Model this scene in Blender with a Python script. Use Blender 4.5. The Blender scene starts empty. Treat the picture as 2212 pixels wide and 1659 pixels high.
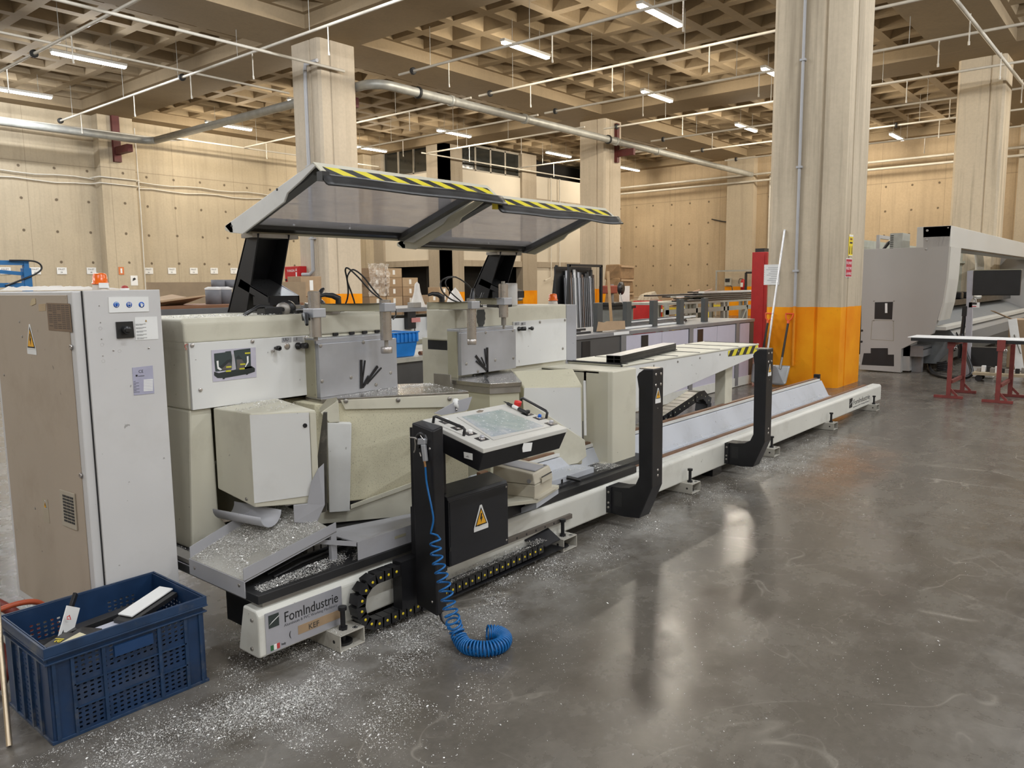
import bpy, bmesh, math, random
import numpy as np
from mathutils import Vector, Matrix
random.seed(7)
SC = bpy.context.scene
COL = SC.collection
# ------------------------------------------------------------------ camera
F_PX, PITCH, ROLL, YAW, EYE = 1687.3, math.radians(7.2165), math.radians(-0.6113), math.radians(39.98), 1.55
def _basis():
    c, s = math.cos(PITCH), math.sin(PITCH); cr, sr = math.cos(ROLL), math.sin(ROLL)
    M = Matrix(((cr, -sr, 0), (sr, cr, 0), (0, 0, 1)))
    rt = M @ Vector((1, 0, 0)); fw = M @ Vector((0, -s, c)); up = M @ Vector((0, -c, -s))
    mx = math.sin(YAW)*rt + math.cos(YAW)*fw
    my = -math.cos(YAW)*rt + math.sin(YAW)*fw
    return Matrix((mx, my, up))
WB = _basis()
cam_d = bpy.data.cameras.new('camera'); cam = bpy.data.objects.new('camera', cam_d); COL.objects.link(cam)
cam_d.sensor_width = 36.0; cam_d.lens = F_PX/2212*36.0; cam_d.clip_end = 200; cam_d.clip_start = 0.05
_x = WB @ Vector((1, 0, 0)); _y = -(WB @ Vector((0, 1, 0))); _z = -(WB @ Vector((0, 0, 1)))
cam.matrix_world = Matrix(((_x.x, _y.x, _z.x, 0), (_x.y, _y.y, _z.y, 0), (_x.z, _y.z, _z.z, EYE), (0, 0, 0, 1)))
SC.camera = cam
# ------------------------------------------------------------------ world, exposure
w = bpy.data.worlds.new('world'); SC.world = w; w.use_nodes = True
w.node_tree.nodes['Background'].inputs[0].default_value = (.8, .85, 1, 1)
w.node_tree.nodes['Background'].inputs[1].default_value = 0.05
SC.view_settings.view_transform = 'Standard'; SC.view_settings.look = 'None'
SC.view_settings.gamma = 1.0; SC.view_settings.use_curve_mapping = False
SC.view_settings.exposure = 0.32
SC.cycles.max_bounces = 8; SC.cycles.diffuse_bounces = 5; SC.cycles.glossy_bounces = 4; SC.cycles.transparent_max_bounces = 12
LAMP_W = 85.0
LAMP_WARM = (1.0, .90, .74); LAMP_COOL = (.93, .96, 1.0)
# lamp grid: x of the left end, y of the row (the hall's ceiling fittings)
LAMP_Z = 7.0
LAMPS_X = (-10.6, -4.6, 1.5, 7.7, 14.1, 20.25, 26.6, 32.3)
LAMPS_Y = (-12.0, -3.7, -0.3, 8.45, 12.0, 20.3, 25.0)
LAMP_NEAR = 1.0
# ------------------------------------------------------------------ helpers
def at(x, y, X=None, Y=None, Z=None, pl=None):
    """world point seen at photo pixel (x, y) on one known plane"""
    r = WB @ Vector(((x-1106)/F_PX, (y-829.5)/F_PX, 1.0)); C = Vector((0, 0, EYE))
    if X is not None: t = X/r.x
    elif Y is not None: t = Y/r.y
    elif Z is not None: t = (Z-EYE)/r.z
    else:
        p0, n = Vector(pl[0]), Vector(pl[1]); t = (p0-C).dot(n)/r.dot(n)
    return C + r*t
def wloc(o):
    v = Vector((0, 0, 0))
    while o is not None: v = v + o.location; o = o.parent
    return v
def tag(o, label=None, cat=None, group=None, kind=None):
    if label: o['label'] = label
    if cat: o['category'] = cat
    if group: o['group'] = group
    if kind: o['kind'] = kind
    return o
def thing(name, label, cat, loc=(0, 0, 0), group=None):
    o = bpy.data.objects.new(name, None); o.empty_display_size = .1; COL.objects.link(o); o.location = loc
    return tag(o, label, cat, group)
class MB:
    def __init__(s): s.v = []; s.f = []; s.smooth = []; s.mi = []; s.cur = 0
    def add(s, vs, fs, smooth=False):
        b = len(s.v); s.v += [tuple(p) for p in vs]
        for f in fs: s.f.append(tuple(i+b for i in f)); s.smooth.append(smooth); s.mi.append(s.cur)
        return s
    def box(s, x0, x1, y0, y1, z0, z1):
        return s.hexa([(x0, y0, z0), (x1, y0, z0), (x1, y1, z0), (x0, y1, z0), (x0, y0, z1), (x1, y0, z1), (x1, y1, z1), (x0, y1, z1)])
    def hexa(s, p):
        return s.add(p, [(0, 3, 2, 1), (4, 5, 6, 7), (0, 1, 5, 4), (1, 2, 6, 5), (2, 3, 7, 6), (3, 0, 4, 7)])
    def obox(s, c, ax, ay, az):
        c, ax, ay, az = Vector(c), Vector(ax), Vector(ay), Vector(az)
        return s.hexa([c-ax-ay-az, c+ax-ay-az, c+ax+ay-az, c-ax+ay-az, c-ax-ay+az, c+ax-ay+az, c+ax+ay+az, c-ax+ay+az])
    def prism(s, pts, d):
        """closed polygon (3D points) extruded by vector d"""
        n = len(pts); pts = [Vector(p) for p in pts]; d = Vector(d)
        nrm = Vector((0, 0, 0))
        for i in range(n): nrm += pts[i].cross(pts[(i+1) % n])
        if nrm.dot(d) > 0: pts = pts[::-1]
        v = pts + [p+d for p in pts]
        f = [tuple(range(n)), tuple(range(2*n-1, n-1, -1))]
        for i in range(n): j = (i+1) % n; f.append((j, i, i+n, j+n))
        return s.add(v, f)
    def bar(s, a, b, w, h, up=(0, 0, 1)):
        a, b = Vector(a), Vector(b); d = (b-a); L = d.length; d.normalize()
        u = Vector(up); sd = d.cross(u)
        if sd.length < 1e-4: sd = d.cross(Vector((1, 0, 0)))
        sd.normalize(); u = sd.cross(d)
        return s.obox((a+b)/2, d*L/2, sd*w/2, u*h/2)
    def cyl(s, a, b, r, n=16, r2=None, cap=True):
        a, b = Vector(a), Vector(b); d = (b-a).normalized()
        u = d.orthogonal().normalized(); v = d.cross(u); r2 = r if r2 is None else r2
        vs = []
        for k in range(n):
            t = 2*math.pi*k/n; e = u*math.cos(t)+v*math.sin(t); vs.append(a+e*r); vs.append(b+e*r2)
        fs = [(2*k, 2*((k+1) % n), 2*((k+1) % n)+1, 2*k+1) for k in range(n)]
        s.add(vs, fs, True)
        if cap:
            s.add([vs[2*k] for k in range(n)], [tuple(range(n-1, -1, -1))]); s.add([vs[2*k+1] for k in range(n)], [tuple(range(n))])
        return s
    def tube(s, path, r, n=8, cap=True):
        P = [Vector(p) for p in path]; m = len(P); vs = []; u = None
        for i in range(m):
            d = (P[min(i+1, m-1)]-P[max(i-1, 0)]); d = d.normalized() if d.length > 1e-9 else Vector((0, 0, 1))
            if u is None: u = d.orthogonal().normalized()
            else:
                u = (u - d*u.dot(d)); u = u.normalized() if u.length > 1e-6 else d.orthogonal().normalized()
            v = d.cross(u)
            rr = r[i] if isinstance(r, (list, tuple)) else r
            for k in range(n):
                t = 2*math.pi*k/n; vs.append(P[i]+(u*math.cos(t)+v*math.sin(t))*rr)
        fs = []
        for i in range(m-1):
            for k in range(n):
                k2 = (k+1) % n; fs.append((i*n+k, i*n+k2, (i+1)*n+k2, (i+1)*n+k))
        s.add(vs, fs, True)
        if cap: s.add(vs[:n], [tuple(range(n-1, -1, -1))]); s.add(vs[-n:], [tuple(range(n))])
        return s
    def lathe(s, c, prof, n=20, axis=(0, 0, 1)):
        """prof: list of (radius, height along axis)"""
        c = Vector(c); d = Vector(axis).normalized(); u = d.orthogonal().normalized(); v = d.cross(u); vs = []
        for (r, h) in prof:
            for k in range(n):
                t = 2*math.pi*k/n; vs.append(c+d*h+(u*math.cos(t)+v*math.sin(t))*max(r, 1e-4))
        fs = []
        for i in range(len(prof)-1):
            for k in range(n):
                k2 = (k+1) % n; fs.append((i*n+k, i*n+k2, (i+1)*n+k2, (i+1)*n+k))
        return s.add(vs, fs, True)
    def quad(s, a, b, c, d): return s.add([a, b, c, d], [(0, 1, 2, 3)])
    def build(s, name, mat, parent=None, bevel=0, seg=2, **tags):
        me = bpy.data.meshes.new(name); o0 = wloc(parent) if parent is not None else Vector((0, 0, 0))
        me.from_pydata([(p[0]-o0.x, p[1]-o0.y, p[2]-o0.z) for p in s.v], [], s.f)
        me.polygons.foreach_set('use_smooth', s.smooth)
        mats = mat if isinstance(mat, (list, tuple)) else [mat]
        for m in mats: me.materials.append(m)
        if len(mats) > 1: me.polygons.foreach_set('material_index', s.mi)
        me.update()
        o = bpy.data.objects.new(name, me); COL.objects.link(o)
        if parent is not None: o.parent = parent
        if bevel:
            b = o.modifiers.new('bevel', 'BEVEL'); b.width = bevel; b.segments = seg; b.limit_method = 'ANGLE'; b.angle_limit = math.radians(40)
            b.harden_normals = False
        if tags: tag(o, **tags)
        return o
def copy_tree(o, parent=None):
    c = o.copy(); COL.objects.link(c)
    if parent is not None: c.parent = parent
    for ch in o.children: copy_tree(ch, c)
    return c
def lettering(body, org, right, up, size, mat, parent, name='lettering', align='LEFT', sx=1.0, depth=.0006, maxw=None):
    cu = bpy.data.curves.new(name, 'FONT'); cu.body = body; cu.size = size; cu.extrude = depth; cu.align_x = align; cu.resolution_u = 3
    ob = bpy.data.objects.new(name, cu); dg = bpy.context.evaluated_depsgraph_get()
    COL.objects.link(ob); dg.update()
    me = bpy.data.meshes.new_from_object(ob.evaluated_get(dg)); bpy.data.objects.remove(ob); me.name = name
    r, u = Vector(right).normalized(), Vector(up).normalized(); n = r.cross(u); o0 = wloc(parent) if parent is not None else Vector((0, 0, 0))
    if maxw:
        xs = [v.co.x for v in me.vertices]
        if xs: sx = maxw/max(1e-6, max(xs)-min(xs))
    for v in me.vertices: v.co = Vector(org)-o0 + r*v.co.x*sx + u*v.co.y + n*v.co.z
    me.materials.clear(); me.materials.append(mat); me.update()
    o = bpy.data.objects.new(name, me); COL.objects.link(o)
    if parent is not None: o.parent = parent
    return o
# ------------------------------------------------------------------ materials
MATS = {}
class NT:
    def __init__(s, name):
        s.m = bpy.data.materials.new(name); s.m.use_nodes = True; s.t = s.m.node_tree; s.b = s.t.nodes['Principled BSDF']
        s._pos = None
    def n(s, typ, **kw):
        nd = s.t.nodes.new(typ)
        for k, v in kw.items():
            if k == 'ins':
                for kk, vv in v.items():
                    if hasattr(vv, 'links') or isinstance(vv, bpy.types.NodeSocket): s.t.links.new(vv, nd.inputs[kk])
                    else: nd.inputs[kk].default_value = vv
            else: setattr(nd, k, v)
        return nd
    def pos(s, obj=False):
        if s._pos is None: s._pos = s.n('ShaderNodeTexCoord').outputs['Object'] if obj else s.n('ShaderNodeNewGeometry').outputs['Position']
        return s._pos
    def mapped(s, scale, src=None): return s.n('ShaderNodeMapping', ins={'Vector': src or s.pos(), 'Scale': scale}).outputs[0]
    def noise(s, scale, detail=4, rough=.55, vec=None, dist=0):
        return s.n('ShaderNodeTexNoise', ins={'Vector': vec or s.pos(), 'Scale': scale, 'Detail': detail, 'Roughness': rough, 'Distortion': dist}).outputs[0]
    def ramp(s, fac, stops):
        r = s.n('ShaderNodeValToRGB', ins={'Fac': fac}); e = r.color_ramp.elements
        while len(e) < len(stops): e.new(.5)
        for el, (p, c) in zip(e, stops): el.position = p; el.color = (c, c, c, 1) if isinstance(c, (int, float)) else (*c, 1)
        return r.outputs[0]
    def mix(s, fac, a, b, mode='MIX'):
        m = s.n('ShaderNodeMix', data_type='RGBA', blend_type=mode)
        for i, v in ((0, fac), (6, a), (7, b)):
            if isinstance(v, bpy.types.NodeSocket): s.t.links.new(v, m.inputs[i])
            else: m.inputs[i].default_value = v if i == 0 else (*v, 1) if len(v) == 3 else v
        return m.outputs[2]
    def math(s, op, a, b=0.0):
        m = s.n('ShaderNodeMath', operation=op)
        for i, v in ((0, a), (1, b)):
            if isinstance(v, bpy.types.NodeSocket): s.t.links.new(v, m.inputs[i])
            else: m.inputs[i].default_value = v
        return m.outputs[0]
    def set(s, **kw):
        for k, v in kw.items():
            key = {'color': 'Base Color', 'rough': 'Roughness', 'metal': 'Metallic', 'spec': 'Specular IOR Level', 'trans': 'Transmission Weight',
                   'alpha': 'Alpha', 'coat': 'Coat Weight', 'emit': 'Emission Color', 'estr': 'Emission Strength', 'normal': 'Normal', 'ior': 'IOR'}[k]
            if isinstance(v, bpy.types.NodeSocket): s.t.links.new(v, s.b.inputs[key])
            else: s.b.inputs[key].default_value = (*v, 1) if isinstance(v, tuple) and len(v) == 3 else v
        return s
    def bump(s, h, strength=.2, dist=.01):
        s.set(normal=s.n('ShaderNodeBump', ins={'Height': h, 'Strength': strength, 'Distance': dist}).outputs[0]); return s
def plain(name, col, rough=.5, metal=0.0, spec=.5, var=.12, scale=9.0, grime=0.0, grime_col=(.10, .085, .065)):
    if name in MATS: return MATS[name]
    t = NT(name); n1 = t.noise(scale, 4)
    c = t.mix(t.ramp(n1, [(.3, 0), (.75, 1)]), tuple(x*(1-var) for x in col), tuple(min(1, x*(1+var*.6)) for x in col))
    if grime:
        n2 = t.noise(scale*.45, 7, .7); c = t.mix(t.math('MULTIPLY', t.ramp(n2, [(.52, 0), (.78, 1)]), grime), c, grime_col)
    t.set(color=c, rough=t.ramp(n1, [(.2, max(0, rough-.06)), (.8, min(1, rough+.08))]), metal=metal, spec=spec)
    MATS[name] = t.m; return t.m
def emis(name, col, s):
    t = NT(name); t.set(color=(.8, .8, .8), emit=col, estr=s, rough=.4); MATS[name] = t.m; return t.m
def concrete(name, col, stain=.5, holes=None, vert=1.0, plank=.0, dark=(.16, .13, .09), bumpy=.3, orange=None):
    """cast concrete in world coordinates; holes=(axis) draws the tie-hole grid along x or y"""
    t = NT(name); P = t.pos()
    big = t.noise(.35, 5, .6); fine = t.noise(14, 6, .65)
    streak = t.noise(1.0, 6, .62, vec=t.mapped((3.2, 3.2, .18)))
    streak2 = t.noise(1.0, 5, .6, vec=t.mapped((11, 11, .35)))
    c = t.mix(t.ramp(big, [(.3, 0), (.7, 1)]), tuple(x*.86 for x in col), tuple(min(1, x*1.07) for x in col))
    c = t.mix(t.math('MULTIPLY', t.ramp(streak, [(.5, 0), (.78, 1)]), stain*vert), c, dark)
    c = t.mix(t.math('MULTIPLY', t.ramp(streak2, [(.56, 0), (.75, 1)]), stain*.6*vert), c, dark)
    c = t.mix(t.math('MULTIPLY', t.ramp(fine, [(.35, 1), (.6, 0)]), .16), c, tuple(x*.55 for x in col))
    h = fine
    if holes or plank:
        sx = t.n('ShaderNodeSeparateXYZ', ins={0: P})
        u = sx.outputs['X'] if holes == 'x' else sx.outputs['Y']; z = sx.outputs['Z']
        if holes:
            wob = t.noise(.8, 2)
            fu = t.math('SUBTRACT', t.math('FRACT', t.math('ADD', u, t.math('MULTIPLY', wob, .18))), .5)
            fz = t.math('SUBTRACT', t.math('FRACT', t.math('ADD', z, t.math('MULTIPLY', wob, .1))), .5)
            d = t.math('SQRT', t.math('ADD', t.math('POWER', fu, 2), t.math('POWER', fz, 2)))
            hm = t.ramp(d, [(.035, 1), (.055, 0)])
            top = t.math('LESS_THAN', z, 5.9)
            c = t.mix(t.math('MULTIPLY', t.math('MULTIPLY', hm, top), .85), c, (.09, .065, .04))
            # formwork panel seams every 2.4 m, lift joint
            sm = t.math('LESS_THAN', t.math('FRACT', t.math('MULTIPLY', u, 1/2.4)), .006)
            c = t.mix(t.math('MULTIPLY', sm, .5), c, dark)
            sz = t.math('LESS_THAN', t.math('ABSOLUTE', t.math('SUBTRACT', z, 5.6)), .012)
            c = t.mix(t.math('MULTIPLY', sz, .5), c, dark)
    if orange is not None:
        sx = t.n('ShaderNodeSeparateXYZ', ins={0: P})
        wv = t.math('ADD', sx.outputs['Z'], t.math('MULTIPLY', t.noise(5, 1), .02))
        o1 = t.mix(t.ramp(t.noise(1.6, 3), [(.35, 0), (.65, 1)]), (.78, .25, .004), (.86, .34, .008))
        o1 = t.mix(t.math('MULTIPLY', t.ramp(t.noise(9, 6, .7), [(.62, 0), (.8, 1)]), .4), o1, (.35, .12, .01))
        c = t.mix(t.math('LESS_THAN', wv, orange), c, o1)
    t.set(color=c, rough=.85, spec=.25); t.bump(h, bumpy, .01)
    MATS[name] = t.m; return t.m
# ------------------------------------------------------------------ shared materials
M_WALL = concrete('wall_concrete_x', (.50, .42, .30), stain=.35, holes='x')
M_WALLY = concrete('wall_concrete_y', (.50, .385, .25), stain=.3, holes='y')
M_WPIL = concrete('pilaster_concrete', (.50, .42, .31), stain=.35, orange=1.38)
M_PIL = concrete('pillar_concrete', (.60, .51, .38), stain=.75, orange=1.19)
M_PIL2 = concrete('pillar_concrete_pale', (.56, .48, .37), stain=.3, orange=1.39)
M_BLOCK = concrete('block_concrete', (.40, .34, .26), stain=.5, orange=1.3)
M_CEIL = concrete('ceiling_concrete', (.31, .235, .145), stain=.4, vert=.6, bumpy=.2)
M_PLASTER = plain('white_plaster', (.62, .56, .46), .8, var=.06, scale=1.2)
M_GALV = plain('galvanised_pipe', (.40, .40, .37), .45, .35, var=.2, scale=5)
M_WPIPE = plain('white_pipe', (.62, .58, .50), .5, var=.1, scale=6)
M_BLACK = plain('black_rubber', (.018, .018, .018), .6, var=.3, scale=20)
M_DKRED = plain('dark_red_steel', (.10, .018, .016), .6, var=.2)
M_BLKVOID = plain('dark_opening', (.015, .013, .011), .9)
M_TUBE_W = emis('lamp_glow_warm', (1.0, .93, .80), 14.0)
M_TUBE_C = emis('lamp_glow_cool', (.86, .93, 1.0), 14.0)
M_LAMPBODY = plain('lamp_housing', (.55, .53, .48), .5)
def floor_mat():
    t = NT('polished_floor'); P = t.pos()
    n1 = t.noise(.55, 6, .6); n2 = t.noise(3.5, 7, .68); n3 = t.noise(26, 5, .7)
    c = t.mix(t.ramp(n1, [(.3, 0), (.7, 1)]), (.085, .075, .062), (.15, .134, .112))
    c = t.mix(t.math('MULTIPLY', t.ramp(n2, [(.45, 0), (.7, 1)]), .55), c, (.19, .172, .146))
    c = t.mix(t.math('MULTIPLY', t.ramp(n3, [(.4, 0), (.7, 1)]), .30), c, (.06, .053, .044))
    # dark scuffs and drag marks along the traffic direction
    st = t.noise(1.0, 7, .66, vec=t.mapped((.8, 5.0, 1)), dist=.6)
    c = t.mix(t.math('MULTIPLY', t.ramp(st, [(.56, 0), (.72, 1)]), .45), c, (.045, .04, .034))
    # pale scratches: thin contour lines of warped noise
    for sc, wd, am in ((1.1, .006, .42), (2.3, .008, .25), (.6, .003, .5)):
        q = t.noise(sc, 2, .5, dist=1.2)
        line = t.ramp(t.math('ABSOLUTE', t.math('SUBTRACT', q, .5)), [(0, 1), (wd, 0)])
        gate = t.ramp(t.noise(sc*1.7+.3, 3), [(.5, 0), (.62, 1)])
        c = t.mix(t.math('MULTIPLY', t.math('MULTIPLY', line, gate), am), c, (.36, .33, .28))
    # rust bloom on the floor to the right of the rail
    sx = t.n('ShaderNodeSeparateXYZ', ins={0: P})
    dx = t.math('DIVIDE', t.math('SUBTRACT', sx.outputs['X'], 6.6), 1.3); dy = t.math('DIVIDE', t.math('SUBTRACT', sx.outputs['Y'], 1.95), .35)
    d = t.math('ADD', t.math('POWER', dx, 2), t.math('POWER', dy, 2))
    rm = t.math('MULTIPLY', t.ramp(d, [(0, .55), (1, 0)]), t.ramp(n2, [(.3, 0), (.6, 1)]))
    c = t.mix(rm, c, (.24, .12, .06))
    # whitish dust trodden along the rail, where the chips lie
    dd = t.math('POWER', t.math('DIVIDE', t.math('SUBTRACT', sx.outputs['Y'], 2.45), .42), 2)
    ex = t.math('MULTIPLY', t.math('LESS_THAN', sx.outputs['X'], 8.0), t.math('GREATER_THAN', sx.outputs['X'], -.3))
    dm = t.math('MULTIPLY', t.math('MULTIPLY', t.ramp(dd, [(0, .7), (1, 0)]), ex), t.ramp(t.noise(2.2, 8, .75), [(.42, 0), (.66, 1)]))
    c = t.mix(dm, c, (.33, .32, .30))
    r = t.math('ADD', t.ramp(n2, [(.3, .13), (.75, .33)]), t.math('MULTIPLY', t.ramp(n1, [(.3, 0), (.7, 1)]), .08))
    t.set(color=c, rough=r, spec=.5); t.bump(n3, .06, .004); return t.m
M_FLOOR = floor_mat()
# ------------------------------------------------------------------ room shell
def struct(mb, name, mat, parent=None, **k):
    o = mb.build(name, mat, parent, **k)
    if parent is None: o['kind'] = 'structure'
    return o
X0, X1, Y0, Y1 = -14.0, 50.0, -16.0, 28.2
struct(MB().box(X0, X1, Y0, Y1, -.2, 0), 'floor', M_FLOOR)
# left wall with its pilasters
mb = MB().box(X0, X1, 28.0, 28.4, 0, 8.3)
for px in (-12.3, -.3, 11.7, 22.85): mb.box(px, px+1.15 if px < 20 else px+1.1, 27.55, 28.0, 0, 7.4)
struct(mb, 'wall_left', M_WALL)
wb = struct(MB().box(35.7, 36.1, Y0, 23.0, 0, 8.3), 'wall_back', M_WALLY)
for py in (3.4, 15.0): MB().box(35.3, 35.7, py, py+1.3, 0, 7.4).build('pilaster', M_WPIL, wb)
struct(MB().box(X0, 36, Y0-.3, Y0, 0, 8.3), 'wall_right', M_WALL)
struct(MB().box(X0-.3, X0, Y0, Y1, 0, 8.3), 'wall_front', M_WALL)
# the built-in block at the far left: frame of posts and lintels, plaster infill, dark openings, strip windows
mb = MB()
for y in (23.0, 26.9): mb.box(23.3, 23.65, y, y+1.05, 0, 7.5)
for x in (23.3, 28.3, 33.6): mb.box(x, x+1.06, 23.0, 23.4, 0, 7.5)
mb.box(23.32, 23.6, 24.0, 27, 2.38, 2.64); mb.box(24.3, 35.7, 23.04, 23.35, 2.37, 2.63)
mb.box(29.3, 35.7, 23.05, 23.35, 5.2, 5.57)
struct(mb, 'wall_block', M_BLOCK)
mb = MB().box(24.36, 28.3, 23.12, 23.35, 2.63, 6.39).box(29.36, 33.6, 23.12, 23.35, 2.63, 5.2).box(29.36, 33.6, 23.12, 23.35, 5.57, 6.6).box(34.66, 35.7, 23.12, 23.35, 0, 7.3)
mb.box(23.42, 23.6, 24.05, 26.9, 2.64, 6.25).box(29.36, 33.6, 23.12, 23.3, 0, 2.37)
struct(mb, 'wall_infill', M_PLASTER)
struct(MB().box(23.6, 35.6, 24.4, 24.5, 0, 7.6).box(24.5, 24.6, 24.4, 28, 0, 7.6), 'wall_inner_shade', M_BLKVOID)  # near-black colour stands in for the shade inside the openings
M_WINGLASS = plain('dark_glass', (.02, .022, .02), .12, spec=.6); M_FRAME = plain('window_frame', (.30, .27, .22), .6)
def window(i, a, b, z0, z1, n, axis):
    mb = MB(); o = None
    d = (Vector(b)-Vector(a)); L = d.length; d.normalize()
    A = Vector(a)
    for k in range(n+1):
        p = A+d*(L*k/n); mb.bar((p.x, p.y, z0), (p.x, p.y, z1), .09, .09, up=d)
    for z in (z0, z1): mb.bar((A.x, A.y, z), (A.x+d.x*L, A.y+d.y*L, z), .09, .09)
    o = struct(mb, 'window_%d' % i, M_FRAME)
    for k in range(n):
        p, q = A+d*(L*k/n+.05), A+d*(L*(k+1)/n-.05)
        MB().bar((p.x, p.y, (z0+z1)/2), (q.x, q.y, (z0+z1)/2), .02, z1-z0-.1).build('pane', M_WINGLASS, o)
window(1, (24.36, 23.2, 0), (28.3, 23.2, 0), 6.42, 7.45, 4, 'x')
window(2, (23.5, 24.05, 0), (23.5, 26.9, 0), 6.28, 7.45, 3, 'y')
# grey door in the dark opening
d = struct(MB().box(26.9, 27.9, 23.9, 23.95, 0, 1.95), 'door_1', plain('grey_door', (.10, .095, .085), .6))
MB().box(26.97, 27.03, 23.86, 23.9, .95, 1.05).build('door_handle', M_GALV, d)
# ------------------------------------------------------------------ ceiling: waffle slab on dropped beams
ZB, ZR, ZC = 7.3, 7.6, 8.02
mb = MB()
xb = [(-.85+12*k, .75+12*k) for k in range(-1, 4)]     # beams along y
yb = [(3.3+12*k, 4.95+12*k) for k in range(-2, 3)]     # beams along x
mb.box(X0, X1, Y0, Y1, ZC+.02, ZC+.2)
for a, b in xb: mb.box(a, b, Y0, Y1, ZB, ZC+.02)
for a, b in yb:
    xs = [X0]+[v for p in xb for v in p]+[X1]
    for i in range(0, len(xs)-1, 2):
        if xs[i+1]-xs[i] > .05: mb.box(xs[i], xs[i+1], a, b, ZB+.002, ZC+.02)
def bay(x0, x1, y0, y1):
    nx, ny = max(1, round((x1-x0)/1.045)), max(1, round((y1-y0)/1.035))
    dx, dy = (x1-x0)/nx, (y1-y0)/ny; r, tp = .12, .13
    for i in range(nx):
        for j in range(ny):
            a, b, c, d_ = x0+i*dx, x0+(i+1)*dx, y0+j*dy, y0+(j+1)*dy
            o = [(a, c, ZR), (b, c, ZR), (b, d_, ZR), (a, d_, ZR)]
            q = [(a+r, c+r, ZR), (b-r, c+r, ZR), (b-r, d_-r, ZR), (a+r, d_-r, ZR)]
            p = [(a+r+tp, c+r+tp, ZC), (b-r-tp, c+r+tp, ZC), (b-r-tp, d_-r-tp, ZC), (a+r+tp, d_-r-tp, ZC)]
            f = []
            for k in range(4):
                k2 = (k+1) % 4; f += [(k, 4+k, 4+k2, k2), (4+k, 8+k, 8+k2, 4+k2)]
            mb.add(o+q+p, f+[(8, 11, 10, 9)])
xg = [X0]+[v for p in xb for v in p if X0 < v < X1]+[X1]
if xb[0][0] < X0 < xb[0][1]: xg = xg[1:]
gaps_x = [(xb[i][1], xb[i+1][0]) for i in range(len(xb)-1)]
gaps_y = [(yb[i][1], yb[i+1][0]) for i in range(len(yb)-1)]
for gx in gaps_x:
    for gy in gaps_y: bay(*gx, *gy)
bay(xb[-1][1], X1, *gaps_y[-1]); bay(X0, xb[0][0], *gaps_y[-1]) if xb[0][0] > X0+1 else None
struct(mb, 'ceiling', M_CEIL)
# ------------------------------------------------------------------ pillars (1.1 m square, fluted corner grooves)
def pillar(x, y, mat, sx=1.1, sy=1.1):
    c = .06; g = .025
    pts = [(x+c, y), (x+.30, y), (x+.31, y+g), (x+.34, y+g), (x+.35, y), (x+sx-c, y), (x+sx, y+c), (x+sx, y+sy-c), (x+sx-c, y+sy), (x+c, y+sy), (x, y+sy-c), (x, y+.36), (x+g, y+.35), (x+g, y+.32), (x, y+.31), (x, y+c)]
    return struct(MB().prism([(a, b, 0) for a, b in pts], (0, 0, 7.45)), 'concrete_pillar', mat)
pillar(11.72, 3.64, M_PIL); pillar(11.68, 15.55, M_PIL2); pillar(23.75, 15.55, M_PIL2); pillar(24.15, 3.62, M_PIL)
# ------------------------------------------------------------------ lamps
def lamp(x, y, tube, col, view):
    t = thing('ceiling_lamp', 'lamp', 'lamp', (x, y, LAMP_Z), 'strip lamps under the waffle ceiling')
    MB().box(x, x+1.72, y-.07, y+.07, LAMP_Z+.03, LAMP_Z+.09).build('housing', M_LAMPBODY, t)
    MB().box(x+.02, x+1.70, y-.06, y+.06, LAMP_Z-.02, LAMP_Z+.03).build('tube', tube, t, bevel=.015)
    if view:
        for q in (.35, 1.37): MB().cyl((x+q, y, LAMP_Z+.09), (x+q, y, ZR), .006, 6).build('hanger', M_GALV, t)
    for sgn in (-1, 1):      # the bare tube shines down and to both sides
        l = bpy.data.lights.new('lamp_light', 'AREA'); l.shape = 'RECTANGLE'; l.size = 1.66; l.size_y = .08; l.energy = LAMP_W; l.color = col
        lo = bpy.data.objects.new('lamp_light', l); COL.objects.link(lo); lo.location = (.86, .075*sgn, -.05); lo.rotation_euler = (math.radians(52*sgn), 0, 0); lo.parent = t
    return t
LAMPS = {}
for i, lx in enumerate(LAMPS_X):
    for j, ly in enumerate(LAMPS_Y):
        if (i, j) in ((3, 3), (3, 4)): pass
        cool = (i <= 3) or (j <= 2 and i <= 5)
        LAMPS[i, j] = lamp(lx, ly, M_TUBE_C if cool else M_TUBE_W, LAMP_COOL if cool else LAMP_WARM, j >= 3 and i >= 3)
        if lx < 3 or j <= 2:
            for c in LAMPS[i, j].children:
                if c.type == 'LIGHT': c.data.energy *= LAMP_NEAR
ORD = ('first', 'second', 'third', 'fourth', 'fifth', 'sixth', 'seventh', 'eighth')
LL = {(3, 5): 'bright white strip lamp at upper left, nearest over the waffle ceiling', (3, 6): 'white strip lamp cut off by the left edge of the picture',
      (4, 6): 'small white strip lamp left of the pillar with the red hose cabinet', (5, 6): 'bluish strip lamp just right of the pillar with the red hose cabinet',
      (5, 5): 'strip lamp above the middle of the raised saw guards', (4, 4): 'wide strip lamp crossed by a thin pipe, upper middle of the ceiling',
      (4, 3): 'largest strip lamp near the top edge, left of the big stained pillar', (6, 5): 'small strip lamp just left of the second pillar',
      (7, 5): 'thin strip lamp right of the second pillar near the back wall', (5, 4): 'strip lamp halfway between the second pillar and the stained pillar',
      (6, 4): 'small strip lamp low beside the left edge of the stained pillar', (5, 3): 'strip lamp half hidden behind the left edge of the stained pillar',
      (7, 3): 'small strip lamp between the stained pillar and the right pillar'}
for k, o in LAMPS.items():
    if k in LL: o['label'] = LL[k]
    else: o['label'] = 'unseen strip lamp, %s row from the right wall, %s along it' % (ORD[k[1]], ORD[k[0]])
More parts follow.
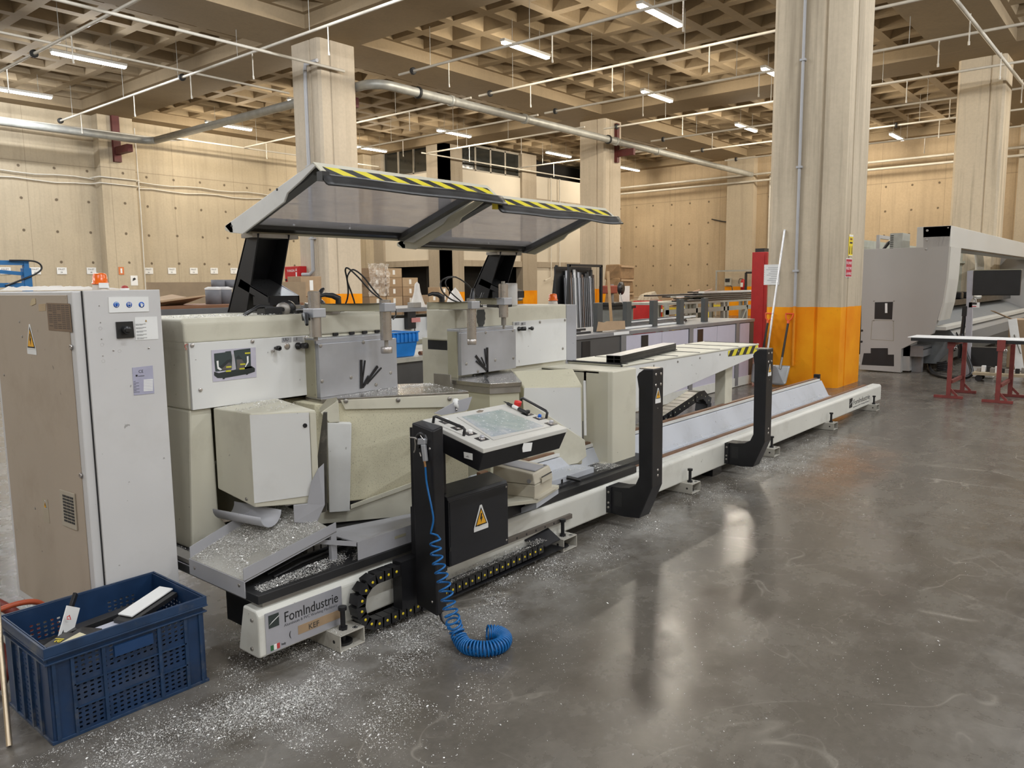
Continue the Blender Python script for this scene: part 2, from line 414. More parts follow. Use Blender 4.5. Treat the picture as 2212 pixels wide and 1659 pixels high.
# ------------------------------------------------------------------ pipes under the ceiling
def pipe(name, path, r, mat, label, cat='pipe', group=None, drops=(), n=8, zd=.5, parts=True):
    t = thing(name, label, cat, path[0], group)
    MB().tube(path, r, n).build('pipe_run', mat, t)
    for q in drops:
        MB().tube([(q[0], q[1], q[2]+.02), (q[0], q[1], q[2]-zd)], .013, 6).tube([(q[0], q[1], q[2]-zd), (q[0]+.01, q[1], q[2]-zd-.07)], .02, 6).build('sprinkler_drop', M_WPIPE, t)
    return t
ZP = 6.7
def ypipe(x, y0, y1, label, ds, collars=(), z=ZP, r=.032):
    t = pipe('sprinkler_pipe', [(x, y0, z), (x, y1, z)], r, M_WPIPE, label, group='sprinkler pipes across the hall', drops=[(x, y, z) for y in ds])
    for y in collars: MB().lathe((x, y-.03, z), [(.03, 0), (.085, 0), (.085, .06), (.03, .06)], 12, (0, 1, 0)).build('flange', M_BLACK, t)
    for y in list(ds): MB().cyl((x, y+.6, z), (x, y+.6, ZR), .006, 5).build('hanger_rod', M_GALV, t)
    return t
ypipe(7.05, 8, 26.5, 'sprinkler pipe at upper left running back past the bright strip lamp', (17.5, 21.2, 24), (19.5,))
ypipe(10.17, 6, 26.6, 'long white sprinkler pipe crossing in front of the left pillar top', (13.2, 15.9, 18.6, 21.6, 25.0), (19.0, 26.5))
ypipe(13.58, -2, 14.9, 'sprinkler pipe crossing under the wide strip lamp and ending at the grey main', (7.2, 10.2, 13.2), (14.4,))
ypipe(16.5, -2, 14.9, 'bright white sprinkler pipe running up to the left edge of the stained pillar', (8.1, 10.6, 13.1), (14.5,))
ypipe(19.45, -4, 14.9, 'sprinkler pipe passing behind the middle of the stained pillar', (4.2, 8.2, 11.5), (14.5,))
ypipe(22.7, -4, 14.9, 'sprinkler pipe in front of the right pillar top', (5.6, 8.6, 12), (14.4,))
ypipe(25.8, -4, 14.9, 'sprinkler pipe just behind the right pillar', (5.2, 9.1, 12.5), (14.4, 8.0))
ypipe(28.9, -4, 14.9, 'sprinkler pipe far right, running behind the right pillar', (6.1, 10), (14.4, 7.4))
ypipe(32.0, -4, 14.9, 'furthest sprinkler pipe by the back wall', (7.2, 10.4), (14.4,))
ypipe(16.5, 15.2, 26.6, 'sprinkler pipe behind the left pillar, sloping up right beside it', (17.7, 21.5, 25.2), (15.8,))
ypipe(19.5, 15.2, 26.6, 'sprinkler pipe over the raised saw guards, first past the grey main', (18.2, 21.3), (15.8,))
ypipe(22.0, 15.2, 22.6, 'sprinkler pipe over the windows of the plastered block', (17.9, 20.4), (15.8,))
ypipe(27.5, 15.2, 22.6, 'sprinkler pipe near the far windows behind the second pillar', (18, 20.6))
def xpipe(pts, label, r=.034, mat=M_WPIPE, drops=()):
    return pipe('cross_pipe', pts, r, mat, label, group='pipes along the hall', drops=drops)
xpipe([(-4, 15.45, ZP-.075), (12.3, 15.4, ZP-.075)], 'white pipe running down right across the pillar with the hose cabinet')
xpipe([(5, 18.75, ZP+.1), (13.1, 18.8, ZP+.1)], 'thin white pipe behind the bright strip lamp at upper left', r=.028)
xpipe([(4, 27.2, ZP-.05), (13.9, 26.9, ZP-.05), (14.4, 26.75, ZP+.05)], 'thin white pipe above the grey main along the left wall', r=.035)
xpipe([(13.7, 26.7, ZP), (23, 26.7, ZP)], 'thin pipe low along the left wall left of the pillar', r=.03)
xpipe([(16, 3.38, ZP-.08), (35, 3.3, ZP-.08)], 'white pipe slanting down across the top right corner', drops=[(18.1, 3.38, ZP), (21.6, 3.36, ZP), (24.8, 3.34, ZP)], r=.04)
xpipe([(21.8, 22.75, ZP), (35.6, 22.75, ZP)], 'thin pipe sagging across the block windows', r=.03)
xpipe([(35.2, 23, 6.15), (35.2, 3, 6.15)], 'white pipe along the back wall near the ceiling', r=.05)
xpipe([(35.2, 23, 6.45), (35.2, -6, 6.45)], 'second white pipe along the back wall, the upper one', r=.05)
# grey main: along x before the second pillar, round the left pillar and back to the left wall
ZM = 6.42
def arc(c, r, a0, a1, z, n=8): return [(c[0]+r*math.cos(math.radians(a0+(a1-a0)*k/n)), c[1]+r*math.sin(math.radians(a0+(a1-a0)*k/n)), z) for k in range(n+1)]
t = thing('grey_main_pipe', 'thick grey ceiling main that bends at the left pillar and runs to the back', 'pipe', (12.9, 15, ZM))
path = [(35.0, 15.0, ZM), (13.4, 15.0, ZM)] + arc((13.4, 15.5), .5, 270, 180, ZM) + [(12.9, 26.0, ZM)] + arc((12.5, 26.0), .4, 0, 90, ZM) + [(2, 26.4, ZM)]
MB().tube(path, .115, 14).build('pipe_run', M_GALV, t)
for x in (15.5, 18.6, 23.6, 26.4): MB().lathe((x, 15, ZM), [(.115, -.05), (.145, -.05), (.145, .05), (.115, .05)], 14, (1, 0, 0)).build('coupling', M_GALV, t)
for x, y in ((14.3, 15.0), (23.1, 15.0)): MB().lathe((x, y, ZM), [(.115, -.03), (.15, -.03), (.15, .03), (.115, .03)], 14, (1, 0, 0)).build('flange', M_BLACK, t)
def bracket(x, y, label, flip=1):
    t = thing('pipe_bracket', label, 'bracket', (x, y, 6.2), 'dark red pipe brackets')
    MB().box(x, x+.16, y-.06, y+.055, 5.85, 7.2).build('upright', M_DKRED, t)
    MB().box(x+.02, x+.14, y-.72*flip, y, 6.04, 6.27).build('arm', M_DKRED, t)
bracket(24.35, 15.49, 'dark red steel bracket carrying the grey main on the second pillar')
t = thing('pipe_bracket', 'dark red steel bracket arm right of the left pillar top', 'bracket', (12.78, 16.1, 6.1), 'dark red pipe brackets')
MB().box(12.78, 13.2, 16.0, 16.14, 6.02, 6.26).build('arm', M_DKRED, t); MB().box(12.76, 12.8, 15.95, 16.2, 5.9, 6.4).build('wall_plate', M_DKRED, t)
t = thing('pipe_bracket', 'dark red steel bracket on the far left wall pilaster', 'bracket', (12.2, 27.5, 6.3), 'dark red pipe brackets')
MB().box(12.12, 12.36, 27.42, 27.55, 5.8, 7.3).build('upright', M_DKRED, t); MB().box(12.15, 12.33, 26.5, 27.5, 6.03, 6.27).build('arm', M_DKRED, t)
# conduits down pillar and wall
M_CONDUIT = plain('grey_conduit', (.42, .42, .43), .5, var=.05)
t = thing('pillar_conduit', 'grey conduit pipe down the face of the left pillar to the hose cabinet', 'pipe', (11.62, 16.0, 3))
MB().tube([(11.60, 15.5, 6.75), (11.60, 15.95, 6.75), (11.60, 15.98, 6.6), (11.60, 15.98, 1.95), (11.58, 16.1, 1.86), (11.5, 16.3, 1.86)], .045, 8).build('pipe_run', M_CONDUIT, t)
for z in (2.7, 4.4): MB().box(11.55, 11.67, 15.91, 16.05, z, z+.03).build('clamp', M_CONDUIT, t)
t = thing('pillar_conduit', 'thin grey conduit running down the stained pillar beside the shovels', 'pipe', (11.7, 4.2, 3))
MB().tube([(11.69, 4.28, 7.3), (11.69, 4.28, 1.19)], .022, 8).build('pipe_run', M_CONDUIT, t)
MB().tube([(11.69, 4.28, 1.19), (11.69, 4.28, .3)], .022, 8).build('painted_run', plain('orange_paint', (.80, .28, .006), .55), t)
for z in (1.7, 3.2, 4.7): MB().box(11.66, 11.72, 4.24, 4.32, z, z+.03).build('clamp', M_CONDUIT, t)
t = thing('wall_cables', 'pair of thin white cables strung along the left wall', 'cable', (4, 27.9, 5.1))
for dz in (0, .2):
    for k, (a, b) in enumerate(((2, 11.6), (13.0, 22.8))):
        MB().tube([(a+(b-a)*i/16, 27.93-(.03 if dz else 0), 5.03+dz+.03*math.sin(i*1.7+dz*9)) for i in range(17)], .022, 6).build('cable', M_WPIPE, t)
    MB().tube([(11.5, 27.93, 5.05+dz), (11.62, 27.5, 5.07+dz), (12.95, 27.5, 5.05+dz), (13.05, 27.93, 5.03+dz)], .022, 6).build('cable', M_WPIPE, t)
xp = thing('downpipe', 'thin white cable dropping down the left wall pilaster', 'cable', (12.95, 27.5, 4))
MB().tube([(12.9, 27.52, 7), (12.92, 27.5, 4.2), (12.9, 27.52, .5)], .02, 6).build('cable', M_WPIPE, xp)
t = thing('wall_conduit', 'white pipe pair down the plastered block beside the second pillar', 'pipe', (30.6, 23, 3))
for x in (30.5, 31.2): MB().tube([(x, 23.02, 6.6), (x, 23.02, 1.9), (x-.5, 23.02, 1.75)], .035, 6).build('pipe_run', M_WPIPE, t)
t = thing('wall_conduit', 'white conduit down the back wall left of the stained pillar', 'pipe', (35.3, 14.3, 3))
MB().tube([(35.6, 14.35, 6.4), (35.6, 14.35, 1.0)], .05, 6).build('pipe_run', M_WPIPE, t)
t = thing('hanging_cable', 'black cable hanging in a hook shape on the back wall', 'cable', (35.6, 16.4, 4.5))
MB().tube([(35.62, 15.7, 6.3), (35.62, 15.72, 4.9), (35.62, 15.9, 4.35), (35.62, 16.6, 4.45), (35.62, 17.2, 4.6)], .025, 6).build('cable', M_BLACK, t)
# ------------------------------------------------------------------ machine materials
def paint(name, col, rough=.45, dirt=.35, speck=0.0, scale=3.0, dirt_col=(.22, .19, .13)):
    if name in MATS: return MATS[name]
    t = NT(name); a = t.noise(scale, 6, .65); b = t.noise(scale*.35+.4, 3)
    c = t.mix(t.ramp(b, [(.3, 0), (.7, 1)]), tuple(x*.93 for x in col), tuple(min(1, x*1.04) for x in col))
    c = t.mix(t.math('MULTIPLY', t.ramp(a, [(.53, 0), (.80, 1)]), dirt), c, dirt_col)
    if speck:
        s = t.noise(190, 3, .7); c = t.mix(t.math('MULTIPLY', t.ramp(s, [(.56, 0), (.66, 1)]), speck), c, (.20, .17, .10))
        s2 = t.noise(260, 3, .7); c = t.mix(t.math('MULTIPLY', t.ramp(s2, [(.64, 0), (.68, 1)]), speck), c, (.75, .72, .6))
    sp = t.noise(30, 2, .5); c = t.mix(t.math('MULTIPLY', t.ramp(sp, [(.74, 0), (.76, 1)]), .5), c, (.08, .07, .05))
    t.set(color=c, rough=t.ramp(a, [(.2, rough-.08), (.8, rough+.12)]), spec=.4)
    MATS[name] = t.m; return t.m
M_CREAM = paint('cream_machine_paint', (.60, .575, .47), .5, .35)
M_WHITE = paint('white_panel_paint', (.68, .68, .66), .45, .18)
M_RAILP = paint('rail_white_paint', (.66, .655, .60), .42, .30)
M_SHELL = paint('chip_covered_shell', (.62, .58, .42), .7, .25, speck=.6)
M_CHUTE = paint('grey_sheet_paint', (.36, .36, .38), .5, .35)
M_BED = paint('bed_bluegrey_paint', (.46, .48, .52), .45, .3)
M_NAMEP = paint('worn_rail_end', (.42, .40, .35), .5, .75, dirt_col=(.16, .14, .11), scale=6)
M_ALU = plain('brushed_aluminium', (.44, .45, .48), .38, .55, var=.14, scale=4)
M_CHROME = plain('turned_steel', (.55, .52, .50), .28, .9, var=.08)
M_STEEL = plain('dull_steel', (.36, .34, .31), .42, .7, var=.2)
M_TABLE = plain('polished_steel_table', (.42, .40, .37), .22, .9, var=.25, scale=7, grime=.5, grime_col=(.25, .22, .18))
M_BLK = plain('black_machine_paint', (.012, .012, .014), .42, var=.3, spec=.4)
M_BLKP = plain('black_plastic', (.016, .016, .017), .35, spec=.5)
M_OLIVE = paint('olive_casting', (.33, .31, .22), .6, .5)
M_GUIDE = plain('brown_guide_strip', (.22, .12, .07), .5, var=.3)
M_PLATEB = plain('black_oiled_plate', (.02, .02, .021), .4, spec=.5)
M_INK = plain('black_ink', (.015, .015, .016), .5)
M_SILVER = plain('silver_label', (.50, .50, .54), .35, .5, var=.08)
M_TAPE = plain('tan_tape', (.36, .25, .15), .6, var=.2)
M_RED = plain('bright_red', (.62, .02, .015), .4); M_BLUEB = plain('button_blue', (.01, .12, .55), .35)
M_YEL = plain('warning_yellow', (.78, .60, .02), .5, var=.08); M_WH = plain('white_print', (.78, .78, .76), .5, var=.04)
M_ORSIGN = plain('sign_orange', (.80, .40, .02), .5, var=.05)
def hazard(name, dirx, diry, dirz, period):
    t = NT(name); sx = t.n('ShaderNodeSeparateXYZ', ins={0: t.pos()})
    d = t.math('ADD', t.math('ADD', t.math('MULTIPLY', sx.outputs['X'], dirx), t.math('MULTIPLY', sx.outputs['Y'], diry)), t.math('MULTIPLY', sx.outputs['Z'], dirz))
    m = t.math('LESS_THAN', t.math('FRACT', t.math('MULTIPLY', d, 1/period)), .5)
    wear = t.ramp(t.noise(6, 6, .7), [(.60, 0), (.72, 1)])
    c = t.mix(m, (.72, .62, .03), (.02, .02, .02)); c = t.mix(t.math('MULTIPLY', wear, .4), c, (.55, .53, .46))
    t.set(color=c, rough=.5); MATS[name] = t.m; return t.m
M_HAZ = hazard('hazard_stripes', 1, 1.6, 0, .17); M_HAZ2 = hazard('hazard_stripes_table', 1, 0, -1.0, .155)
def bolts(pts, nrm, r, h, mat, parent, name='bolt'):
    nrm = Vector(nrm).normalized()
    for p in pts:
        p = Vector(p); MB().lathe(p, [(r, 0), (r, h*.6), (r*.75, h), (0, h)], 10, nrm).build(name, mat, parent)
def warn_sign(org, right, up, s, parent, tail=.0, name='warning_sign'):
    """yellow voltage triangle on a white backing"""
    r, u = Vector(right).normalized(), Vector(up).normalized(); n = r.cross(u); o = Vector(org)
    T = lambda x, y, d: o+r*x*s+u*y*s+n*d
    b = MB(); b.prism([T(-.6, -.12, .0005), T(.6, -.12, .0005), T(.08, 1.12, .0005), T(-.08, 1.12, .0005)], n*.0008)
    if tail: b.prism([T(-.6, -.12-tail, .0005), T(.6, -.12-tail, .0005), T(.6, -.11, .0005), T(-.6, -.11, .0005)], n*.0008)
    sg = b.build(name, M_WH, parent)
    MB().prism([T(-.5, -.05, .0016), T(.5, -.05, .0016), T(0, 1.0, .0016)], n*.0005).build('black_border', M_INK, sg if sg.parent is None or sg.parent.parent is None else parent)
    MB().prism([T(-.40, .02, .0024), T(.40, .02, .0024), T(0, .86, .0024)], n*.0005).build('yellow_field', M_ORSIGN, sg if sg.parent is None or sg.parent.parent is None else parent)
    z = [(-.02, .66), (.08, .62), (.03, .42), (.12, .44), (-.02, .10), (-.03, .32), (-.11, .30)]
    MB().prism([T(x, y, .003) for x, y in z], n*.0005).build('lightning_mark', M_INK, sg if sg.parent is None or sg.parent.parent is None else parent)
    return sg
YR = 2.69
# ================================================================== rail bed
bed = thing('saw_bed', 'long low white rail bed of the sawing machine, black support posts bolted to its front', 'machine', (1.62, YR, 0))
prof = [(YR, .075), (YR, .248), (YR+.018, .268), (2.80, .27), (2.852, .068), (YR+.02, .068)]
MB().prism([(1.62, y, z) for y, z in prof], (10.42-1.62, 0, 0)).build('front_beam', M_RAILP, bed, bevel=.008)
MB().box(4.5, 10.0, 2.755, 2.785, .268, .300).build('front_guide', M_GUIDE, bed)
MB().box(4.5, 9.98, 2.735, 2.752, .268, .288).build('guide_seal', M_WHITE, bed)
bp = [(2.80, .07), (2.80, .262), (2.905, .262), (2.99, .425), (3.10, .432), (3.16, .40), (3.16, .07)]
MB().prism([(3.3, y, z) for y, z in bp], (5.8, 0, 0)).build('bed_casting', M_BED, bed, bevel=.006)
MB().box(1.75, 3.3, 2.82, 3.16, .068, .262).build('shaded_bed_core', M_BLK, bed)  # black colour stands in for the shade under the near head
MB().box(3.3, 9.05, 3.015, 3.045, .432, .462).build('rear_guide', M_GUIDE, bed)
MB().box(3.3, 9.05, 2.995, 3.008, .432, .452).build('guide_seal', M_WHITE, bed)
MB().box(9.03, 9.08, 3.0, 3.06, .43, .50).build('end_stop', M_BLK, bed)
FOOTX = (1.942, 3.55, 5.154, 6.722, 8.337, 9.898)
for i, fx in enumerate(FOOTX):
    a, b, t_ = fx, fx+.134, .006
    m = MB().box(a, b, 2.597, 3.3, 0.002, .008).box(a, b, 2.597, 3.3, .071, .077).box(a, a+t_, 2.597, 3.3, .008, .071).box(b-t_, b, 2.597, 3.3, .008, .071)
    f = m.build('foot', M_NAMEP, bed, bevel=.002)
    MB().cyl((a+.055, 2.645, .06), (a+.055, 2.645, .165), .011, 10).cyl((a+.055, 2.645, .165), (a+.055, 2.645, .18), .019, 10).cyl((a+.055, 2.645, .077), (a+.055, 2.645, .09), .02, 6).build('leveling_bolt', M_BLK, f)
    MB().cyl((a+.065, 2.66, .009), (a+.065, 2.66, .02), .04, 16).cyl((a+.065, 2.66, .02), (a+.065, 2.66, .06), .012, 8).build('foot_pad', M_BLKP, f)
    MB().cyl((a+.10, 2.62, .0772), (a+.10, 2.62, .0782), .012, 10).cyl((a-.0005, 2.64, .04), (a+.001, 2.64, .04), .008, 10).build('bolt_hole', M_INK, f)
# cross members under the rail seen between the feet
for x in (5.75, 3.0): MB().box(x, x+.16, 2.72, 3.3, .002, .066).build('cross_member', M_BLK, bed)
# left end plate with bolts
bolts([(1.62, 2.735, .225), (1.62, 2.745, .10)], (-1, 0, 0), .009, .006, M_STEEL, bed)
# maker's plate on the left end of the front beam
xa, xb_ = 1.648, at(737, 1290, Y=YR).x
np_ = MB().box(xa, xb_, YR-.004, YR-.0005, .082, .252).build('maker_plate', M_SILVER, bed)
LW = xb_-xa
R_, U_ = (1, 0, 0), (0, 0, 1)
lettering('FomIndustrie', (xa+.085, YR-.0045, .188), R_, U_, .062, M_INK, np_, maxw=LW-.11)
lettering('Aluminium & PVC Working Machinery', (xa+.085, YR-.0045, .170), R_, U_, .017, plain('grey_ink', (.12, .12, .13), .5), np_, name='small_lettering', maxw=LW-.11)
MB().box(xa+.014, xa+.062, YR-.0055, YR-.004, .186, .240).build('logo_square', plain('logo_green_black', (.03, .04, .037), .5), np_)
MB().prism([(xa+.014, YR-.006, .199), (xa+.062, YR-.006, .226), (xa+.062, YR-.006, .229), (xa+.030, YR-.006, .212)], (0, -.0004, 0)).build('logo_stroke', M_WH, np_)
MB().box(xa+.15, xb_-.004, YR-.0052, YR-.004, .112, .150).build('tape_strip', M_TAPE, np_)
lettering('KEF', (xa+.20, YR-.0056, .117), R_, U_, .034, plain('faded_ink', (.05, .045, .04), .6), np_, name='tape_lettering')
lettering('(', (xa+.105, YR-.0046, .118), R_, U_, .034, M_INK, np_, name='tape_lettering')
for k, m in enumerate((plain('flag_green', (.03, .13, .05), .5), M_WH, plain('flag_red', (.5, .05, .05), .5))):
    MB().box(xa+.018+.014*k, xa+.032+.014*k, YR-.0055, YR-.004, .090, .112).build('flag_band', m, np_)
lettering('Italy', (xa+.068, YR-.0046, .096), R_, U_, .013, M_INK, np_, name='small_lettering')
# printed mark at the right end
xl = at(1835, 865, Y=YR).x; xr = at(1876, 850, Y=YR).x
mk = MB().box(xl, xl+.11, YR-.0015, YR-.0002, .125, .232).build('logo_square', M_INK, bed)
MB().prism([(xl, YR-.002, .155), (xl+.11, YR-.002, .195), (xl+.11, YR-.002, .199), (xl+.05, YR-.002, .18)], (0, -.0004, 0)).build('logo_stroke', M_WH, mk)
lettering('FomIndustrie', (xl+.14, YR-.0006, .145), R_, U_, .085, M_INK, bed, maxw=xr-xl-.1)
lettering('Aluminium & PVC Working Machinery', (xl+.14, YR-.0006, .112), R_, U_, .022, MATS['grey_ink'], bed, name='small_lettering', maxw=xr-xl-.1)
# slotted guide strip and cable-chain tray on the front face behind the console
MB().box(2.6, at(1230, 1098, Y=YR).x, YR-.022, YR, .150, .178).build('console_guide', plain('worn_guide', (.17, .15, .13), .45, .4), bed, bevel=.002)
for k in range(11): MB().cyl((2.7+.085*k, YR-.0235, .163), (2.7+.085*k, YR-.021, .163), .006, 8).build('guide_hole', M_INK, bed)
# ------------------------------------------------------------------ two black support posts
def post(dx, label):
    t = thing('support_post', label, 'post', (4.15+dx, 2.69, 0), 'black support posts on the rail')
    X = 4.15+dx; th = .130
    yz = [(2.365, 1.036), (2.432, 1.030), (2.466, 1.006), (2.478, .983), (2.465, .908), (2.458, .353), (2.482, .300), (2.53, .272), (2.60, .262), (2.686, .262), (2.686, .085), (2.56, .078), (2.452, .088), (2.362, .300)]
    MB().prism([(X, y, z) for y, z in yz], (th, 0, 0)).build('post_body', M_BLK, t, bevel=.006)
    MB().box(X-.012, X, 2.655, 2.689, .088, .258).build('side_flange', M_BLK, t)
    MB().box(X-.0015, X+.001, 2.575, 2.635, .14, .235).build('slot', M_INK, t)
    MB().box(X+.01, X+th-.01, 2.37, 2.465, 1.030, 1.037).build('top_plate', M_STEEL, t)
    bolts([(X+dx_, 2.3645, z) for dx_ in (.035, .095) for z in (1.0, .935)] + [(X+.07, 2.363, .40), (X+.07, 2.363, .365)], (0, -1, 0), .009, .004, M_CHROME, t)
    bolts([(X-.012, 2.672, z) for z in (.225, .155, .125)], (-1, 0, 0), .008, .004, M_STEEL, t)
    warn_sign((X+.062, 2.3635, .853), (1, 0, 0), (0, 0, 1), .055, t, tail=.45)
    MB().cyl((X+.06, 2.3625, .79), (X+.06, 2.3615, .79), .004, 8).build('rivet', M_CHROME, t)
    return t
post(0, 'black cranked support post nearer the console, bolted to the white rail')
post(at(1566, 980, Y=YR).x-4.15, 'black cranked support post further along the rail, before the pillar')
# ------------------------------------------------------------------ left saw head
h1 = thing('mitre_saw', 'near mitre saw in cream and white, its picture panel beside the electrical cabinet', 'saw', (1.63, 2.7, .268), 'mitre saws on the rail')
# carriage plate
MB().box(1.63, 2.97, 2.70, 3.72, .292, .330).build('carriage_plate', M_PLATEB, h1, bevel=.003)
MB().box(1.66, 2.9, 2.72, 3.6, .268, .292).build('carriage_runner', M_STEEL, h1)
MB().box(1.64, 1.70, 3.26, 3.72, .332, .35).build('plate_edge', M_STEEL, h1)
for x, y in ((1.70, 2.83), (1.74, 2.76), (1.95, 2.80), (2.02, 2.84), (2.05, 2.80)):
    MB().lathe((x, y, .3303), [(.012, 0), (.018, 0), (.018, .0016), (.012, .0016)], 12).build('plate_hole', M_INK, h1)
# body: top block, left column, back plate
YB = 3.435
body = MB().box(1.775, 2.97, YB, 4.02, .99, 1.30)
body.prism([(1.768, YB-.005, 1.30), (1.768, YB-.005, 1.395), (1.768, YB+.02, 1.412), (1.768, 4.02, 1.412), (1.768, 4.02, 1.30)], (1.20, 0, 0))
body.build('body_housing', M_CREAM, h1, bevel=.012, seg=3)
MB().box(1.772, 1.785, YB, 4.02, 1.272, 1.305).build('side_moulding', M_CREAM, h1)
colm = MB().prism([(1.745, YB, .33), (1.83, YB, .33), (1.985, YB, .33), (1.89, YB, .46), (1.885, YB, .99), (1.775, YB, .99)], (0, .42, 0))
colm.build('side_column', M_CREAM, h1, bevel=.01)
MB().box(1.88, 2.97, 3.84, 3.90, .33, .99).build('back_plate', M_OLIVE, h1)
MB().box(1.76, 1.775, 3.75, 3.80, .33, .99).build('column_groove', M_OLIVE, h1)
MB().box(2.2, 2.9, 3.5, 3.84, .42, .97).build('turntable_core', M_OLIVE, h1)
# front picture panel
pn = MB().box(1.783, 2.432, 3.418, YB, .992, 1.302).build('front_panel', M_WHITE, h1, bevel=.002)
P2 = lambda x, y: at(x, y, Y=3.4175)
def decal(pts, mat, parent, name, y=3.4175, d=.001, Y=None):
    q = [at(px, py, Y=y) for px, py in pts]
    return MB().prism(q, (0, -d, 0)).build(name, mat, parent)
S5 = lambda u, v: (380+u/6.9125, 680+v/6.9125)
pp = decal([S5(*q) for q in ((527, 530), (1187, 485), (1203, 930), (552, 1003))], plain('picture_lilac', (.50, .48, .56), .4), pn, 'picture_plate', d=.0015)
yp = 3.4158; dkg = plain('picture_slate', (.035, .05, .05), .5); dkg2 = plain('picture_dark', (.02, .026, .026), .5)
MATS.setdefault('picture_grey', plain('picture_grey', (.10, .09, .085), .5))
for pts, m in ((((568, 580), (735, 560), (740, 548), (820, 540), (845, 680), (830, 820), (590, 850), (575, 700)), dkg),
               (((860, 535), (940, 520), (1112, 500), (1120, 770), (1140, 790), (900, 830), (880, 660)), dkg),
               (((570, 850), (640, 870), (1130, 765), (1180, 800), (1178, 850), (1090, 880), (730, 945), (620, 945), (570, 905)), dkg2),
               (((700, 945), (735, 940), (725, 962), (695, 960)), dkg2), (((1030, 875), (1090, 870), (1070, 895), (1050, 897)), dkg2)):
    decal([S5(*q) for q in pts], m, pn, 'picture_shape', y=yp, d=.0006)
yp2 = yp-.0008
for pts, m in ((((650, 780), (760, 680), (810, 660), (845, 690), (790, 710), (690, 800)), dkg2), (((690, 800), (790, 710), (830, 740), (830, 820), (700, 825)), MATS['picture_grey']),
               (((905, 670), (985, 665), (1030, 740), (1020, 790), (915, 820)), MATS['picture_grey']), (((890, 650), (935, 600), (990, 660)), dkg2),
               (((605, 690), (635, 685), (640, 780), (690, 815), (660, 830), (620, 805)), M_WH), (((1058, 620), (1083, 615), (1085, 710), (1040, 780), (1030, 775), (1062, 705)), M_WH),
               (((840, 590), (865, 585), (885, 800), (835, 810)), M_SILVER)):
    decal([S5(*q) for q in pts], m, pn, 'picture_shape', y=yp2, d=.0005)
ycol = plain('picture_yellow', (.55, .52, .03), .5)
for u, v in ((790, 778), (785, 840), (1000, 738), (988, 805), (1070, 572)):
    decal([S5(u-40, v+14), S5(u-40, v-8), S5(u+38, v-14), S5(u+38, v+8)], ycol, pn, 'picture_mark', y=yp2-.0006, d=.0004)
bolts([at(*S5(*q), Y=3.418) for q in ((240, 457), (1140, 398), (1938, 345), (365, 1120))], (0, -1, 0), .010, .006, M_CHROME, pn)
# knobs and gauges on the panel
k = at(*S5(1480, 495), Y=3.418); MB().lathe(k, [(.007, 0), (.007, .02), (.013, .021), (.013, .04), (.006, .042)], 7, (0, -1, 0)).build('clamp_knob', M_BLKP, pn)
k = at(*S5(1432, 540), Y=3.418); MB().lathe(k, [(.006, 0), (.006, .016), (0, .018)], 10, (0, -1, 0)).build('lever_pin', M_CHROME, pn)
k = at(*S5(1658, 470), Y=3.418); MB().lathe(k, [(.017, 0), (.017, .003), (.012, .004), (0, .004)], 16, (0, -1, 0)).build('gauge', M_CHROME, pn)
k = at(*S5(1812, 465), Y=3.418); MB().lathe(k, [(.018, 0), (.018, .012), (.012, .013), (.012, .03), (.015, .031), (.015, .06), (.010, .062), (0, .062)], 16, (.35, -1, .05)).build('regulator_knob', M_BLKP, pn)
for u0, u1, v0, v1, tx in ((1580, 1725, 335, 412, 'UU'), (1750, 1892, 328, 402, '. I')):
    lb = decal([S5(u0, v0+8), S5(u1, v0), S5(u1, v1-4), S5(u0, v1)], plain('tag_grey', (.36, .36, .37), .5), pn, 'tag_plate')
    o = at(*S5(u0+22, v1-18), Y=3.416); lettering(tx, o, R_, U_, .022, M_INK, pn, name='tag_mark')
MB().tube([at(*S5(*q), Y=3.43) for q in ((200, 440), (140, 448), (132, 480), (155, 505), (150, 525))], .0015, 5).build('red_wire', M_RED, h1)
# aluminium fence block with inserts and brushes
YF = 3.31
fx0, fx1 = 2.415, 2.942
fen = MB().box(fx0, fx1, YF, YB, .985, 1.262).build('fence_block', M_ALU, h1, bevel=.002)
MB().box(fx0-.004, fx1-.02, YF+.012, YB, 1.262, 1.288).build('fence_rail', M_ALU, h1, bevel=.002)
MB().box(fx0-.006, fx0, YF+.03, YB-.01, .985, 1.28).build('fence_side', M_OLIVE, h1)
SQ = lambda u, v: (340+u/3.95, 600+v/3.95)
bolts([at(*SQ(*q), Y=YF) for q in ((1392, 580), (1757, 550), (1405, 882), (1652, 850), (1990, 810), (1866, 912))], (0, -1, 0), .010, .003, M_STEEL, h1)
for x in (2.60, 2.71, 2.80, 2.89): MB().box(x, x+.03, YB-.012, YB-.001, 1.29, 1.305).build('fence_clip', M_BLK, h1)
def brush(px0, px1, Y, wdt, parent):
    a, b = at(*px0, Y=Y), at(*px1, Y=Y); MB().bar(a, b, wdt, .004, up=(0, 1, 0)).build('brush_strip', M_BLK, parent)
for a, b, w_ in (((1740, 700), (1740, 945), .014), ((1772, 705), (1745, 920), .008), ((1880, 755), (1752, 935), .014), ((1912, 768), (1790, 905), .008), ((1800, 835), (1755, 915), .006)):
    brush(SQ(*a), SQ(*b), YF-.004, w_, h1)
# steel work table
tz = .985
tp = [(2.385, 3.262), (3.048, 2.862), (3.184, 3.295), (3.02, 3.42), (2.40, 3.42)]
MB().prism([(x, y, tz-.022) for x, y in tp], (0, 0, .022)).build('work_table', M_TABLE, h1, bevel=.002)
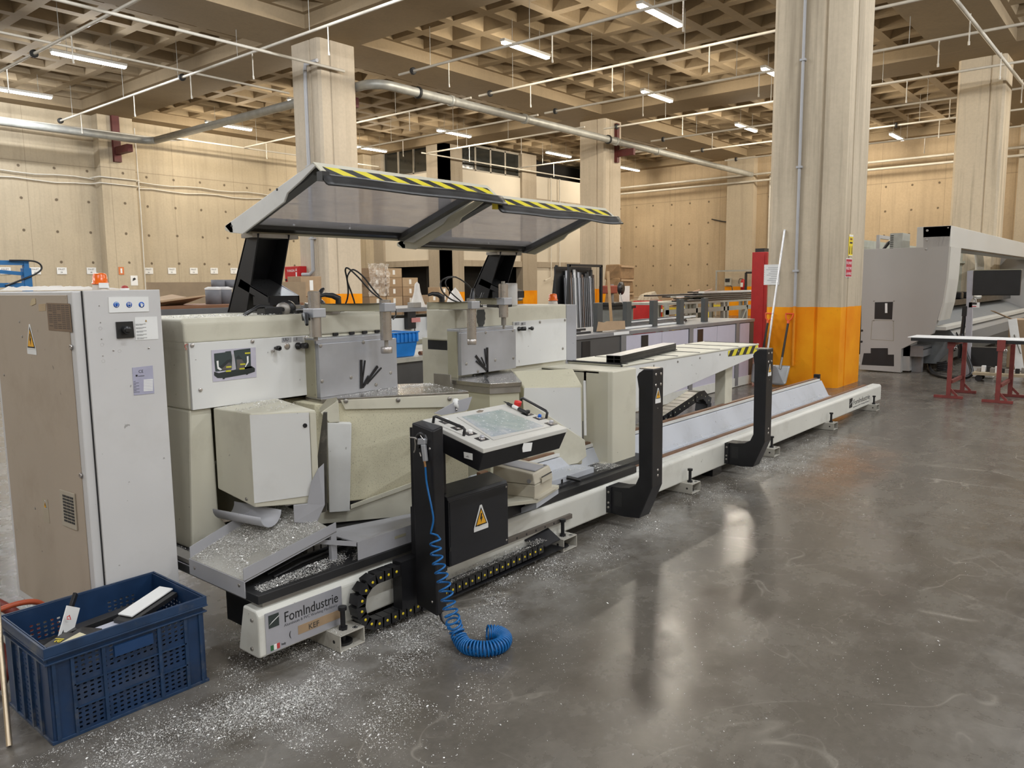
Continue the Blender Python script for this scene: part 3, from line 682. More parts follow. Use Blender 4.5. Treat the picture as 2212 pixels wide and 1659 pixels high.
# lower shell under the table
ap = [(2.355, 3.282), (3.043, 2.868), (3.175, 3.30), (3.0, 3.60), (2.355, 3.60)]
MB().prism([(x, y, .44) for x, y in ap], (0, 0, tz-.022-.44)).build('chip_shell', M_SHELL, h1, bevel=.006)
A_ = Vector((2.41, 3.25, 0)); D_ = (Vector((3.05, 2.86, 0))-A_).normalized(); N_ = Vector((D_.y, -D_.x, 0))
PA = lambda px, py, off=.008: at(px, py, pl=(A_+N_*off, N_))
def apl(pts, mat, name, off, d, parent=h1, bevel=.002):
    return MB().prism([PA(x, y, off) for x, y in pts], N_*d).build(name, mat, parent, bevel=bevel)
fl = apl([(735, 864), (1012, 851), (1010, 878), (745, 884)], M_CREAM, 'shell_flange', .0, .012)
bolts([PA(x, y, .012) for x, y in ((747, 866), (860, 864), (971, 861))], N_, .012, .008, M_STEEL, h1)
apl([(668, 1133), (893, 1112), (893, 1050), (757, 1099), (700, 1102), (690, 1085)], M_CREAM, 'skirt_panel', .006, .012)
apl([(757, 1099), (893, 1050), (893, 1040), (757, 1090)], M_CREAM, 'skirt_lip', .018, .01)
apl([(705, 910), (757, 911), (753, 1099), (709, 1102)], M_WHITE, 'front_cover', .01, .05, bevel=.004)
apl([(690, 888), (728, 861), (731, 908), (709, 910)], M_CREAM, 'cover_cap', .0, .06, bevel=.004)
MB().prism([PA(x, y, .055) for x, y in ((689, 888), (707, 866), (728, 862), (712, 886))], (0, 0, .01)).build('cap_lid', M_CREAM, h1)
# tilting cutter unit at the left
ua, ub, uc = Vector((1.902, 3.137, 0)), Vector((2.118, 2.944, 0)), Vector((1.883, 3.39, 0))
ud = ub+(uc-ua)*1.4
un = (ub-ua).normalized(); unn = Vector((un.y, -un.x, 0))
pts = [ua, ub, ub+(uc-ua)*1.3+Vector((.12, .12, 0)), uc+Vector((0, .03, 0))]
m = MB(); zt = [.990, .995, 1.0, .990]; zb_ = [.553, .56, .56, .60]
m.hexa([Vector((p.x, p.y, z)) for p, z in zip(pts, zb_)]+[Vector((p.x, p.y, z)) for p, z in zip(pts, zt)])
m.build('cutter_cover', M_CREAM, h1, bevel=.006)
MB().prism([ua+unn*.001+Vector((0, 0, .575)), ub+unn*.001+Vector((0, 0, .60))-un*.03, ub+unn*.001-un*.03+Vector((0, 0, .985)), ua+unn*.001+Vector((0, 0, .982))], unn*.004).build('cover_face', M_WHITE, h1)
MB().prism([ub+unn*.001-un*.026+Vector((0, 0, .66)), ub+unn*.001+Vector((0, 0, .66)), ub+unn*.001+Vector((0, 0, .985)), ub+unn*.001-un*.026+Vector((0, 0, .985))], unn*.008).build('cover_strip', M_CREAM, h1)
k = at(536, 1080, pl=(ua, unn)); bolts([at(532, 1078, pl=((1.895, 3.2, 0), (-1, -.08, 0)))], (-1, 0, 0), .008, .003, M_STEEL, h1)
MB().lathe(at(659, 919, pl=(ua+unn*.006, unn)), [(.010, 0), (.010, .003), (.006, .003), (0, .001)], 12, unn).build('latch_hole', M_BLK, h1)
# chip slide between unit and shell
PU = lambda px, py, off=.0: at(px, py, pl=(ub+unn*off, unn))
MB().prism([PU(698, 892, -.06), PU(706, 892, -.06), PU(706, 1105, .0), PU(682, 1110, .0), PU(683, 1010, -.02)], -unn*.03).build('chip_slide', plain('shaded_gap_steel', (.05, .045, .035), .5, .3, grime=.6, grime_col=(.35, .32, .25)), h1)  # dark tone paints the shaded gap, paler blotches the chips
MB().prism([PU(672, 1041, .012), PU(687, 1012, .012), PU(700, 1000, .0), PU(702, 1090, .012), PU(684, 1130, .012), PU(636, 1128, .02), PU(634, 1090, .02), PU(664, 1087, .012)], unn*.01).build('slide_spout', M_CHUTE, h1, bevel=.003)
# half-round trough under the unit
tr = MB(); A0 = Vector((1.885, 3.36, .555)); 
ctr0, ctr1 = Vector((1.90, 3.33, .545)), Vector((1.975, 3.06, .535))
dirv = (ctr1-ctr0); sd = Vector((-dirv.y, dirv.x, 0)).normalized()*-1
vs = []; NN = 10
for c in (ctr0, ctr1):
    for kk in range(NN+1):
        a_ = math.pi*(kk/NN); vs.append(c + sd*(.07*math.cos(a_)+.05) + Vector((0, 0, -.062*math.sin(a_))))
tr.add(vs, [(kk, kk+1, NN+2+kk, NN+1+kk) for kk in range(NN)], True)
o = tr.build('chip_trough', M_CHUTE, h1); s_ = o.modifiers.new('thick', 'SOLIDIFY'); s_.thickness = .004
# inclined chip chute
CX = 1.63
fl_, fr_ = Vector((CX, 3.228, .365)), Vector((CX, 2.798, .365))
bl_, br_ = Vector((2.12, 3.228, .53)), Vector((2.12, 2.798, .475))
bl_ = at(600, 1095, Y=3.228); bl_ = Vector((bl_.x, 3.228, .52)); br_ = at(727, 1158, Y=2.80); br_ = Vector((br_.x, 2.80, .455))
ch = MB().hexa([fl_, fr_, br_, bl_, fl_+Vector((0, 0, .005)), fr_+Vector((0, 0, .005)), br_+Vector((0, 0, .005)), bl_+Vector((0, 0, .005))])
chute = ch.build('chip_chute', paint('chute_floor', (.34, .33, .30), .5, .4, speck=.8), h1)
MB().box(CX-.004, CX, 2.79, 3.235, .298, .368).build('chute_lip', M_CHUTE, chute)
H = .055
for a_, b_, nm in ((fl_, bl_, 'chute_wall'), (fr_, br_, 'chute_wall')):
    MB().prism([a_+Vector((0, 0, -.005)), b_+Vector((0, 0, -.005)), b_+Vector((0, 0, H-.01)), a_+Vector((0, 0, H))], (0, .004 if nm else 0, 0)).build(nm, M_CHUTE, chute)
bolts([(CX-.004, 3.19, .335), (CX-.004, 2.83, .345)], (-1, 0, 0), .008, .003, M_STEEL, chute)
MB().prism([(br_.x-.03, 2.80, .33), (br_.x, 2.80, .33), br_+Vector((0, 0, .02)), br_+Vector((-.03, 0, .01))], (0, .02, 0)).build('chute_stay', M_CHUTE, chute)
# grey tray along the plate's front
MB().prism([(2.142, 2.708, .331), (2.97, 2.708, .331), (2.97, 2.708, .413), (2.142, 2.708, .416)], (0, .004, 0)).build('tray_front', M_CHUTE, h1)
MB().hexa([(2.142, 2.712, .411), (2.97, 2.712, .409), (2.97, 3.0, .33), (2.142, 3.0, .40), (2.142, 2.712, .416), (2.97, 2.712, .413), (2.97, 3.0, .335), (2.142, 3.0, .405)]).build('tray_top', M_CHUTE, h1)
MB().prism([(2.138, 2.712, .396), (2.138, 2.712, .418), (2.01, 2.86, .432), (2.01, 2.86, .412)], (.003, .003, 0)).build('tray_flange', M_CHUTE, h1)
lettering('OMV', at(848, 1160, Y=2.7075), R_, U_, .016, M_BLK, h1, name='embossed_mark') if False else MB().box(2.36, 2.43, 2.7065, 2.708, .372, .385).build('tray_louver', M_OLIVE, h1)
for k in range(5):
    y = 2.86+.05*k; MB().tube([(1.78, y-.04, .335), (1.95, y, .342+.004*k), (2.2, y+.02, .345), (2.4, y+.05, .34)], .007, 6).build('cable', M_BLKP, h1)
for x in (2.03, 2.07, 2.11): MB().box(x, x+.03, 2.93, 2.97, .335, .37).build('terminal_block', M_STEEL, h1)
# ---- clamps of head 1
def vclamp(px, Y, zt, zb, rod, foot, parent, r=.032, arm_z=None, armx=(0, 0), arm_back=3.60, armw=.06, armh=.045, rt=.011):
    """pneumatic clamp: cylinder on a horizontal arm reaching forward from the body"""
    x = px
    cl = MB().cyl((x, Y, zb), (x, Y, zt), r, 24).build('clamp_cylinder', M_CHROME, parent, bevel=.002)
    MB().cyl((x, Y, zt), (x, Y, zt+.005), r*.9, 20).build('cylinder_cap', M_STEEL, cl)
    if rod: MB().cyl((x, Y, zb-rod), (x, Y, zb), rt, 14).build('piston_rod', M_STEEL, cl)
    if foot: MB().lathe((x, Y, zb-rod-foot), [(0, 0), (r*.95, 0), (r, .004), (r, foot-.004), (r*.9, foot), (0, foot)], 20).build('clamp_foot', M_CHROME, cl)
    za = arm_z
    MB().box(x-r-.008, x+r+.008, Y-r-.01, Y+r+.012, za, za+armh).build('clamp_collar', M_ALU, parent, bevel=.003)
    return x, Y, za
vclamp(2.378, 3.28, 1.525, 1.302, .02, 0, h1, r=.031, arm_z=1.400)
MB().prism([(2.405, 3.255, 1.402), (2.405, 3.305, 1.402), (2.56, 3.62, 1.425), (2.62, 3.60, 1.425)], (0, 0, .042)).build('clamp_arm', M_STEEL, h1, bevel=.004)
vclamp(2.772, 3.20, 1.475, 1.265, .035, .035, h1, r=.031, arm_z=1.418)
MB().prism([(2.745, 3.18, 1.420), (2.735, 3.235, 1.420), (2.50, 3.50, 1.420), (2.56, 3.53, 1.420)], (0, 0, .042)).build('clamp_arm', M_OLIVE, h1, bevel=.004)
MB().box(2.48, 2.66, 3.44, 3.62, 1.405, 1.425).build('clamp_base', M_STEEL, h1)
def lever(p, d, L, parent, mat=M_BLKP):
    p = Vector(p); d = Vector(d).normalized()
    MB().tube([p, p+Vector((0, 0, .03)), p+Vector((0, 0, .045))+d*L*.3, p+Vector((0, 0, .05))+d*L*.7, p+Vector((0, 0, .042))+d*L], [.016, .018, .015, .011, .008], 10).build('clamp_lever', mat, parent)
lever((2.335, 3.30, 1.385), (-.45, -.75, -.55), .11, h1)
lever((2.56, 3.50, 1.445), (.6, .3, .5), .09, h1); lever((2.62, 3.40, 1.46), (-.8, .2, .0), .11, h1)
tb = lambda pts, r, nm, mat, par: MB().tube(pts, r, 7).build(nm, mat, par)
def loop(pxs, Y0, Y1, r, par, nm='air_hose'):
    n = len(pxs); ctrl = [at(x, y, Y=Y0+(Y1-Y0)*i/(n-1)) for i, (x, y) in enumerate(pxs)]
    return tb(smooth(ctrl), r, nm, M_BLKP, par)
def smooth(P, k=6):
    P = [Vector(p) for p in P]; out = []
    for i in range(len(P)-1):
        p0, p1, p2, p3 = P[max(i-1, 0)], P[i], P[i+1], P[min(i+2, len(P)-1)]
        for j in range(k):
            t = j/k; out.append(.5*((2*p1)+(-p0+p2)*t+(2*p0-5*p1+4*p2-p3)*t*t+(-p0+3*p1-3*p2+p3)*t**3))
    return out+[P[-1]]
loop([(724, 672), (744, 660), (752, 635), (750, 605), (746, 583), (753, 580), (775, 600), (802, 630), (826, 648)], 3.45, 3.25, .0045, h1)
loop([(724, 673), (752, 670), (766, 660), (760, 635), (750, 605), (755, 588), (765, 583), (785, 598), (806, 625), (820, 640)], 3.48, 3.30, .0045, h1)
loop([(846, 655), (853, 665), (855, 680), (849, 690)], 3.2, 3.2, .004, h1)
# ---- top of head 1: chips, rollers, oil valve
MB().lathe((2.36, 3.53, 1.437), [(.012, 0), (.036, .0), (.036, .022), (.012, .022)], 18, (.75, .6, 0)).build('roller', M_STEEL, h1)
MB().lathe((2.42, 3.58, 1.44), [(.012, 0), (.042, .0), (.042, .03), (.012, .03)], 18, (.75, .6, 0)).build('roller', M_BLKP, h1)
MB().lathe((2.72, 3.72, 1.445), [(.012, 0), (.040, .0), (.040, .03), (.012, .03)], 18, (.75, .6, 0)).build('roller', M_BLKP, h1)
MB().box(2.24, 2.34, 3.50, 3.58, 1.412, 1.452).build('valve_block', M_BLKP, h1, bevel=.004)
MB().tube(smooth([(2.12, 3.50, 1.416), (2.17, 3.50, 1.44), (2.22, 3.52, 1.455), (2.30, 3.53, 1.45)]), .010, 8).build('valve_hose', M_BLKP, h1)
MB().box(2.44, 2.72, 3.52, 3.60, 1.413, 1.43).build('link_plate', M_BLKP, h1); MB().cyl((2.50, 3.515, 1.437), (2.66, 3.58, 1.440), .008, 8).build('link_rod', M_CHROME, h1)
# ---- guard arm and canopy
def canopy(xl, xr, z_off, arm_x, left, parent, armw=.20):
    """raised saw guard: sheet frame with a clear pane, striped front flap and rubber lip; sheet frame is inclined up towards the front"""
    yb, yf = 3.85, 3.10
    zb, zf = 1.845+z_off, 2.128+z_off
    fy, fz = 3.02, 2.065+z_off          # front flap's lower edge
    O = Vector((xl, yb, zb)); UPV = Vector((0, yf-yb, zf-zb)).normalized(); NV = Vector((0, -UPV.z, UPV.y))
    if NV.z > 0: NV = -NV                # underside normal
    L = math.hypot(yf-yb, zf-zb)
    cp = parent
    def side(x, d, cut):
        pts = [(yb+.05, zb+.035), (yf, zf), (yf-.012, zf-.02), (yf+.10, zf-.075), (yf+.22, zf-.125), (yf+.25, zf-.165), (yb-.12, zb-.015), (yb, zb-.003)]
        if cut: pts = [(yb+.05, zb+.035), (yf, zf), (yf+.02, zf-.045), (yf+.32, zf-.165), (yf+.36, zf-.20), (yb-.12, zb-.02), (yb, zb-.003)]
        return MB().prism([(x, y, z) for y, z in pts], (d, 0, 0)).build('guard_side', M_WHITE if left else M_CREAM, cp, bevel=.003)
    side(xl, .012, False); side(xr-.012, .012, True)
    # back beam (trough shaped), front beam and right inner channel
    MB().prism([(xl, y, z) for y, z in ((yb+.05, zb+.035), (yb+.05, zb+.012), (yb, zb-.004), (yb-.03, zb-.004), (yb-.03, zb+.012), (yb-.015, zb+.055))], (xr-xl, 0, 0)).build('back_beam', M_CREAM, cp, bevel=.002)
    MB().prism([(xl+.012, y, z) for y, z in ((yb-.03, zb+.006), (yb-.085, zb+.02), (yb-.085, zb+.08), (yb-.03, zb+.065))], (xr-xl-.024, 0, 0)).build('pane_channel', M_BLKP, cp)
    for x in (xl+.02, xr-.075):
        MB().prism([(x, y, z) for y, z in ((yb-.05, zb+.03), (yf+.03, zf-.02), (yf+.03, zf-.055), (yb-.05, zb-.005))], (.055, 0, 0)).build('side_channel', plain('guard_dark_channel', (.10, .10, .10), .45, .4), cp)
    # clear pane
    MB().prism([(xl+.03, yb-.05, zb+.028), (xr-.03, yb-.05, zb+.028), (xr-.03, yf, zf-.012), (xl+.03, yf, zf-.012)], NV*-.004).build('clear_pane', M_PANE, cp)
    # front flap with stripes
    MB().prism([(xl, yf+.11, zf-.035), (xl, yf, zf), (xl, fy, fz), (xl, fy+.004, fz-.004), (xl, yf+.004, zf-.006)], (xr-xl, 0, 0)).build('front_flap', M_CREAM, cp)
    d = Vector((0, fy-yf, fz-zf)).normalized(); nn = Vector((0, d.z, -d.y))
    if nn.z < 0: nn = -nn
    a = Vector((xl+.03, yf, zf))+d*.035+nn*.0008; b = Vector((xl+.03, fy, fz))-d*.006+nn*.0008
    MB().prism([a, b, b+Vector((xr-xl-.06, 0, 0)), a+Vector((xr-xl-.06, 0, 0))], nn*.0007).build('hazard_tape', M_HAZ, cp)
    # rubber lip profile
    NX = 26; pr = [(0, 0), (-.018, -.004), (-.030, -.018), (-.045, -.04), (-.060, -.052), (-.058, -.060), (-.040, -.052), (-.018, -.030), (0, -.018)]
    vs = []; 
    for i in range(NX+1):
        x = xl-.015+(xr-xl+.05)*i/NX; sag = (.008*math.sin(i*.5)*(i/NX) if not left else .002*math.sin(i*.4))
        for (dy, dz) in pr: vs.append((x, fy+.012+dy, fz+.004+dz+sag))
    n = len(pr); fs = [(i*n+k, i*n+(k+1) % n, (i+1)*n+(k+1) % n, (i+1)*n+k) for i in range(NX) for k in range(n)] + [tuple(range(n-1, -1, -1)), tuple(range(NX*n, NX*n+n))]
    MB().add(vs, fs, True).build('rubber_lip', plain('scuffed_rubber', (.035, .035, .036), .38, var=.4, scale=7), cp)
    MB().box(xl-.02, xl+.02, fy-.012, fy+.03, fz-.03, fz+.012).build('lip_end', M_YEL if not left else M_BLKP, cp)
    bolts([(xl+(xr-xl)*q, yb-.0855, zb+.05) for q in (.28, .60)], (0, -1, 0), .006, .004, M_WH, cp)
    bolts([(xl, yb-.02, zb+.03), (xl, yf+.30, zf-.10)], (-1, 0, 0), .007, .003, M_INK if left else M_WH, cp)
    # arm: inclined channel from the body top to the beam, with gusset box
    ax, aw = arm_x, armw
    top, bot = (yb-.01, zb-.004), (4.10, 1.412)
    for x in (ax, ax+aw-.008):
        MB().prism([(x, y, z) for y, z in ((top[0]-.06, top[1]), (top[0]+.06, top[1]), (bot[0]+.04, bot[1]), (bot[0]-.16, bot[1]))], (.008, 0, 0)).build('arm_side', M_BLK, cp, bevel=.002)
    MB().prism([(ax, y, z) for y, z in ((top[0]+.045, top[1]), (top[0]+.055, top[1]), (bot[0]+.03, bot[1]), (bot[0]+.02, bot[1]))], (aw, 0, 0)).build('arm_web', M_BLK, cp)
    MB().box(ax-.03, ax+aw+.06, yb-.06, yb+.05, zb-.026, zb-.004).build('arm_flange', M_STEEL, cp)
    gy = 3.72
    for x in (ax, ax+aw-.008):
        MB().prism([(x, y, z) for y, z in ((3.98, 1.60), (4.01, 1.56), (3.80, 1.49), (gy, 1.47), (gy, 1.505))], (.008, 0, 0)).build('gusset_side', M_BLK, cp)
    MB().prism([(ax, 3.985, 1.598), (ax+aw, 3.985, 1.598), (ax+aw, gy, 1.505), (ax, gy, 1.505)], (0, .003, -.006)).build('gusset_sheet', plain('black_sheet_gloss', (.03, .03, .03), .3, spec=.5, scale=30), cp)
    MB().box(ax+.01, ax+aw, gy, gy+.16, 1.455, 1.504).build('gusset_box', M_BLK, cp)
    MB().cyl((ax-.02, gy+.06, 1.445), (ax+aw+.04, gy+.06, 1.445), .014, 10).build('hinge_pin', M_STEEL, cp)
def pane_mat():
    t = NT('scratched_clear_pane'); n1 = t.noise(3, 6, .6); n2 = t.noise(1, 5, .6, vec=t.mapped((2, 30, 30)))
    m = t.math('ADD', t.ramp(n1, [(.3, .40), (.8, .55)]), t.math('MULTIPLY', t.ramp(n2, [(.45, 0), (.8, 1)]), .12))
    tr_ = t.n('ShaderNodeBsdfTransparent'); tr_.inputs[0].default_value = (.93, .93, .96, 1)
    t.set(color=(.72, .71, .74), rough=.35, spec=.5)
    mx = t.n('ShaderNodeMixShader'); t.t.links.new(m, mx.inputs[0]); t.t.links.new(tr_.outputs[0], mx.inputs[1]); t.t.links.new(t.b.outputs[0], mx.inputs[2])
    t.t.links.new(mx.outputs[0], t.t.nodes['Material Output'].inputs[0]); return t.m
M_PANE = pane_mat()
canopy(2.275, 3.49, 0.0, 2.40, True, h1, armw=.20)
# ------------------------------------------------------------------ right saw head
h2 = thing('mitre_saw', 'far mitre saw with white side panel, standing behind the control console', 'saw', (3.22, 2.72, .268), 'mitre saws on the rail')
MB().box(3.1, 4.54, 2.705, 2.76, .272, .318).build('carriage_strip', M_PLATEB, h2, bevel=.002)
MB().box(3.2, 4.85, 2.76, 3.7, .292, .33).build('carriage_plate', M_PLATEB, h2)
MB().box(3.55, 4.163, 2.80, 3.05, .33, .366).build('guide_carriage', M_BED, h2, bevel=.002)
MB().box(4.0, 4.165, 3.03, 3.05, .33, .40).build('carriage_upstand', M_CHUTE, h2)
for x in (3.66, 3.80): MB().box(x, x+.02, 2.7985, 2.801, .33, .355).build('carriage_slot', M_INK, h2)
MB().cyl((3.86, 2.80, .358), (3.92, 2.74, .336), .012, 10).build('locking_lever', M_BLKP, h2)
b2 = MB().box(3.549, 4.73, 3.43, 3.70, 1.20, 1.405); b2.build('body_housing', M_CREAM, h2, bevel=.012, seg=3)
MB().box(3.56, 3.62, 3.45, 3.7, 1.14, 1.20).build('cable_port', M_BLK, h2)
MB().box(3.7, 4.73, 3.44, 3.9, .33, 1.2).build('body_base', M_CREAM, h2)
MB().box(4.73, 4.86, 3.43, 3.95, .80, 1.400).build('side_cover', M_CHUTE, h2, bevel=.004)
p2 = MB().box(4.10, 4.712, 3.418, 3.43, .992, 1.302).build('front_panel', M_WHITE, h2, bevel=.002)
S6 = lambda u, v: (960+u/7.373, 600+v/7.373)
bolts([at(*S6(*q), Y=3.418) for q in ((1520, 705), (1917, 675), (1884, 1125))], (0, -1, 0), .010, .005, M_STEEL, p2)
k = at(*S6(1175, 815), Y=3.418); MB().lathe(k, [(.015, 0), (.015, .012), (.012, .013), (.014, .03), (.014, .055), (0, .056)], 14, (.5, -1, .05)).build('regulator_knob', M_BLKP, p2)
k = at(*S6(1345, 805), Y=3.418); MB().lathe(k, [(.007, 0), (.007, .02), (.014, .021), (.014, .035), (0, .036)], 6, (0, -1, 0)).build('clamp_knob', M_BLKP, p2)
for u in (1155, 1255):
    decal([S6(u-38, 712), S6(u+38, 704), S6(u+38, 752), S6(u-38, 760)], MATS['tag_grey'], p2, 'tag_plate'); lettering('EE' if u > 1200 else 'I I', at(*S6(u-26, 748), Y=3.416), R_, U_, .018, M_INK, p2, name='tag_mark')
MB().box(3.466, 3.992, YF, 3.43, 1.0, 1.262).build('fence_block', M_ALU, h2, bevel=.002)
MB().box(3.466, 3.98, YF+.012, 3.43, 1.262, 1.284).build('fence_rail', M_ALU, h2, bevel=.002)
MB().box(3.458, 3.466, YF+.03, 3.42, .96, 1.27).build('fence_side', M_OLIVE, h2)
bolts([at(*S6(*q), Y=YF) for q in ((655, 873), (1090, 840), (348, 1370), (810, 1310), (1097, 1277), (533, 1490))], (0, -1, 0), .010, .003, M_STEEL, h2)
for a, b, w_ in (((684, 1110), (688, 1500), .015), ((645, 1130), (668, 1370), .007), ((500, 1240), (690, 1500), .014), ((505, 1325), (640, 1440), .009), ((590, 1265), (650, 1400), .006)):
    brush(S6(*a), S6(*b), YF-.004, w_, h2)
TB = [at(*q, Z=tz) for q in ((977, 821), (1058, 829), (1127, 825), (1103, 798))]; TB.append(Vector((3.47, 3.42, tz)))
MB().prism([p-Vector((0, 0, .024)) for p in TB], (0, 0, .024)).build('work_table', M_TABLE, h2, bevel=.002)
ctr = sum(TB, Vector())/len(TB)
MB().prism([ctr+(p-ctr)*.97-Vector((0, 0, .062)) for p in TB], (0, 0, .038)).build('table_rim', M_STEEL, h2)
MB().prism([(ctr+(p-ctr)*.93)*1.0-Vector((0, 0, .60)) for p in TB], (0, 0, .538)).build('table_base', paint('table_base_olive', (.50, .48, .36), .55, .3), h2)
MB().bar(at(1040, 802, Z=tz+.001), at(1055, 826, Z=tz+.001), .012, .002).build('blade_slot', M_INK, h2)
q = [at(975, 822, Z=.985), at(975, 796, Z=1.0)]
MB().box(q[0].x-.01, q[0].x, q[0].y-.0, q[0].y+.14, .945, 1.02).build('table_stop', M_STEEL, h2)
# swung cutter unit of head 2
c2 = Vector((4.176, 2.931, .36)); d2 = Vector((.84, -.54, 0)); n2 = Vector((.54, .84, 0))
pA, pB = Vector((3.858, 3.136, 0)), Vector((4.200, 2.916, 0)); back = Vector((.22, .30, 0))
m = MB(); m.hexa([pA+Vector((0, 0, .36)), pB+Vector((0, 0, .36)), pB+back+Vector((0, 0, .36)), pA+back+Vector((0, 0, .36)), pA+Vector((0, 0, .895)), pB+Vector((0, 0, .89)), pB+back*.55+Vector((0, 0, .985)), pA+back*.6+Vector((-.03, 0, .985))])
m.build('cutter_cover', paint('cover_dusty_cream', (.56, .53, .40), .6, .6, speck=.25), h2, bevel=.012, seg=3)
PB2 = lambda px, py: at(px, py, pl=(pB-n2*.002, n2))
MB().prism([PB2(*q) for q in ((1132, 838), (1254, 837), (1256, 945), (1178, 898), (1131, 860))], -n2*.004).build('cover_face', M_WHITE, h2)
MB().prism([PB2(*q) for q in ((1128, 860), (1262, 950), (1266, 985), (1247, 1000), (1140, 1020))], -n2*.012).build('skirt_panel', M_CREAM, h2, bevel=.003)
MB().prism([PB2(*q) for q in ((1259, 822), (1264, 822), (1266, 940), (1261, 940))], -n2*.01).build('edge_strip', M_WHITE, h2)
MB().prism([at(1268, 900, Y=3.05), at(1297, 935, Y=3.05), at(1290, 955, Y=3.05), at(1268, 952, Y=3.05)], (0, .05, 0)).build('chip_spout', M_CHUTE, h2)
# clamps of head 2
vclamp(3.445, 3.20, 1.465, 1.232, .0, .035, h2, r=.028, arm_z=1.412)
MB().prism([(3.42, 3.18, 1.412), (3.415, 3.235, 1.412), (3.24, 3.36, 1.412), (3.27, 3.40, 1.412)], (0, 0, .042)).build('clamp_arm', M_OLIVE, h2, bevel=.003)
MB().box(3.44, 3.62, 3.22, 3.47, 1.404, 1.416).build('clamp_base', M_STEEL, h2)
vclamp(3.835, 3.28, 1.555, 1.345, .05, 0, h2, r=.030, arm_z=1.425, rt=.016)
MB().cyl((3.835, 3.28, 1.27), (3.835, 3.28, 1.30), .008, 10).build('clamp_tip', M_STEEL, h2)
MB().prism([(3.81, 3.26, 1.427), (3.805, 3.32, 1.427), (3.68, 3.46, 1.427), (3.74, 3.50, 1.427)], (0, 0, .042)).build('clamp_arm', M_OLIVE, h2, bevel=.003)
MB().cyl((3.835, 3.28, 1.555), (3.835, 3.28, 1.575), .012, 10).build('air_fitting', M_STEEL, h2)
lever((3.30, 3.30, 1.455), (-.9, .3, .0), .09, h2); lever((3.52, 3.26, 1.43), (.5, .3, .9), .07, h2)
MB().lathe((3.97, 3.42, 1.43), [(.01, 0), (.034, 0), (.034, .02), (.01, .02)], 16, (.75, .6, 0)).build('roller', M_BLKP, h2)
MB().lathe((4.02, 3.47, 1.44), [(.01, 0), (.034, 0), (.034, .03), (.01, .03)], 16, (.75, .6, 0)).build('roller', M_BLKP, h2)
MB().box(3.92, 4.1, 3.43, 3.5, 1.405, 1.425).build('valve_block', M_BLKP, h2)
loop([(1000, 655), (975, 647), (956, 630), (952, 610), (965, 600), (985, 599), (1010, 615), (1030, 640)], 3.25, 3.40, .0045, h2)
loop([(1000, 655), (972, 630), (962, 612), (968, 601), (985, 598)], 3.28, 3.30, .004, h2)
MB().tube([at(*S6(*q), Y=3.4) for q in ((560, 400), (590, 310), (620, 250))], [.009, .009, .012], 8).build('air_fitting', M_BLKP, h2)
canopy(3.495, 4.745, -.047, 4.40, False, h2, armw=.19)
# saw-blade shaped stain on the head
gear = [(.07*(1.0+(.14 if k % 2 else 0))*math.cos(2*math.pi*k/26)*.55, .07*(1.0+(.14 if k % 2 else 0))*math.sin(2*math.pi*k/26)) for k in range(26)]
gc = at(1039, 683, Y=3.428); MB().prism([gc+Vector((a, 0, b)) for a, b in gear], (0, -.001, 0)).build('blade_stain', plain('blade_shaped_stain', (.05, .05, .045), .7), h2)
# ================================================================== support table on the rail (white, with black profile)
tbl = thing('outfeed_table', 'white sheet outfeed table with hazard striped end, standing on the rail between the posts', 'table', (4.44, 2.85, .27))
MB().prism([(4.455, 2.845, .275), (4.44, 2.875, .275), (4.44, 3.08, .275), (4.76, 3.08, .275), (4.76, 2.845, .275)], (0, 0, .688)).build('front_column', M_CREAM, tbl, bevel=.008)
MB().box(4.40, 4.47, 2.87, 2.93, .272, .335).build('column_foot', M_CREAM, tbl, bevel=.006)
MB().box(4.44, 4.47, 3.05, 3.62, .60, .955).build('side_plate', M_CREAM, tbl, bevel=.003)
MB().prism([(4.76, 2.95, .62), (4.76, 2.95, .968), (7.155, 2.95, .968), (7.155, 2.95, .905), (7.05, 2.95, .855)], (0, .012, 0)).build('front_apron', M_WHITE, tbl, bevel=.003)
MB().prism([(4.76, 3.50, .62), (4.76, 3.50, .968), (7.155, 3.50, .968), (7.155, 3.50, .905), (7.05, 3.50, .855)], (0, -.012, 0)).build('back_apron', M_WHITE, tbl)
MB().box(4.75, 7.16, 2.945, 3.505, .962, .978).build('table_top', paint('table_top_cream', (.62, .60, .50), .5, .25), tbl, bevel=.006)
MB().box(4.44, 4.76, 2.95, 3.55, .945, .962).build('end_sheet', M_CREAM, tbl)
MB().tube([(4.74, 2.955, .95), (4.74, 2.955, .975), (4.74, 2.965, .982), (4.74, 3.50, .982), (4.74, 3.505, .95)], .006, 6).build('edge_seal', M_BLKP, tbl)
for px in (650, 920, 1170, 1400, 1610, 1800, 1990):
    x = at(1220+px/4.809, 700+(405-(px-650)*.15)/4.809, Y=2.95).x
    MB().box(x, x+.012, 2.95, 3.48, .978, .9815).build('rubber_strip', M_BLKP, tbl); bolts([(x+.006, 2.949, .935)], (0, -1, 0), .009, .004, M_STEEL, tbl)
MB().prism([at(*q, Y=2.948) for q in ((1573, 758), (1637, 744), (1637, 756), (1630, 763), (1573, 770))], (0, -.001, 0)).build('hazard_tape', M_HAZ2, tbl)
MB().box(6.6, 6.75, 3.02, 3.12, .43, .96).build('rear_column', M_CREAM, tbl, bevel=.005)
t = thing('aluminium_profile', 'black multi chamber window profile lying on the white outfeed table', 'profile', (4.77, 2.99, .982))
a_ = Vector((4.775, 2.985, .983)); dx_ = Vector((1.0, .19, 0)).normalized(); dy_ = Vector((-dx_.y, dx_.x, 0))
LP = 1.30; m = MB()
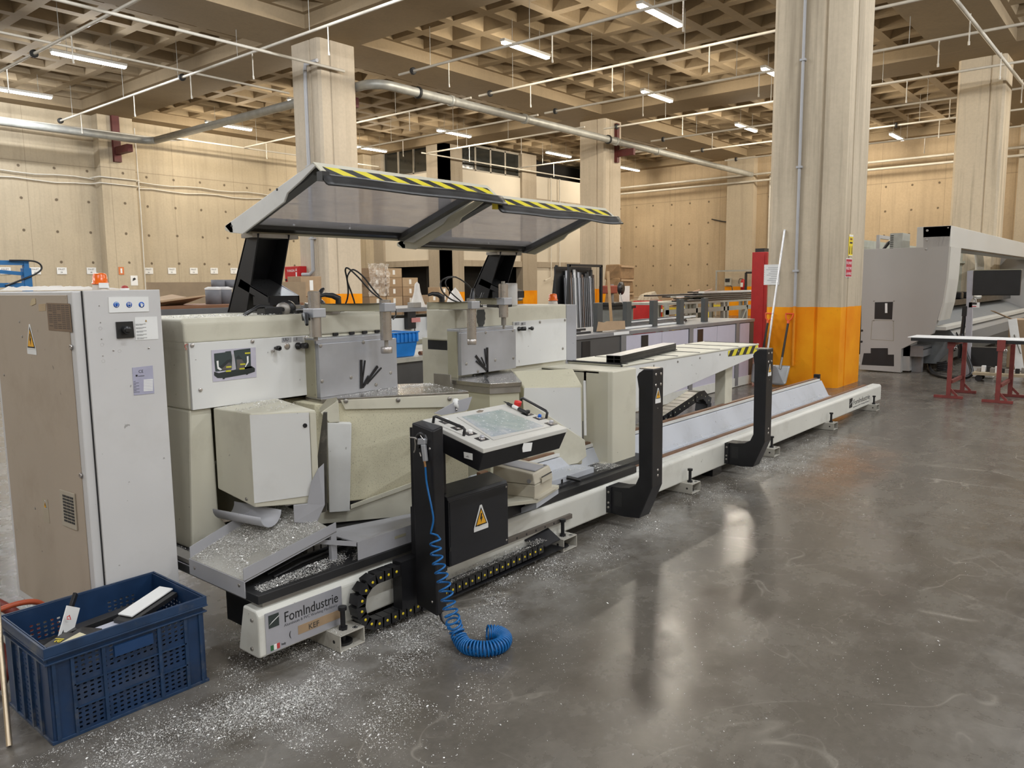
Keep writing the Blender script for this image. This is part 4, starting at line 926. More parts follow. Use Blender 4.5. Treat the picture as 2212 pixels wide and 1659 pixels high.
def pbox(y0, y1, z0, z1): m.hexa([a_+dx_*x+dy_*y+Vector((0, 0, z)) for z in (z0, z1) for x, y in ((0, y0), (LP, y0), (LP, y1), (0, y1))])
pbox(0, .004, 0, .055); pbox(.106, .11, 0, .055); pbox(0, .11, 0, .004); pbox(0, .11, .027, .031); pbox(0, .11, .051, .055); pbox(.05, .054, 0, .055); pbox(-.012, 0, 0, .006); pbox(-.004, 0, .030, .034)
m.build('profile_body', plain('black_anodised', (.022, .022, .022), .4, .3), t)
m = MB(); pbox(-.002, .112, .055, .057); m.build('bright_edge', M_ALU, t)
# ================================================================== control console
con = thing('control_console', 'black control console with tilted touch screen panel in front of the rail', 'console', (2.4, 2.5, 0))
ped = MB().prism([(2.43, 2.44, .075), (2.365, 2.44, .062), (2.365, 2.575, .085), (2.43, 2.575, .09)], (0, 0, .855)); ped.build('pedestal', M_BLK, con, bevel=.006)
MB().box(2.43, 2.60, 2.60, 2.66, .52, .90).build('rear_plate', M_BLK, con)
MB().tube([(2.367, 2.512+.032*math.cos(a), .865+.032*math.sin(a)) for a in [k*math.pi/8 for k in range(-3, 12)]] , .010, 8).build('gun_holder', M_BLKP, con)
bolts([(2.365, 2.462, .835)], (-1, 0, 0), .006, .003, M_CHROME, con)
bolts([(2.365, 2.47, .125)], (-1, 0, 0), .006, .003, M_CHROME, con)
ZT = lambda y, o=0: .832+(y-2.285)*.2390+o
xa, xb_, ya, yb_ = 2.52, 3.155, 2.283, 2.668
m = MB().hexa([(xa, ya, ZT(ya, -.022)), (xb_, ya, ZT(ya, -.022)), (xb_, yb_, ZT(yb_, -.022)), (xa, yb_, ZT(yb_, -.022)), (xa, ya, ZT(ya)), (xb_, ya, ZT(ya)), (xb_, yb_, ZT(yb_)), (xa, yb_, ZT(yb_))])
panel = m.build('panel_top', paint('panel_light_grey', (.55, .54, .50), .45, .25), con, bevel=.003)
i_ = .012
MB().hexa([(xa+i_, ya+i_+.03, ZT(ya, -.11)), (xb_-i_, ya+i_+.03, ZT(ya, -.11)), (xb_-i_, yb_-i_, ZT(yb_, -.12)), (xa+i_, yb_-i_, ZT(yb_, -.12)), (xa+.004, ya+.004, ZT(ya, -.023)), (xb_-.004, ya+.004, ZT(ya, -.023)), (xb_-.004, yb_-.004, ZT(yb_, -.023)), (xa+.004, yb_-.004, ZT(yb_, -.023))]).build('panel_case', M_BLK, con, bevel=.003)
PN = (0, -.2325, .9726); PP = ((2.52, 2.285, .832), PN); NV_ = Vector(PN).normalized()
KP = lambda px, py, o=0: at(px, py, pl=PP)+NV_*o
Z4 = lambda u, v: (860+u/5.027, 820+v/5.027)
def patch(pts, mat, name, h=.001, o=.0003, par=None): return MB().prism([KP(*q, o) for q in pts], NV_*h).build(name, mat, par or panel)
patch([Z4(*q) for q in ((640, 412), (1128, 322), (1660, 512), (1036, 662))], paint('bezel_grey', (.50, .49, .46), .4, .2), 'screen_bezel', h=.003)
def screen_mat():
    t = NT('lit_touch_screen'); n1 = t.noise(22, 3, .6); n2 = t.noise(70, 2, .5); n3 = t.noise(5, 1)
    c = t.mix(t.ramp(n1, [(.35, 0), (.65, 1)]), (.34, .40, .44), (.52, .54, .56)); c = t.mix(t.ramp(n3, [(.45, 0), (.6, .5)]), c, (.30, .40, .32))
    c = t.mix(t.ramp(n2, [(.66, 0), (.70, 1)]), c, (.85, .88, .9))
    t.set(color=(.05, .05, .05), emit=c, estr=.55, rough=.2); return t.m
scr = patch([Z4(*q) for q in ((690, 412), (1120, 333), (1585, 512), (1015, 630))], screen_mat(), 'touch_screen', h=.0008, o=.0036)
patch([Z4(*q) for q in ((690, 412), (1120, 333), (1150, 345), (715, 425))], plain('screen_green_bar', (.22, .42, .28), .3), 'screen_header', h=.0004, o=.0045, par=scr) if False else None
def button(p, mat, r=.011, h=.012, plate=True, kind='push_button', ring=True):
    c = KP(*p)
    if plate:
        MB().obox(c+NV_*.0008, Vector((.030, 0, 0)), Vector((0, .021, .005)), NV_*.0006).build('legend_plate', M_BLKP, panel)
    b = MB().lathe(c, [(.015, .001), (.015, .006), (.012, .007)], 18, NV_).build('button_ring', M_CHROME, panel) if ring else None
    MB().lathe(c, [(r, .004), (r, .004+h), (r*.85, .006+h), (0, .006+h)], 18, NV_).build(kind, mat, panel)
button(Z4(908, 645), M_SILVER); button(Z4(778, 585), M_WH); button(Z4(650, 528), M_BLKP); button(Z4(520, 460), M_WH)
button(Z4(1660, 480), M_SILVER); button(Z4(1533, 418), M_BLUEB, r=.009, h=.014); button(Z4(1405, 375), M_BLKP, h=.016)
c = KP(*Z4(1290, 312)); MB().lathe(c, [(.012, 0), (.012, .014), (.019, .016), (.020, .035), (.019, .040), (0, .042)], 20, NV_).build('emergency_stop', M_RED, panel)
def handle(pts, name='carry_handle', par=None, r=.007):
    a, b = pts; up = NV_*.036
    MB().tube([a, a+up*.85, a+up+(b-a)*.06, b+up-(b-a)*.06, b+up*.85, b], r, 8).build(name, M_BLKP, par or con)
handle((KP(*Z4(380, 470)), KP(*Z4(712, 610)))); handle((KP(*Z4(1330, 262)), KP(*Z4(1608, 420))))
MB().prism([at(*q, Y=2.2845) for q in ((1128, 968), (1131, 957), (1150, 956), (1147, 974), (1129, 977))], (0, -.001, 0)).build('torn_label', M_WH, con)
MB().prism([at(*q, X=2.5235) for q in ((1002, 976), (1021, 980), (1021, 994), (1003, 989))], (-.0015, 0, 0)).build('socket_label', M_WH, con)
o = at(1006, 986, X=2.5215); MB().tube([o, o+Vector((0, -.020, 0))], .0008, 5).build('usb_mark', M_INK, con); MB().tube([o+Vector((0, -.008, 0)), o+Vector((0, -.012, .005)), o+Vector((0, -.016, .005))], .0007, 5).build('usb_mark', M_INK, con)
patch([Z4(*q) for q in ((845, 352), (880, 330), (930, 335), (915, 352), (870, 360))], plain('peeled_sticker', (.20, .16, .12), .8), 'peeled_sticker', h=.0006)
cb = MB().box(2.562, 2.998, 2.55, 2.675, .213, .535)
cb.prism([(2.562, 2.55, .535), (2.562, 2.56, .552), (2.562, 2.675, .58), (2.562, 2.675, .535)], (.436, 0, 0))
cab2 = cb.build('lower_cabinet', plain('blue_black_paint', (.012, .013, .017), .4, spec=.45), con, bevel=.003)
MB().box(2.57, 2.99, 2.548, 2.55, .22, .528).build('cabinet_door', MATS['blue_black_paint'], con, bevel=.001)
MB().box(2.56, 2.575, 2.546, 2.55, .29, .31).build('door_hinge', M_BLKP, con)
bolts([(2.982, 2.548, .52), (2.98, 2.548, .238)], (0, -1, 0), .006, .003, M_CHROME, con)
warn_sign(at(1039, 1132, Y=2.547), (1, 0, 0), (0, 0, 1), .088, con, tail=.22)
lettering('230 V', at(1033, 1137, Y=2.5445), R_, U_, .012, M_INK, con, name='sign_lettering')
MB().box(2.43, 2.57, 2.60, 2.67, .10, .52).build('spine', M_BLK, con)
MB().box(2.562, 2.66, 2.665, 2.688, .14, .26).build('rail_slide', M_BLK, con)
MB().prism([(2.95, 2.60, .405), (3.16, 2.485, .405), (3.47, 2.57, .405), (3.42, 2.80, .405), (3.0, 2.80, .405)], (0, 0, .02)).build('printer_shelf', M_CREAM, con, bevel=.002)
MB().prism([(3.16, 2.490, .405), (3.47, 2.575, .405), (3.45, 2.66, .405), (3.17, 2.66, .33)], (0, 0, -.03)).build('shelf_bracket', M_BED, con)
MB().box(3.0, 3.2, 2.60, 2.68, .33, .405).build('shelf_support', M_BLK, con)
# label printer
pr = thing('label_printer', 'beige label printer on the shelf under the touch panel', 'printer', (3.17, 2.51, .4252))
M_BEIGE = plain('printer_beige', (.50, .46, .37), .5, var=.06); M_PGREY = plain('printer_grey', (.30, .30, .32), .5)
pc = Vector((3.168, 2.508, .4255)); e1 = Vector((.97, .245, 0)); e2 = Vector((-.245, .97, 0)); PZ = Vector((0, 0, 1))
PR = lambda a, b, c: pc+e1*a+e2*b+PZ*c
MB().hexa([PR(0, 0, 0), PR(.235, 0, 0), PR(.235, .25, 0), PR(0, .25, 0), PR(-.004, -.004, .07), PR(.239, -.004, .07), PR(.239, .25, .07), PR(-.004, .25, .07)]).build('lower_case', M_BEIGE, pr, bevel=.004)
MB().hexa([PR(-.004, -.006, .072), PR(.239, -.006, .072), PR(.239, .25, .072), PR(-.004, .25, .072), PR(.004, .012, .128), PR(.231, .012, .128), PR(.225, .25, .155), PR(.010, .25, .155)]).build('upper_case', M_BEIGE, pr, bevel=.006)
MB().hexa([PR(.05, .02, .131), PR(.185, .02, .131), PR(.185, .24, .153), PR(.05, .24, .153), PR(.055, .02, .136), PR(.18, .02, .136), PR(.18, .24, .158), PR(.055, .24, .158)]).build('lid', M_PGREY, pr, bevel=.003)
MB().prism([PR(.07, -.008, .066), PR(.20, -.008, .066), PR(.20, -.008, .100), PR(.07, -.008, .100)], -e2*.006).build('label_slot', M_BEIGE, pr, bevel=.002)
MB().prism([PR(.07, -.0095, .098), PR(.20, -.0095, .098), PR(.20, -.0095, .102), PR(.07, -.0095, .102)], -e2*.006).build('slot_gap', M_INK, pr)
MB().prism([PR(-.02, -.03, .0), PR(.25, -.03, .0), PR(.25, -.0, .0), PR(-.02, -.0, .0)], PZ*.004).build('tear_lip', M_BEIGE, pr)
MB().lathe(PR(-.0045, .03, .09), [(.012, 0), (.012, .002), (.008, .002), (0, .001)], 14, -e1).build('side_button', M_PGREY, pr); MB().lathe(PR(.21, .03, .131), [(.010, 0), (.010, .004), (0, .005)], 14).build('feed_button', M_PGREY, pr)
# marker pen on the panel
pen = thing('marker_pen', 'black marker pen with white print lying on the touch panel', 'pen', KP(1100, 875))
a, b = KP(*Z4(1185, 283), .012), KP(*Z4(1400, 388), .012); d_ = (b-a)
MB().cyl(a, a+d_*.18, .0085, 12).build('pen_tail', M_BLKP, pen); MB().cyl(a+d_*.62, b, .010, 12).build('pen_cap', M_BLKP, pen); MB().cyl(a+d_*.18, a+d_*.62, .0095, 12).build('pen_barrel', M_INK, pen)
MB().cyl(a+d_*.28, a+d_*.56, .0097, 12).build('printed_band', M_WH, pen); MB().tube([a, a-d_*.12+NV_*.002, a-d_*.2], [.004, .003, .002], 6).build('pen_tip', M_INK, pen)
# grey deflector sheet with a white roll of tape behind the panel
de = MB().prism([at(*q, Y=2.78) for q in ((938, 893), (987, 866), (1020, 857), (1011, 884), (1004, 888), (955, 897))], (0, .004, 0)).build('deflector_sheet', M_CHUTE, h1)
wh = thing('tape_roll', 'white round roll hung on the grey deflector sheet behind the panel', 'roll', (3.05, 2.76, .92))
c = at(985, 872, Y=2.79); MB().lathe(c, [(.004, -.012), (.024, -.012), (.027, -.008), (.027, .008), (.024, .012), (.004, .012)], 24, (.5, -1, .1)).build('roll_body', M_WH, wh)
c = at(986, 885, Y=2.776); MB().lathe(c, [(.006, 0), (.006, .004), (0, .005)], 10, (0, -1, 0)).build('clip_pin', M_CHROME, wh); MB().tube([c, at(984, 878, Y=2.776)], .002, 5).build('clip_wire', M_INK, wh)
# air gun and coil hose
gun = thing('air_gun', 'silver air blow gun hanging on the console post', 'gun', at(908, 950, X=2.365))
GX = lambda u, v, X=2.345: at(870+u/7.9, 830+v/7.9, X=X)
MB().prism([GX(248, 930), GX(350, 925), GX(368, 950), GX(370, 1030), GX(245, 1035)], (.018, 0, 0)).build('gun_body', M_ALU, gun, bevel=.003)
MB().prism([GX(300, 1030), GX(365, 1030), GX(398, 1320), GX(340, 1330)], (.016, 0, 0)).build('gun_grip', M_ALU, gun, bevel=.004)
MB().tube([GX(245, 940), GX(210, 915), GX(120, 908)], [.005, .004, .003], 8).build('gun_nozzle', M_STEEL, gun)
MB().tube([GX(205, 920), GX(215, 1020), GX(212, 1120), GX(192, 1165)], .0035, 6).build('gun_trigger', M_STEEL, gun)
MB().tube([GX(300, 870), GX(350, 945)], .0025, 6).tube([GX(290, 1165), GX(300, 1195), GX(310, 1230)], .003, 6).build('gun_hook', M_CHROME, gun)
MB().cyl(GX(372, 1315), GX(386, 1410), .0055, 10).build('hose_fitting', plain('brass', (.45, .25, .12), .35, .8), gun)
hz = thing('coil_hose', 'blue spiral air hose trailing from the air gun to a coil on the floor', 'hose', (2.37, 2.3, 0))
M_HOSE = plain('blue_hose', (.005, .12, .36), .3, var=.2, scale=12, spec=.5)
path = [GX(386, 1410), at(922, 1045, X=2.345), at(933, 1100, X=2.34), at(936, 1125, X=2.34), at(930, 1152, X=2.33)]
cl = [at(*q, Y=yy) for q, yy in (((940, 1165), 2.38), ((943, 1200), 2.36), ((955, 1245), 2.33), ((966, 1290), 2.30), ((976, 1330), 2.27))]
cl[1] = cl[1]
flr = [Vector((2.305, 2.262, .07)), Vector((2.285, 2.20, .034)), Vector((2.285, 2.14, .034)), Vector((2.325, 2.085, .034)), Vector((2.385, 2.072, .034)), Vector((2.44, 2.105, .034)), Vector((2.455, 2.16, .034)), Vector((2.425, 2.195, .036))]
cen = smooth(cl+flr, 40); n = len(cen)
# arc-length coil around the centre line: loose near the top, tight on the floor
s = [0.0]
for i in range(1, n): s.append(s[-1]+(cen[i]-cen[i-1]).length)
Ltot = s[-1]; pts = []; ph = 0.0; last = 0.0
NS = 1500; j = 0
for q in range(NS):
    d = Ltot*q/(NS-1)
    while j < n-2 and s[j+1] < d: j += 1
    f_ = (d-s[j])/max(1e-6, s[j+1]-s[j]); p = cen[j].lerp(cen[j+1], f_); tdir = (cen[min(j+3, n-1)]-cen[max(j-2, 0)]).normalized()
    pitch = .040 if d < .26 else max(.0125, .040-(d-.26)*.13)
    ph += 2*math.pi*(d-last)/pitch; last = d
    u = tdir.orthogonal().normalized() if abs(tdir.z) > .9 else tdir.cross(Vector((0, 0, 1))).normalized()
    if abs(tdir.z) > .5: u = Vector((.8, -.6, 0)); u = (u-tdir*u.dot(tdir)).normalized()
    v = tdir.cross(u); R0 = .022+.008*min(1, d/.35)
    pts.append(p+(u*math.cos(ph)+v*math.sin(ph))*R0)
fp = smooth(path, 5)
MB().tube(fp+[fp[-1].lerp(pts[0], .4)+Vector((.01, -.01, 0)), *pts], .0046, 7).build('hose_coil', M_HOSE, hz)
MB().tube(smooth([at(952, 1330, Z=.05), at(962, 1348, Z=.03), (2.40, 2.40, .012), (2.34, 2.29, .02), (2.30, 2.245, .04)]), .0046, 7).build('hose_tail', M_HOSE, hz)
MB().tube([(2.425, 2.49, .07), at(955, 1337, Z=.05), at(962, 1348, Z=.03)], [.009, .009, .006], 8).build('hose_connector', M_BLKP, hz)
# ------------------------------------------------------------------ cable chains
def chain(name, label, pts, half_w, thick, ydir, pitch, group=None, dots=M_YEL, dot_side=-1, mat=None):
    """articulated chain: each link a block across ydir, following pts"""
    mat = mat or M_BLKP; ydir = Vector(ydir); t = thing(name, label, 'cable chain', pts[0], group)
    P = [Vector(p) for p in pts]; L = [0.0]
    for i in range(1, len(P)): L.append(L[-1]+(P[i]-P[i-1]).length)
    k = 0; d = pitch/2; proto = None
    while d < L[-1]:
        while L[k+1] < d: k += 1
        f_ = (d-L[k])/(L[k+1]-L[k]); c = P[k].lerp(P[k+1], f_); dr = (P[k+1]-P[k]).normalized(); up = dr.cross(ydir).normalized()
        m = MB().obox(c, dr*pitch*.46, ydir*half_w, up*thick*.5)
        m.obox(c+ydir*dot_side*(half_w+.003), dr*pitch*.58, ydir*.003, up*thick*.56)
        lk = m.build('chain_link', mat, t)
        MB().lathe(c+ydir*dot_side*(half_w+.006), [(.0065, 0), (.0065, .002), (.003, .0025), (0, .0025)], 8, ydir*dot_side).build('pin_dot', dots, lk)
        d += pitch
    return t
lp = [(2.30, 2.64, .262)]+[(2.175+.105*math.cos(math.radians(a)), 2.64, .157+.105*math.sin(math.radians(a))) for a in range(90, 275, 12)]+[(2.30, 2.64, .052), (2.36, 2.64, .052), (2.6, 2.64, .062), (3.38, 2.64, .075)]
chain('cable_chain', 'looped black cable chain with yellow pins beside the maker plate', lp, .028, .042, (0, 1, 0), .047, 'cable chains')
m = MB().box(2.42, 3.60, 2.595, 2.688, .028, .034).build('chain_tray', M_BLK, con); MB().box(2.30, 2.42, 2.60, 2.66, .07, .30).build('chain_anchor', M_BLK, con)
MB().prism([(3.38, 2.60, .08), (3.52, 2.60, .085), (3.52, 2.688, .135), (3.30, 2.688, .12)], (0, 0, .006)).build('chain_end_plate', M_BLK, con)
G = [at(*q, Y=yy) for q, yy in (((1400, 905), 3.35), ((1470, 865), 3.35), ((1500, 850), 3.35))]
zf = lambda x, z: (x, 3.32, z)
cx0 = at(1490, 875, Y=3.32).x; 
A_ = at(1405, 915, Y=3.32); B_ = at(1485, 862, Y=3.32); C_ = at(1505, 848, Y=3.32); D_2 = at(1519, 868, Y=3.32); E_2 = at(1516, 895, Y=3.32)
lp = [at(1375, 935, Y=3.32), A_, B_, at(1496, 854, Y=3.32), at(1507, 853, Y=3.32), at(1515, 862, Y=3.32), D_2, E_2]
lp = smooth(lp, 4)
chain('cable_chain', 'arched black cable chain with pale pins behind the rail, between the support posts', lp, .06, .07, (0, 1, 0), .085, 'cable chains', dots=plain('pale_pin', (.65, .62, .45), .5))
# ================================================================== electrical cabinet
ec = thing('electrical_cabinet', 'tall off white electrical cabinet with blue safety signs, at the left edge', 'cabinet', (1.257, 3.29, 0))
M_ECAB = paint('cabinet_paint', (.58, .57, .56), .42, .15); M_ECSIDE = paint('cabinet_side_beige', (.40, .33, .255), .5, .5, scale=1.6, dirt_col=(.24, .17, .10))
MB().box(1.257, 1.602, 3.305, 4.24, .06, 1.545).build('cabinet_body', M_ECAB, ec, bevel=.006)
MB().box(1.2535, 1.2575, 3.345, 4.2, .10, 1.53).build('side_door', M_ECSIDE, ec, bevel=.002)
MB().box(1.29, 1.60, 4.0, 4.1, 0, .06).box(1.28, 1.6, 3.33, 3.4, 0, .06).build('plinth', M_BLK, ec, kind='stuff')
ed = MB().box(1.296, 1.603, 3.290, 3.304, .07, 1.547).build('front_door', M_ECAB, ec, bevel=.003)
MB().box(1.292, 1.296, 3.2995, 3.3055, .07, 1.545).build('door_gap', M_INK, ec)
EP = lambda px, py, y=3.2895: at(px, py, Y=y)
SZ = lambda u, v: (u/5.53, 600+v/5.53)
def ecal(pts, mat, nm, par, y=3.2895, d=.001): return MB().prism([EP(*q, y) for q in pts], (0, -d, 0)).build(nm, mat, par)
sg = ecal([SZ(*q) for q in ((1292, 232), (1770, 226), (1778, 402), (1302, 418))], M_WH, 'safety_sign', ed, d=.002)
M_SBLUE = plain('sign_blue', (.005, .10, .50), .45, var=.05)
for u in (1390, 1543, 1690):
    c = EP(*SZ(u, 322), 3.2872); r = .0118
    MB().lathe(c, [(r, 0), (r, .0006), (0, .0007)], 28, (0, -1, 0)).build('sign_disc', M_SBLUE, sg)
    T = lambda x, z, o=.0016: c+Vector((x*r, -o, z*r))
    def ring(rx, rz, w, a0=0, a1=360, zc=0, xc=0):
        MB().tube([T(xc+rx*math.cos(math.radians(a)), zc+rz*math.sin(math.radians(a))) for a in range(a0, a1+1, 15)], w*r, 5).build('pictogram', M_WH, sg)
    if u < 1700 and u != 1690:
        MB().tube([T(-.55, .35), T(-.5, .6), T(-.2, .78), T(.2, .78), T(.5, .6), T(.55, .35), T(.5, -.2), T(.3, -.72), T(-.3, -.72), T(-.5, -.2), T(-.55, .35)], .07*r, 5).build('pictogram', M_WH, sg)
        if u == 1543:
            ring(.2, .2, .06, zc=.25, xc=-.24); ring(.2, .2, .06, zc=.25, xc=.24)
        else:
            MB().tube([T(-.55, .3), T(-.45, .55), T(.45, .55), T(.55, .3)], .10*r, 5).build('pictogram', plain('sign_light_blue', (.25, .55, .8), .5), sg)
    else:
        for k in range(4): MB().bar(T(-.30+.2*k, -.1), T(-.34+.21*k, .62-.1*abs(k-1.3)), .15*r, .0006, up=(0, 1, 0)).build('pictogram', M_WH, sg)
        MB().prism([T(-.38, .0), T(.38, .0), T(.3, -.7), T(-.3, -.7)], (0, -.0006, 0)).build('pictogram', M_WH, sg)
        MB().bar(T(.25, -.35), T(.72, .08), .17*r, .0006, up=(0, 1, 0)).build('pictogram', M_WH, sg)
ecal([SZ(*q) for q in ((1380, 528), (1580, 520), (1600, 712), (1395, 725))], M_BLKP, 'switch_plate', ed, d=.006)
c = EP(*SZ(1500, 622), 3.283); MB().lathe(c, [(.017, 0), (.016, .02), (.014, .024), (0, .025)], 24, (0, -1, 0)).build('rotary_switch', M_BLKP, ed); MB().bar(c+Vector((-.012, -.026, 0)), c+Vector((.012, -.026, -.002)), .008, .012, up=(0, 0, 1)).build('switch_grip', M_BLKP, ed)
wl = ecal([SZ(*q) for q in ((1608, 472), (1875, 462), (1892, 732), (1622, 748))], M_WH, 'warning_label', ed)
warn_sign(EP(*SZ(1743, 522), 3.2882), (1, 0, 0), (0, 0, 1), .0075, ed)
for k, tx in enumerate(('Rimuovere l alimentazione elettrica', 'Remove the power supply before', 'Couper l alimentation electrique', 'Vor dem Offnen Netzstecker', 'Quitar la alimentacion antes')):
    o = EP(*SZ(1622+k*4, 560+k*41), 3.2883); lettering(tx, o, R_, U_, .0042, M_INK, wl, name='label_lettering', maxw=.042, depth=.0002)
    o = EP(*SZ(1622+k*4, 572+k*41), 3.2883); lettering(tx[:18]+' !', o, R_, U_, .0042, M_INK, wl, name='label_lettering', maxw=.028, depth=.0002)
rp = ecal([SZ(*q) for q in ((1577, 1075), (1822, 1047), (1843, 1380), (1600, 1405))], plain('lilac_plate', (.42, .42, .54), .4, .2), 'rating_plate', ed)
lettering('CE', EP(*SZ(1655, 1138), 3.2883), R_, U_, .017, M_INK, rp, name='ce_mark', depth=.0003)
MB().prism([EP(*SZ(*q), 3.2883) for q in ((1620, 1160), (1642, 1158), (1643, 1180), (1622, 1182))], (0, -.0003, 0)).build('logo_square', M_INK, rp)
lettering('FomIndustrie', EP(*SZ(1650, 1182), 3.2883), R_, U_, .007, M_INK, rp, name='plate_lettering', maxw=.026, depth=.0003)
for k in range(8):
    y0 = 1225+k*18; MB().prism([EP(*SZ(*q), 3.2883) for q in ((1715, y0-8), (1826, y0-16), (1828, y0-3), (1717, y0+5))], (0, -.0003, 0)).build('plate_field', M_WH, rp)
    MB().prism([EP(*SZ(*q), 3.2883) for q in ((1596, y0+14), (1620+(k*37) % 70, y0+10), (1620+(k*37) % 70, y0+14), (1596, y0+18))], (0, -.0003, 0)).build('plate_line', M_INK, rp)
bolts([EP(*SZ(*q)) for q in ((1185, 335), (1200, 535), (1214, 733), (1229, 932))], (0, -1, 0), .0022, .002, M_STEEL, ed, name='hole_plug')
bolts([EP(*SZ(*q)) for q in ((1355, 868), (1776, 840))], (0, -1, 0), .0035, .003, M_CHROME, ed)
for q in ((1198, 603), (1220, 800), (1235, 995), (1428, 875)):
    c = EP(*SZ(*q)); MB().tube([c+Vector((.0065*math.cos(a*.5236), -.0002, .0065*math.sin(a*.5236))) for a in range(13)], .0003, 4).build('hole_trace', plain('faint_mark', (.48, .47, .45), .5), ed)
# left side face things (plane x = 1.2535)
EX = lambda px, py, x=1.2533: at(px, py, X=x)
lbl = MB().prism([EX(*SZ(*q)) for q in ((555, 300), (832, 308), (862, 650), (585, 628))], (-.001, 0, 0)).build('brown_list', plain('brown_label', (.20, .13, .075), .6), ec)
for r in range(13):
    for cc in range(5):
        if random.random() < .85:
            f0, f1 = .05+.185*cc, .05+.185*cc+.15; g0 = .06+.068*r
            q = lambda f, g: EX(*SZ(555+277*f+30*g*(1-f)+30*g*f, 300+8*f+330*g+12*f*g), 1.2521)
            MB().prism([q(f0, g0), q(f1, g0), q(f1, g0+.028), q(f0, g0+.028)], (-.0002, 0, 0)).build('printed_line', plain('brown_print', (.07, .045, .03), .6), lbl)
warn_sign(EX(*SZ(378, 826), 1.2532), (0, -1, 0), (0, 0, 1), .088, ec, tail=.25)
MB().prism([EX(*SZ(*q)) for q in ((360, 325), (385, 250), (425, 245), (430, 310), (380, 335))], (-.002, 0, 0)).build('glue_patch', plain('dried_glue', (.50, .40, .24), .7), ec)
MB().prism([EX(*SZ(*q)) for q in ((462, 315), (545, 310), (548, 395), (466, 400))], (-.001, 0, 0)).build('glue_patch', plain('glue_pale', (.46, .34, .20), .7), ec)
for p in (SZ(852, 828), (175, 1027)):
    c = EX(*p); MB().lathe(c, [(.011, 0), (.011, .004), (.007, .006), (.003, .003), (0, .003)], 14, (-1, 0, 0)).build('door_lock', M_CHROME, ec)
vg = MB().prism([EX(*q) for q in ((131, 1056), (163, 1066), (169, 1146), (138, 1134))], (-.006, 0, 0)).build('vent_frame', paint('vent_beige', (.42, .37, .29), .5, .3), ec, bevel=.002)
for r in range(9):
    for cc in range(3):
        f0 = .10+.25*cc; g0 = .14+.085*r
        q = lambda f, g: EX(131+32*f+6*g, 1056+10*f+78*g+2*f*g, 1.2465)
        MB().prism([q(f0, g0), q(f0+.2, g0), q(f0+.2, g0+.055), q(f0, g0+.055)], (-.0012, 0, 0)).build('vent_slot', M_INK, vg)
sl = MB().prism([EX(*q) for q in ((91, 1075), (103, 1079), (108, 1131), (96, 1128))], (-.001, 0, 0)).build('side_label', plain('yellowed_label', (.40, .34, .25), .6), ec)
warn_sign(EX(99, 1096, 1.2522), (0, -1, 0), (0, 0, 1), .03, ec)
bolts([EX(*q) for q in ((42, 695), (9, 810), (48, 727), (76, 1098))], (-1, 0, 0), .006, .002, M_STEEL, ec, name='side_rivet')
MB().box(1.60, 1.63, 3.45, 3.9, 1.30, 1.545).build('rear_housing', M_CHUTE, ec)
# things on the cabinet
bc = thing('warning_beacon', 'orange beacon lamp on top of the tall electrical cabinet', 'beacon', (1.40, 3.38, 1.547), 'orange beacon lamps')
M_AMB = plain('amber_lens', (.80, .14, .01), .25, var=.08, spec=.6)
def beacon(c, k, par, base=True):
    MB().lathe(c, [(.034*k, 0), (.033*k, .004*k), (.030*k, .024*k), (.028*k, .026*k)], 24).build('beacon_base', plain('beacon_base_cream', (.58, .52, .45), .5), par)
    MB().lathe(Vector(c)+Vector((0, 0, .026*k)), [(.034*k, 0), (.034*k, .006*k), (.0305*k, .007*k), (.0275*k, .038*k), (.024*k, .045*k), (.010*k, .048*k), (0, .048*k)], 24).build('amber_lens', M_AMB, par)
beacon((1.40, 3.38, 1.547), .95, bc)
MB().prism([at(*q, Y=3.347) for q in ((213, 611), (234, 611), (236, 622), (214, 622))], (0, -.001, 0)).build('beacon_label', M_WH, bc)
rb = thing('red_buzzer', 'small red and white buzzer dome beside the orange beacon on the cabinet', 'buzzer', (1.50, 3.42, 1.547))
MB().lathe((1.506, 3.40, 1.547), [(.018, 0), (.018, .006), (.012, .008)], 16).build('buzzer_base', M_WH, rb); MB().lathe((1.506, 3.40, 1.553), [(.015, 0), (.012, .010), (0, .014)], 16).build('buzzer_dome', plain('dusty_red', (.40, .05, .04), .5), rb)
sh = thing('plastic_sheet', 'crumpled dusty plastic sheet lying on the electrical cabinet top', 'sheet', (1.3, 3.9, 1.547))
vs = []; nx, ny = 8, 26; rnd = random.Random(3)
for j in range(ny+1):
    for i in range(nx+1): vs.append((1.262+.30*i/nx, 3.46+.75*j/ny, 1.5475+(.001 if i in (0, nx) or j in (0, ny) else .003+.018*rnd.random()*(.4+j/ny))))
MB().add(vs, [(j*(nx+1)+i, j*(nx+1)+i+1, (j+1)*(nx+1)+i+1, (j+1)*(nx+1)+i) for j in range(ny) for i in range(nx)], True).build('sheet_folds', plain('dusty_plastic', (.46, .41, .34), .5), sh)
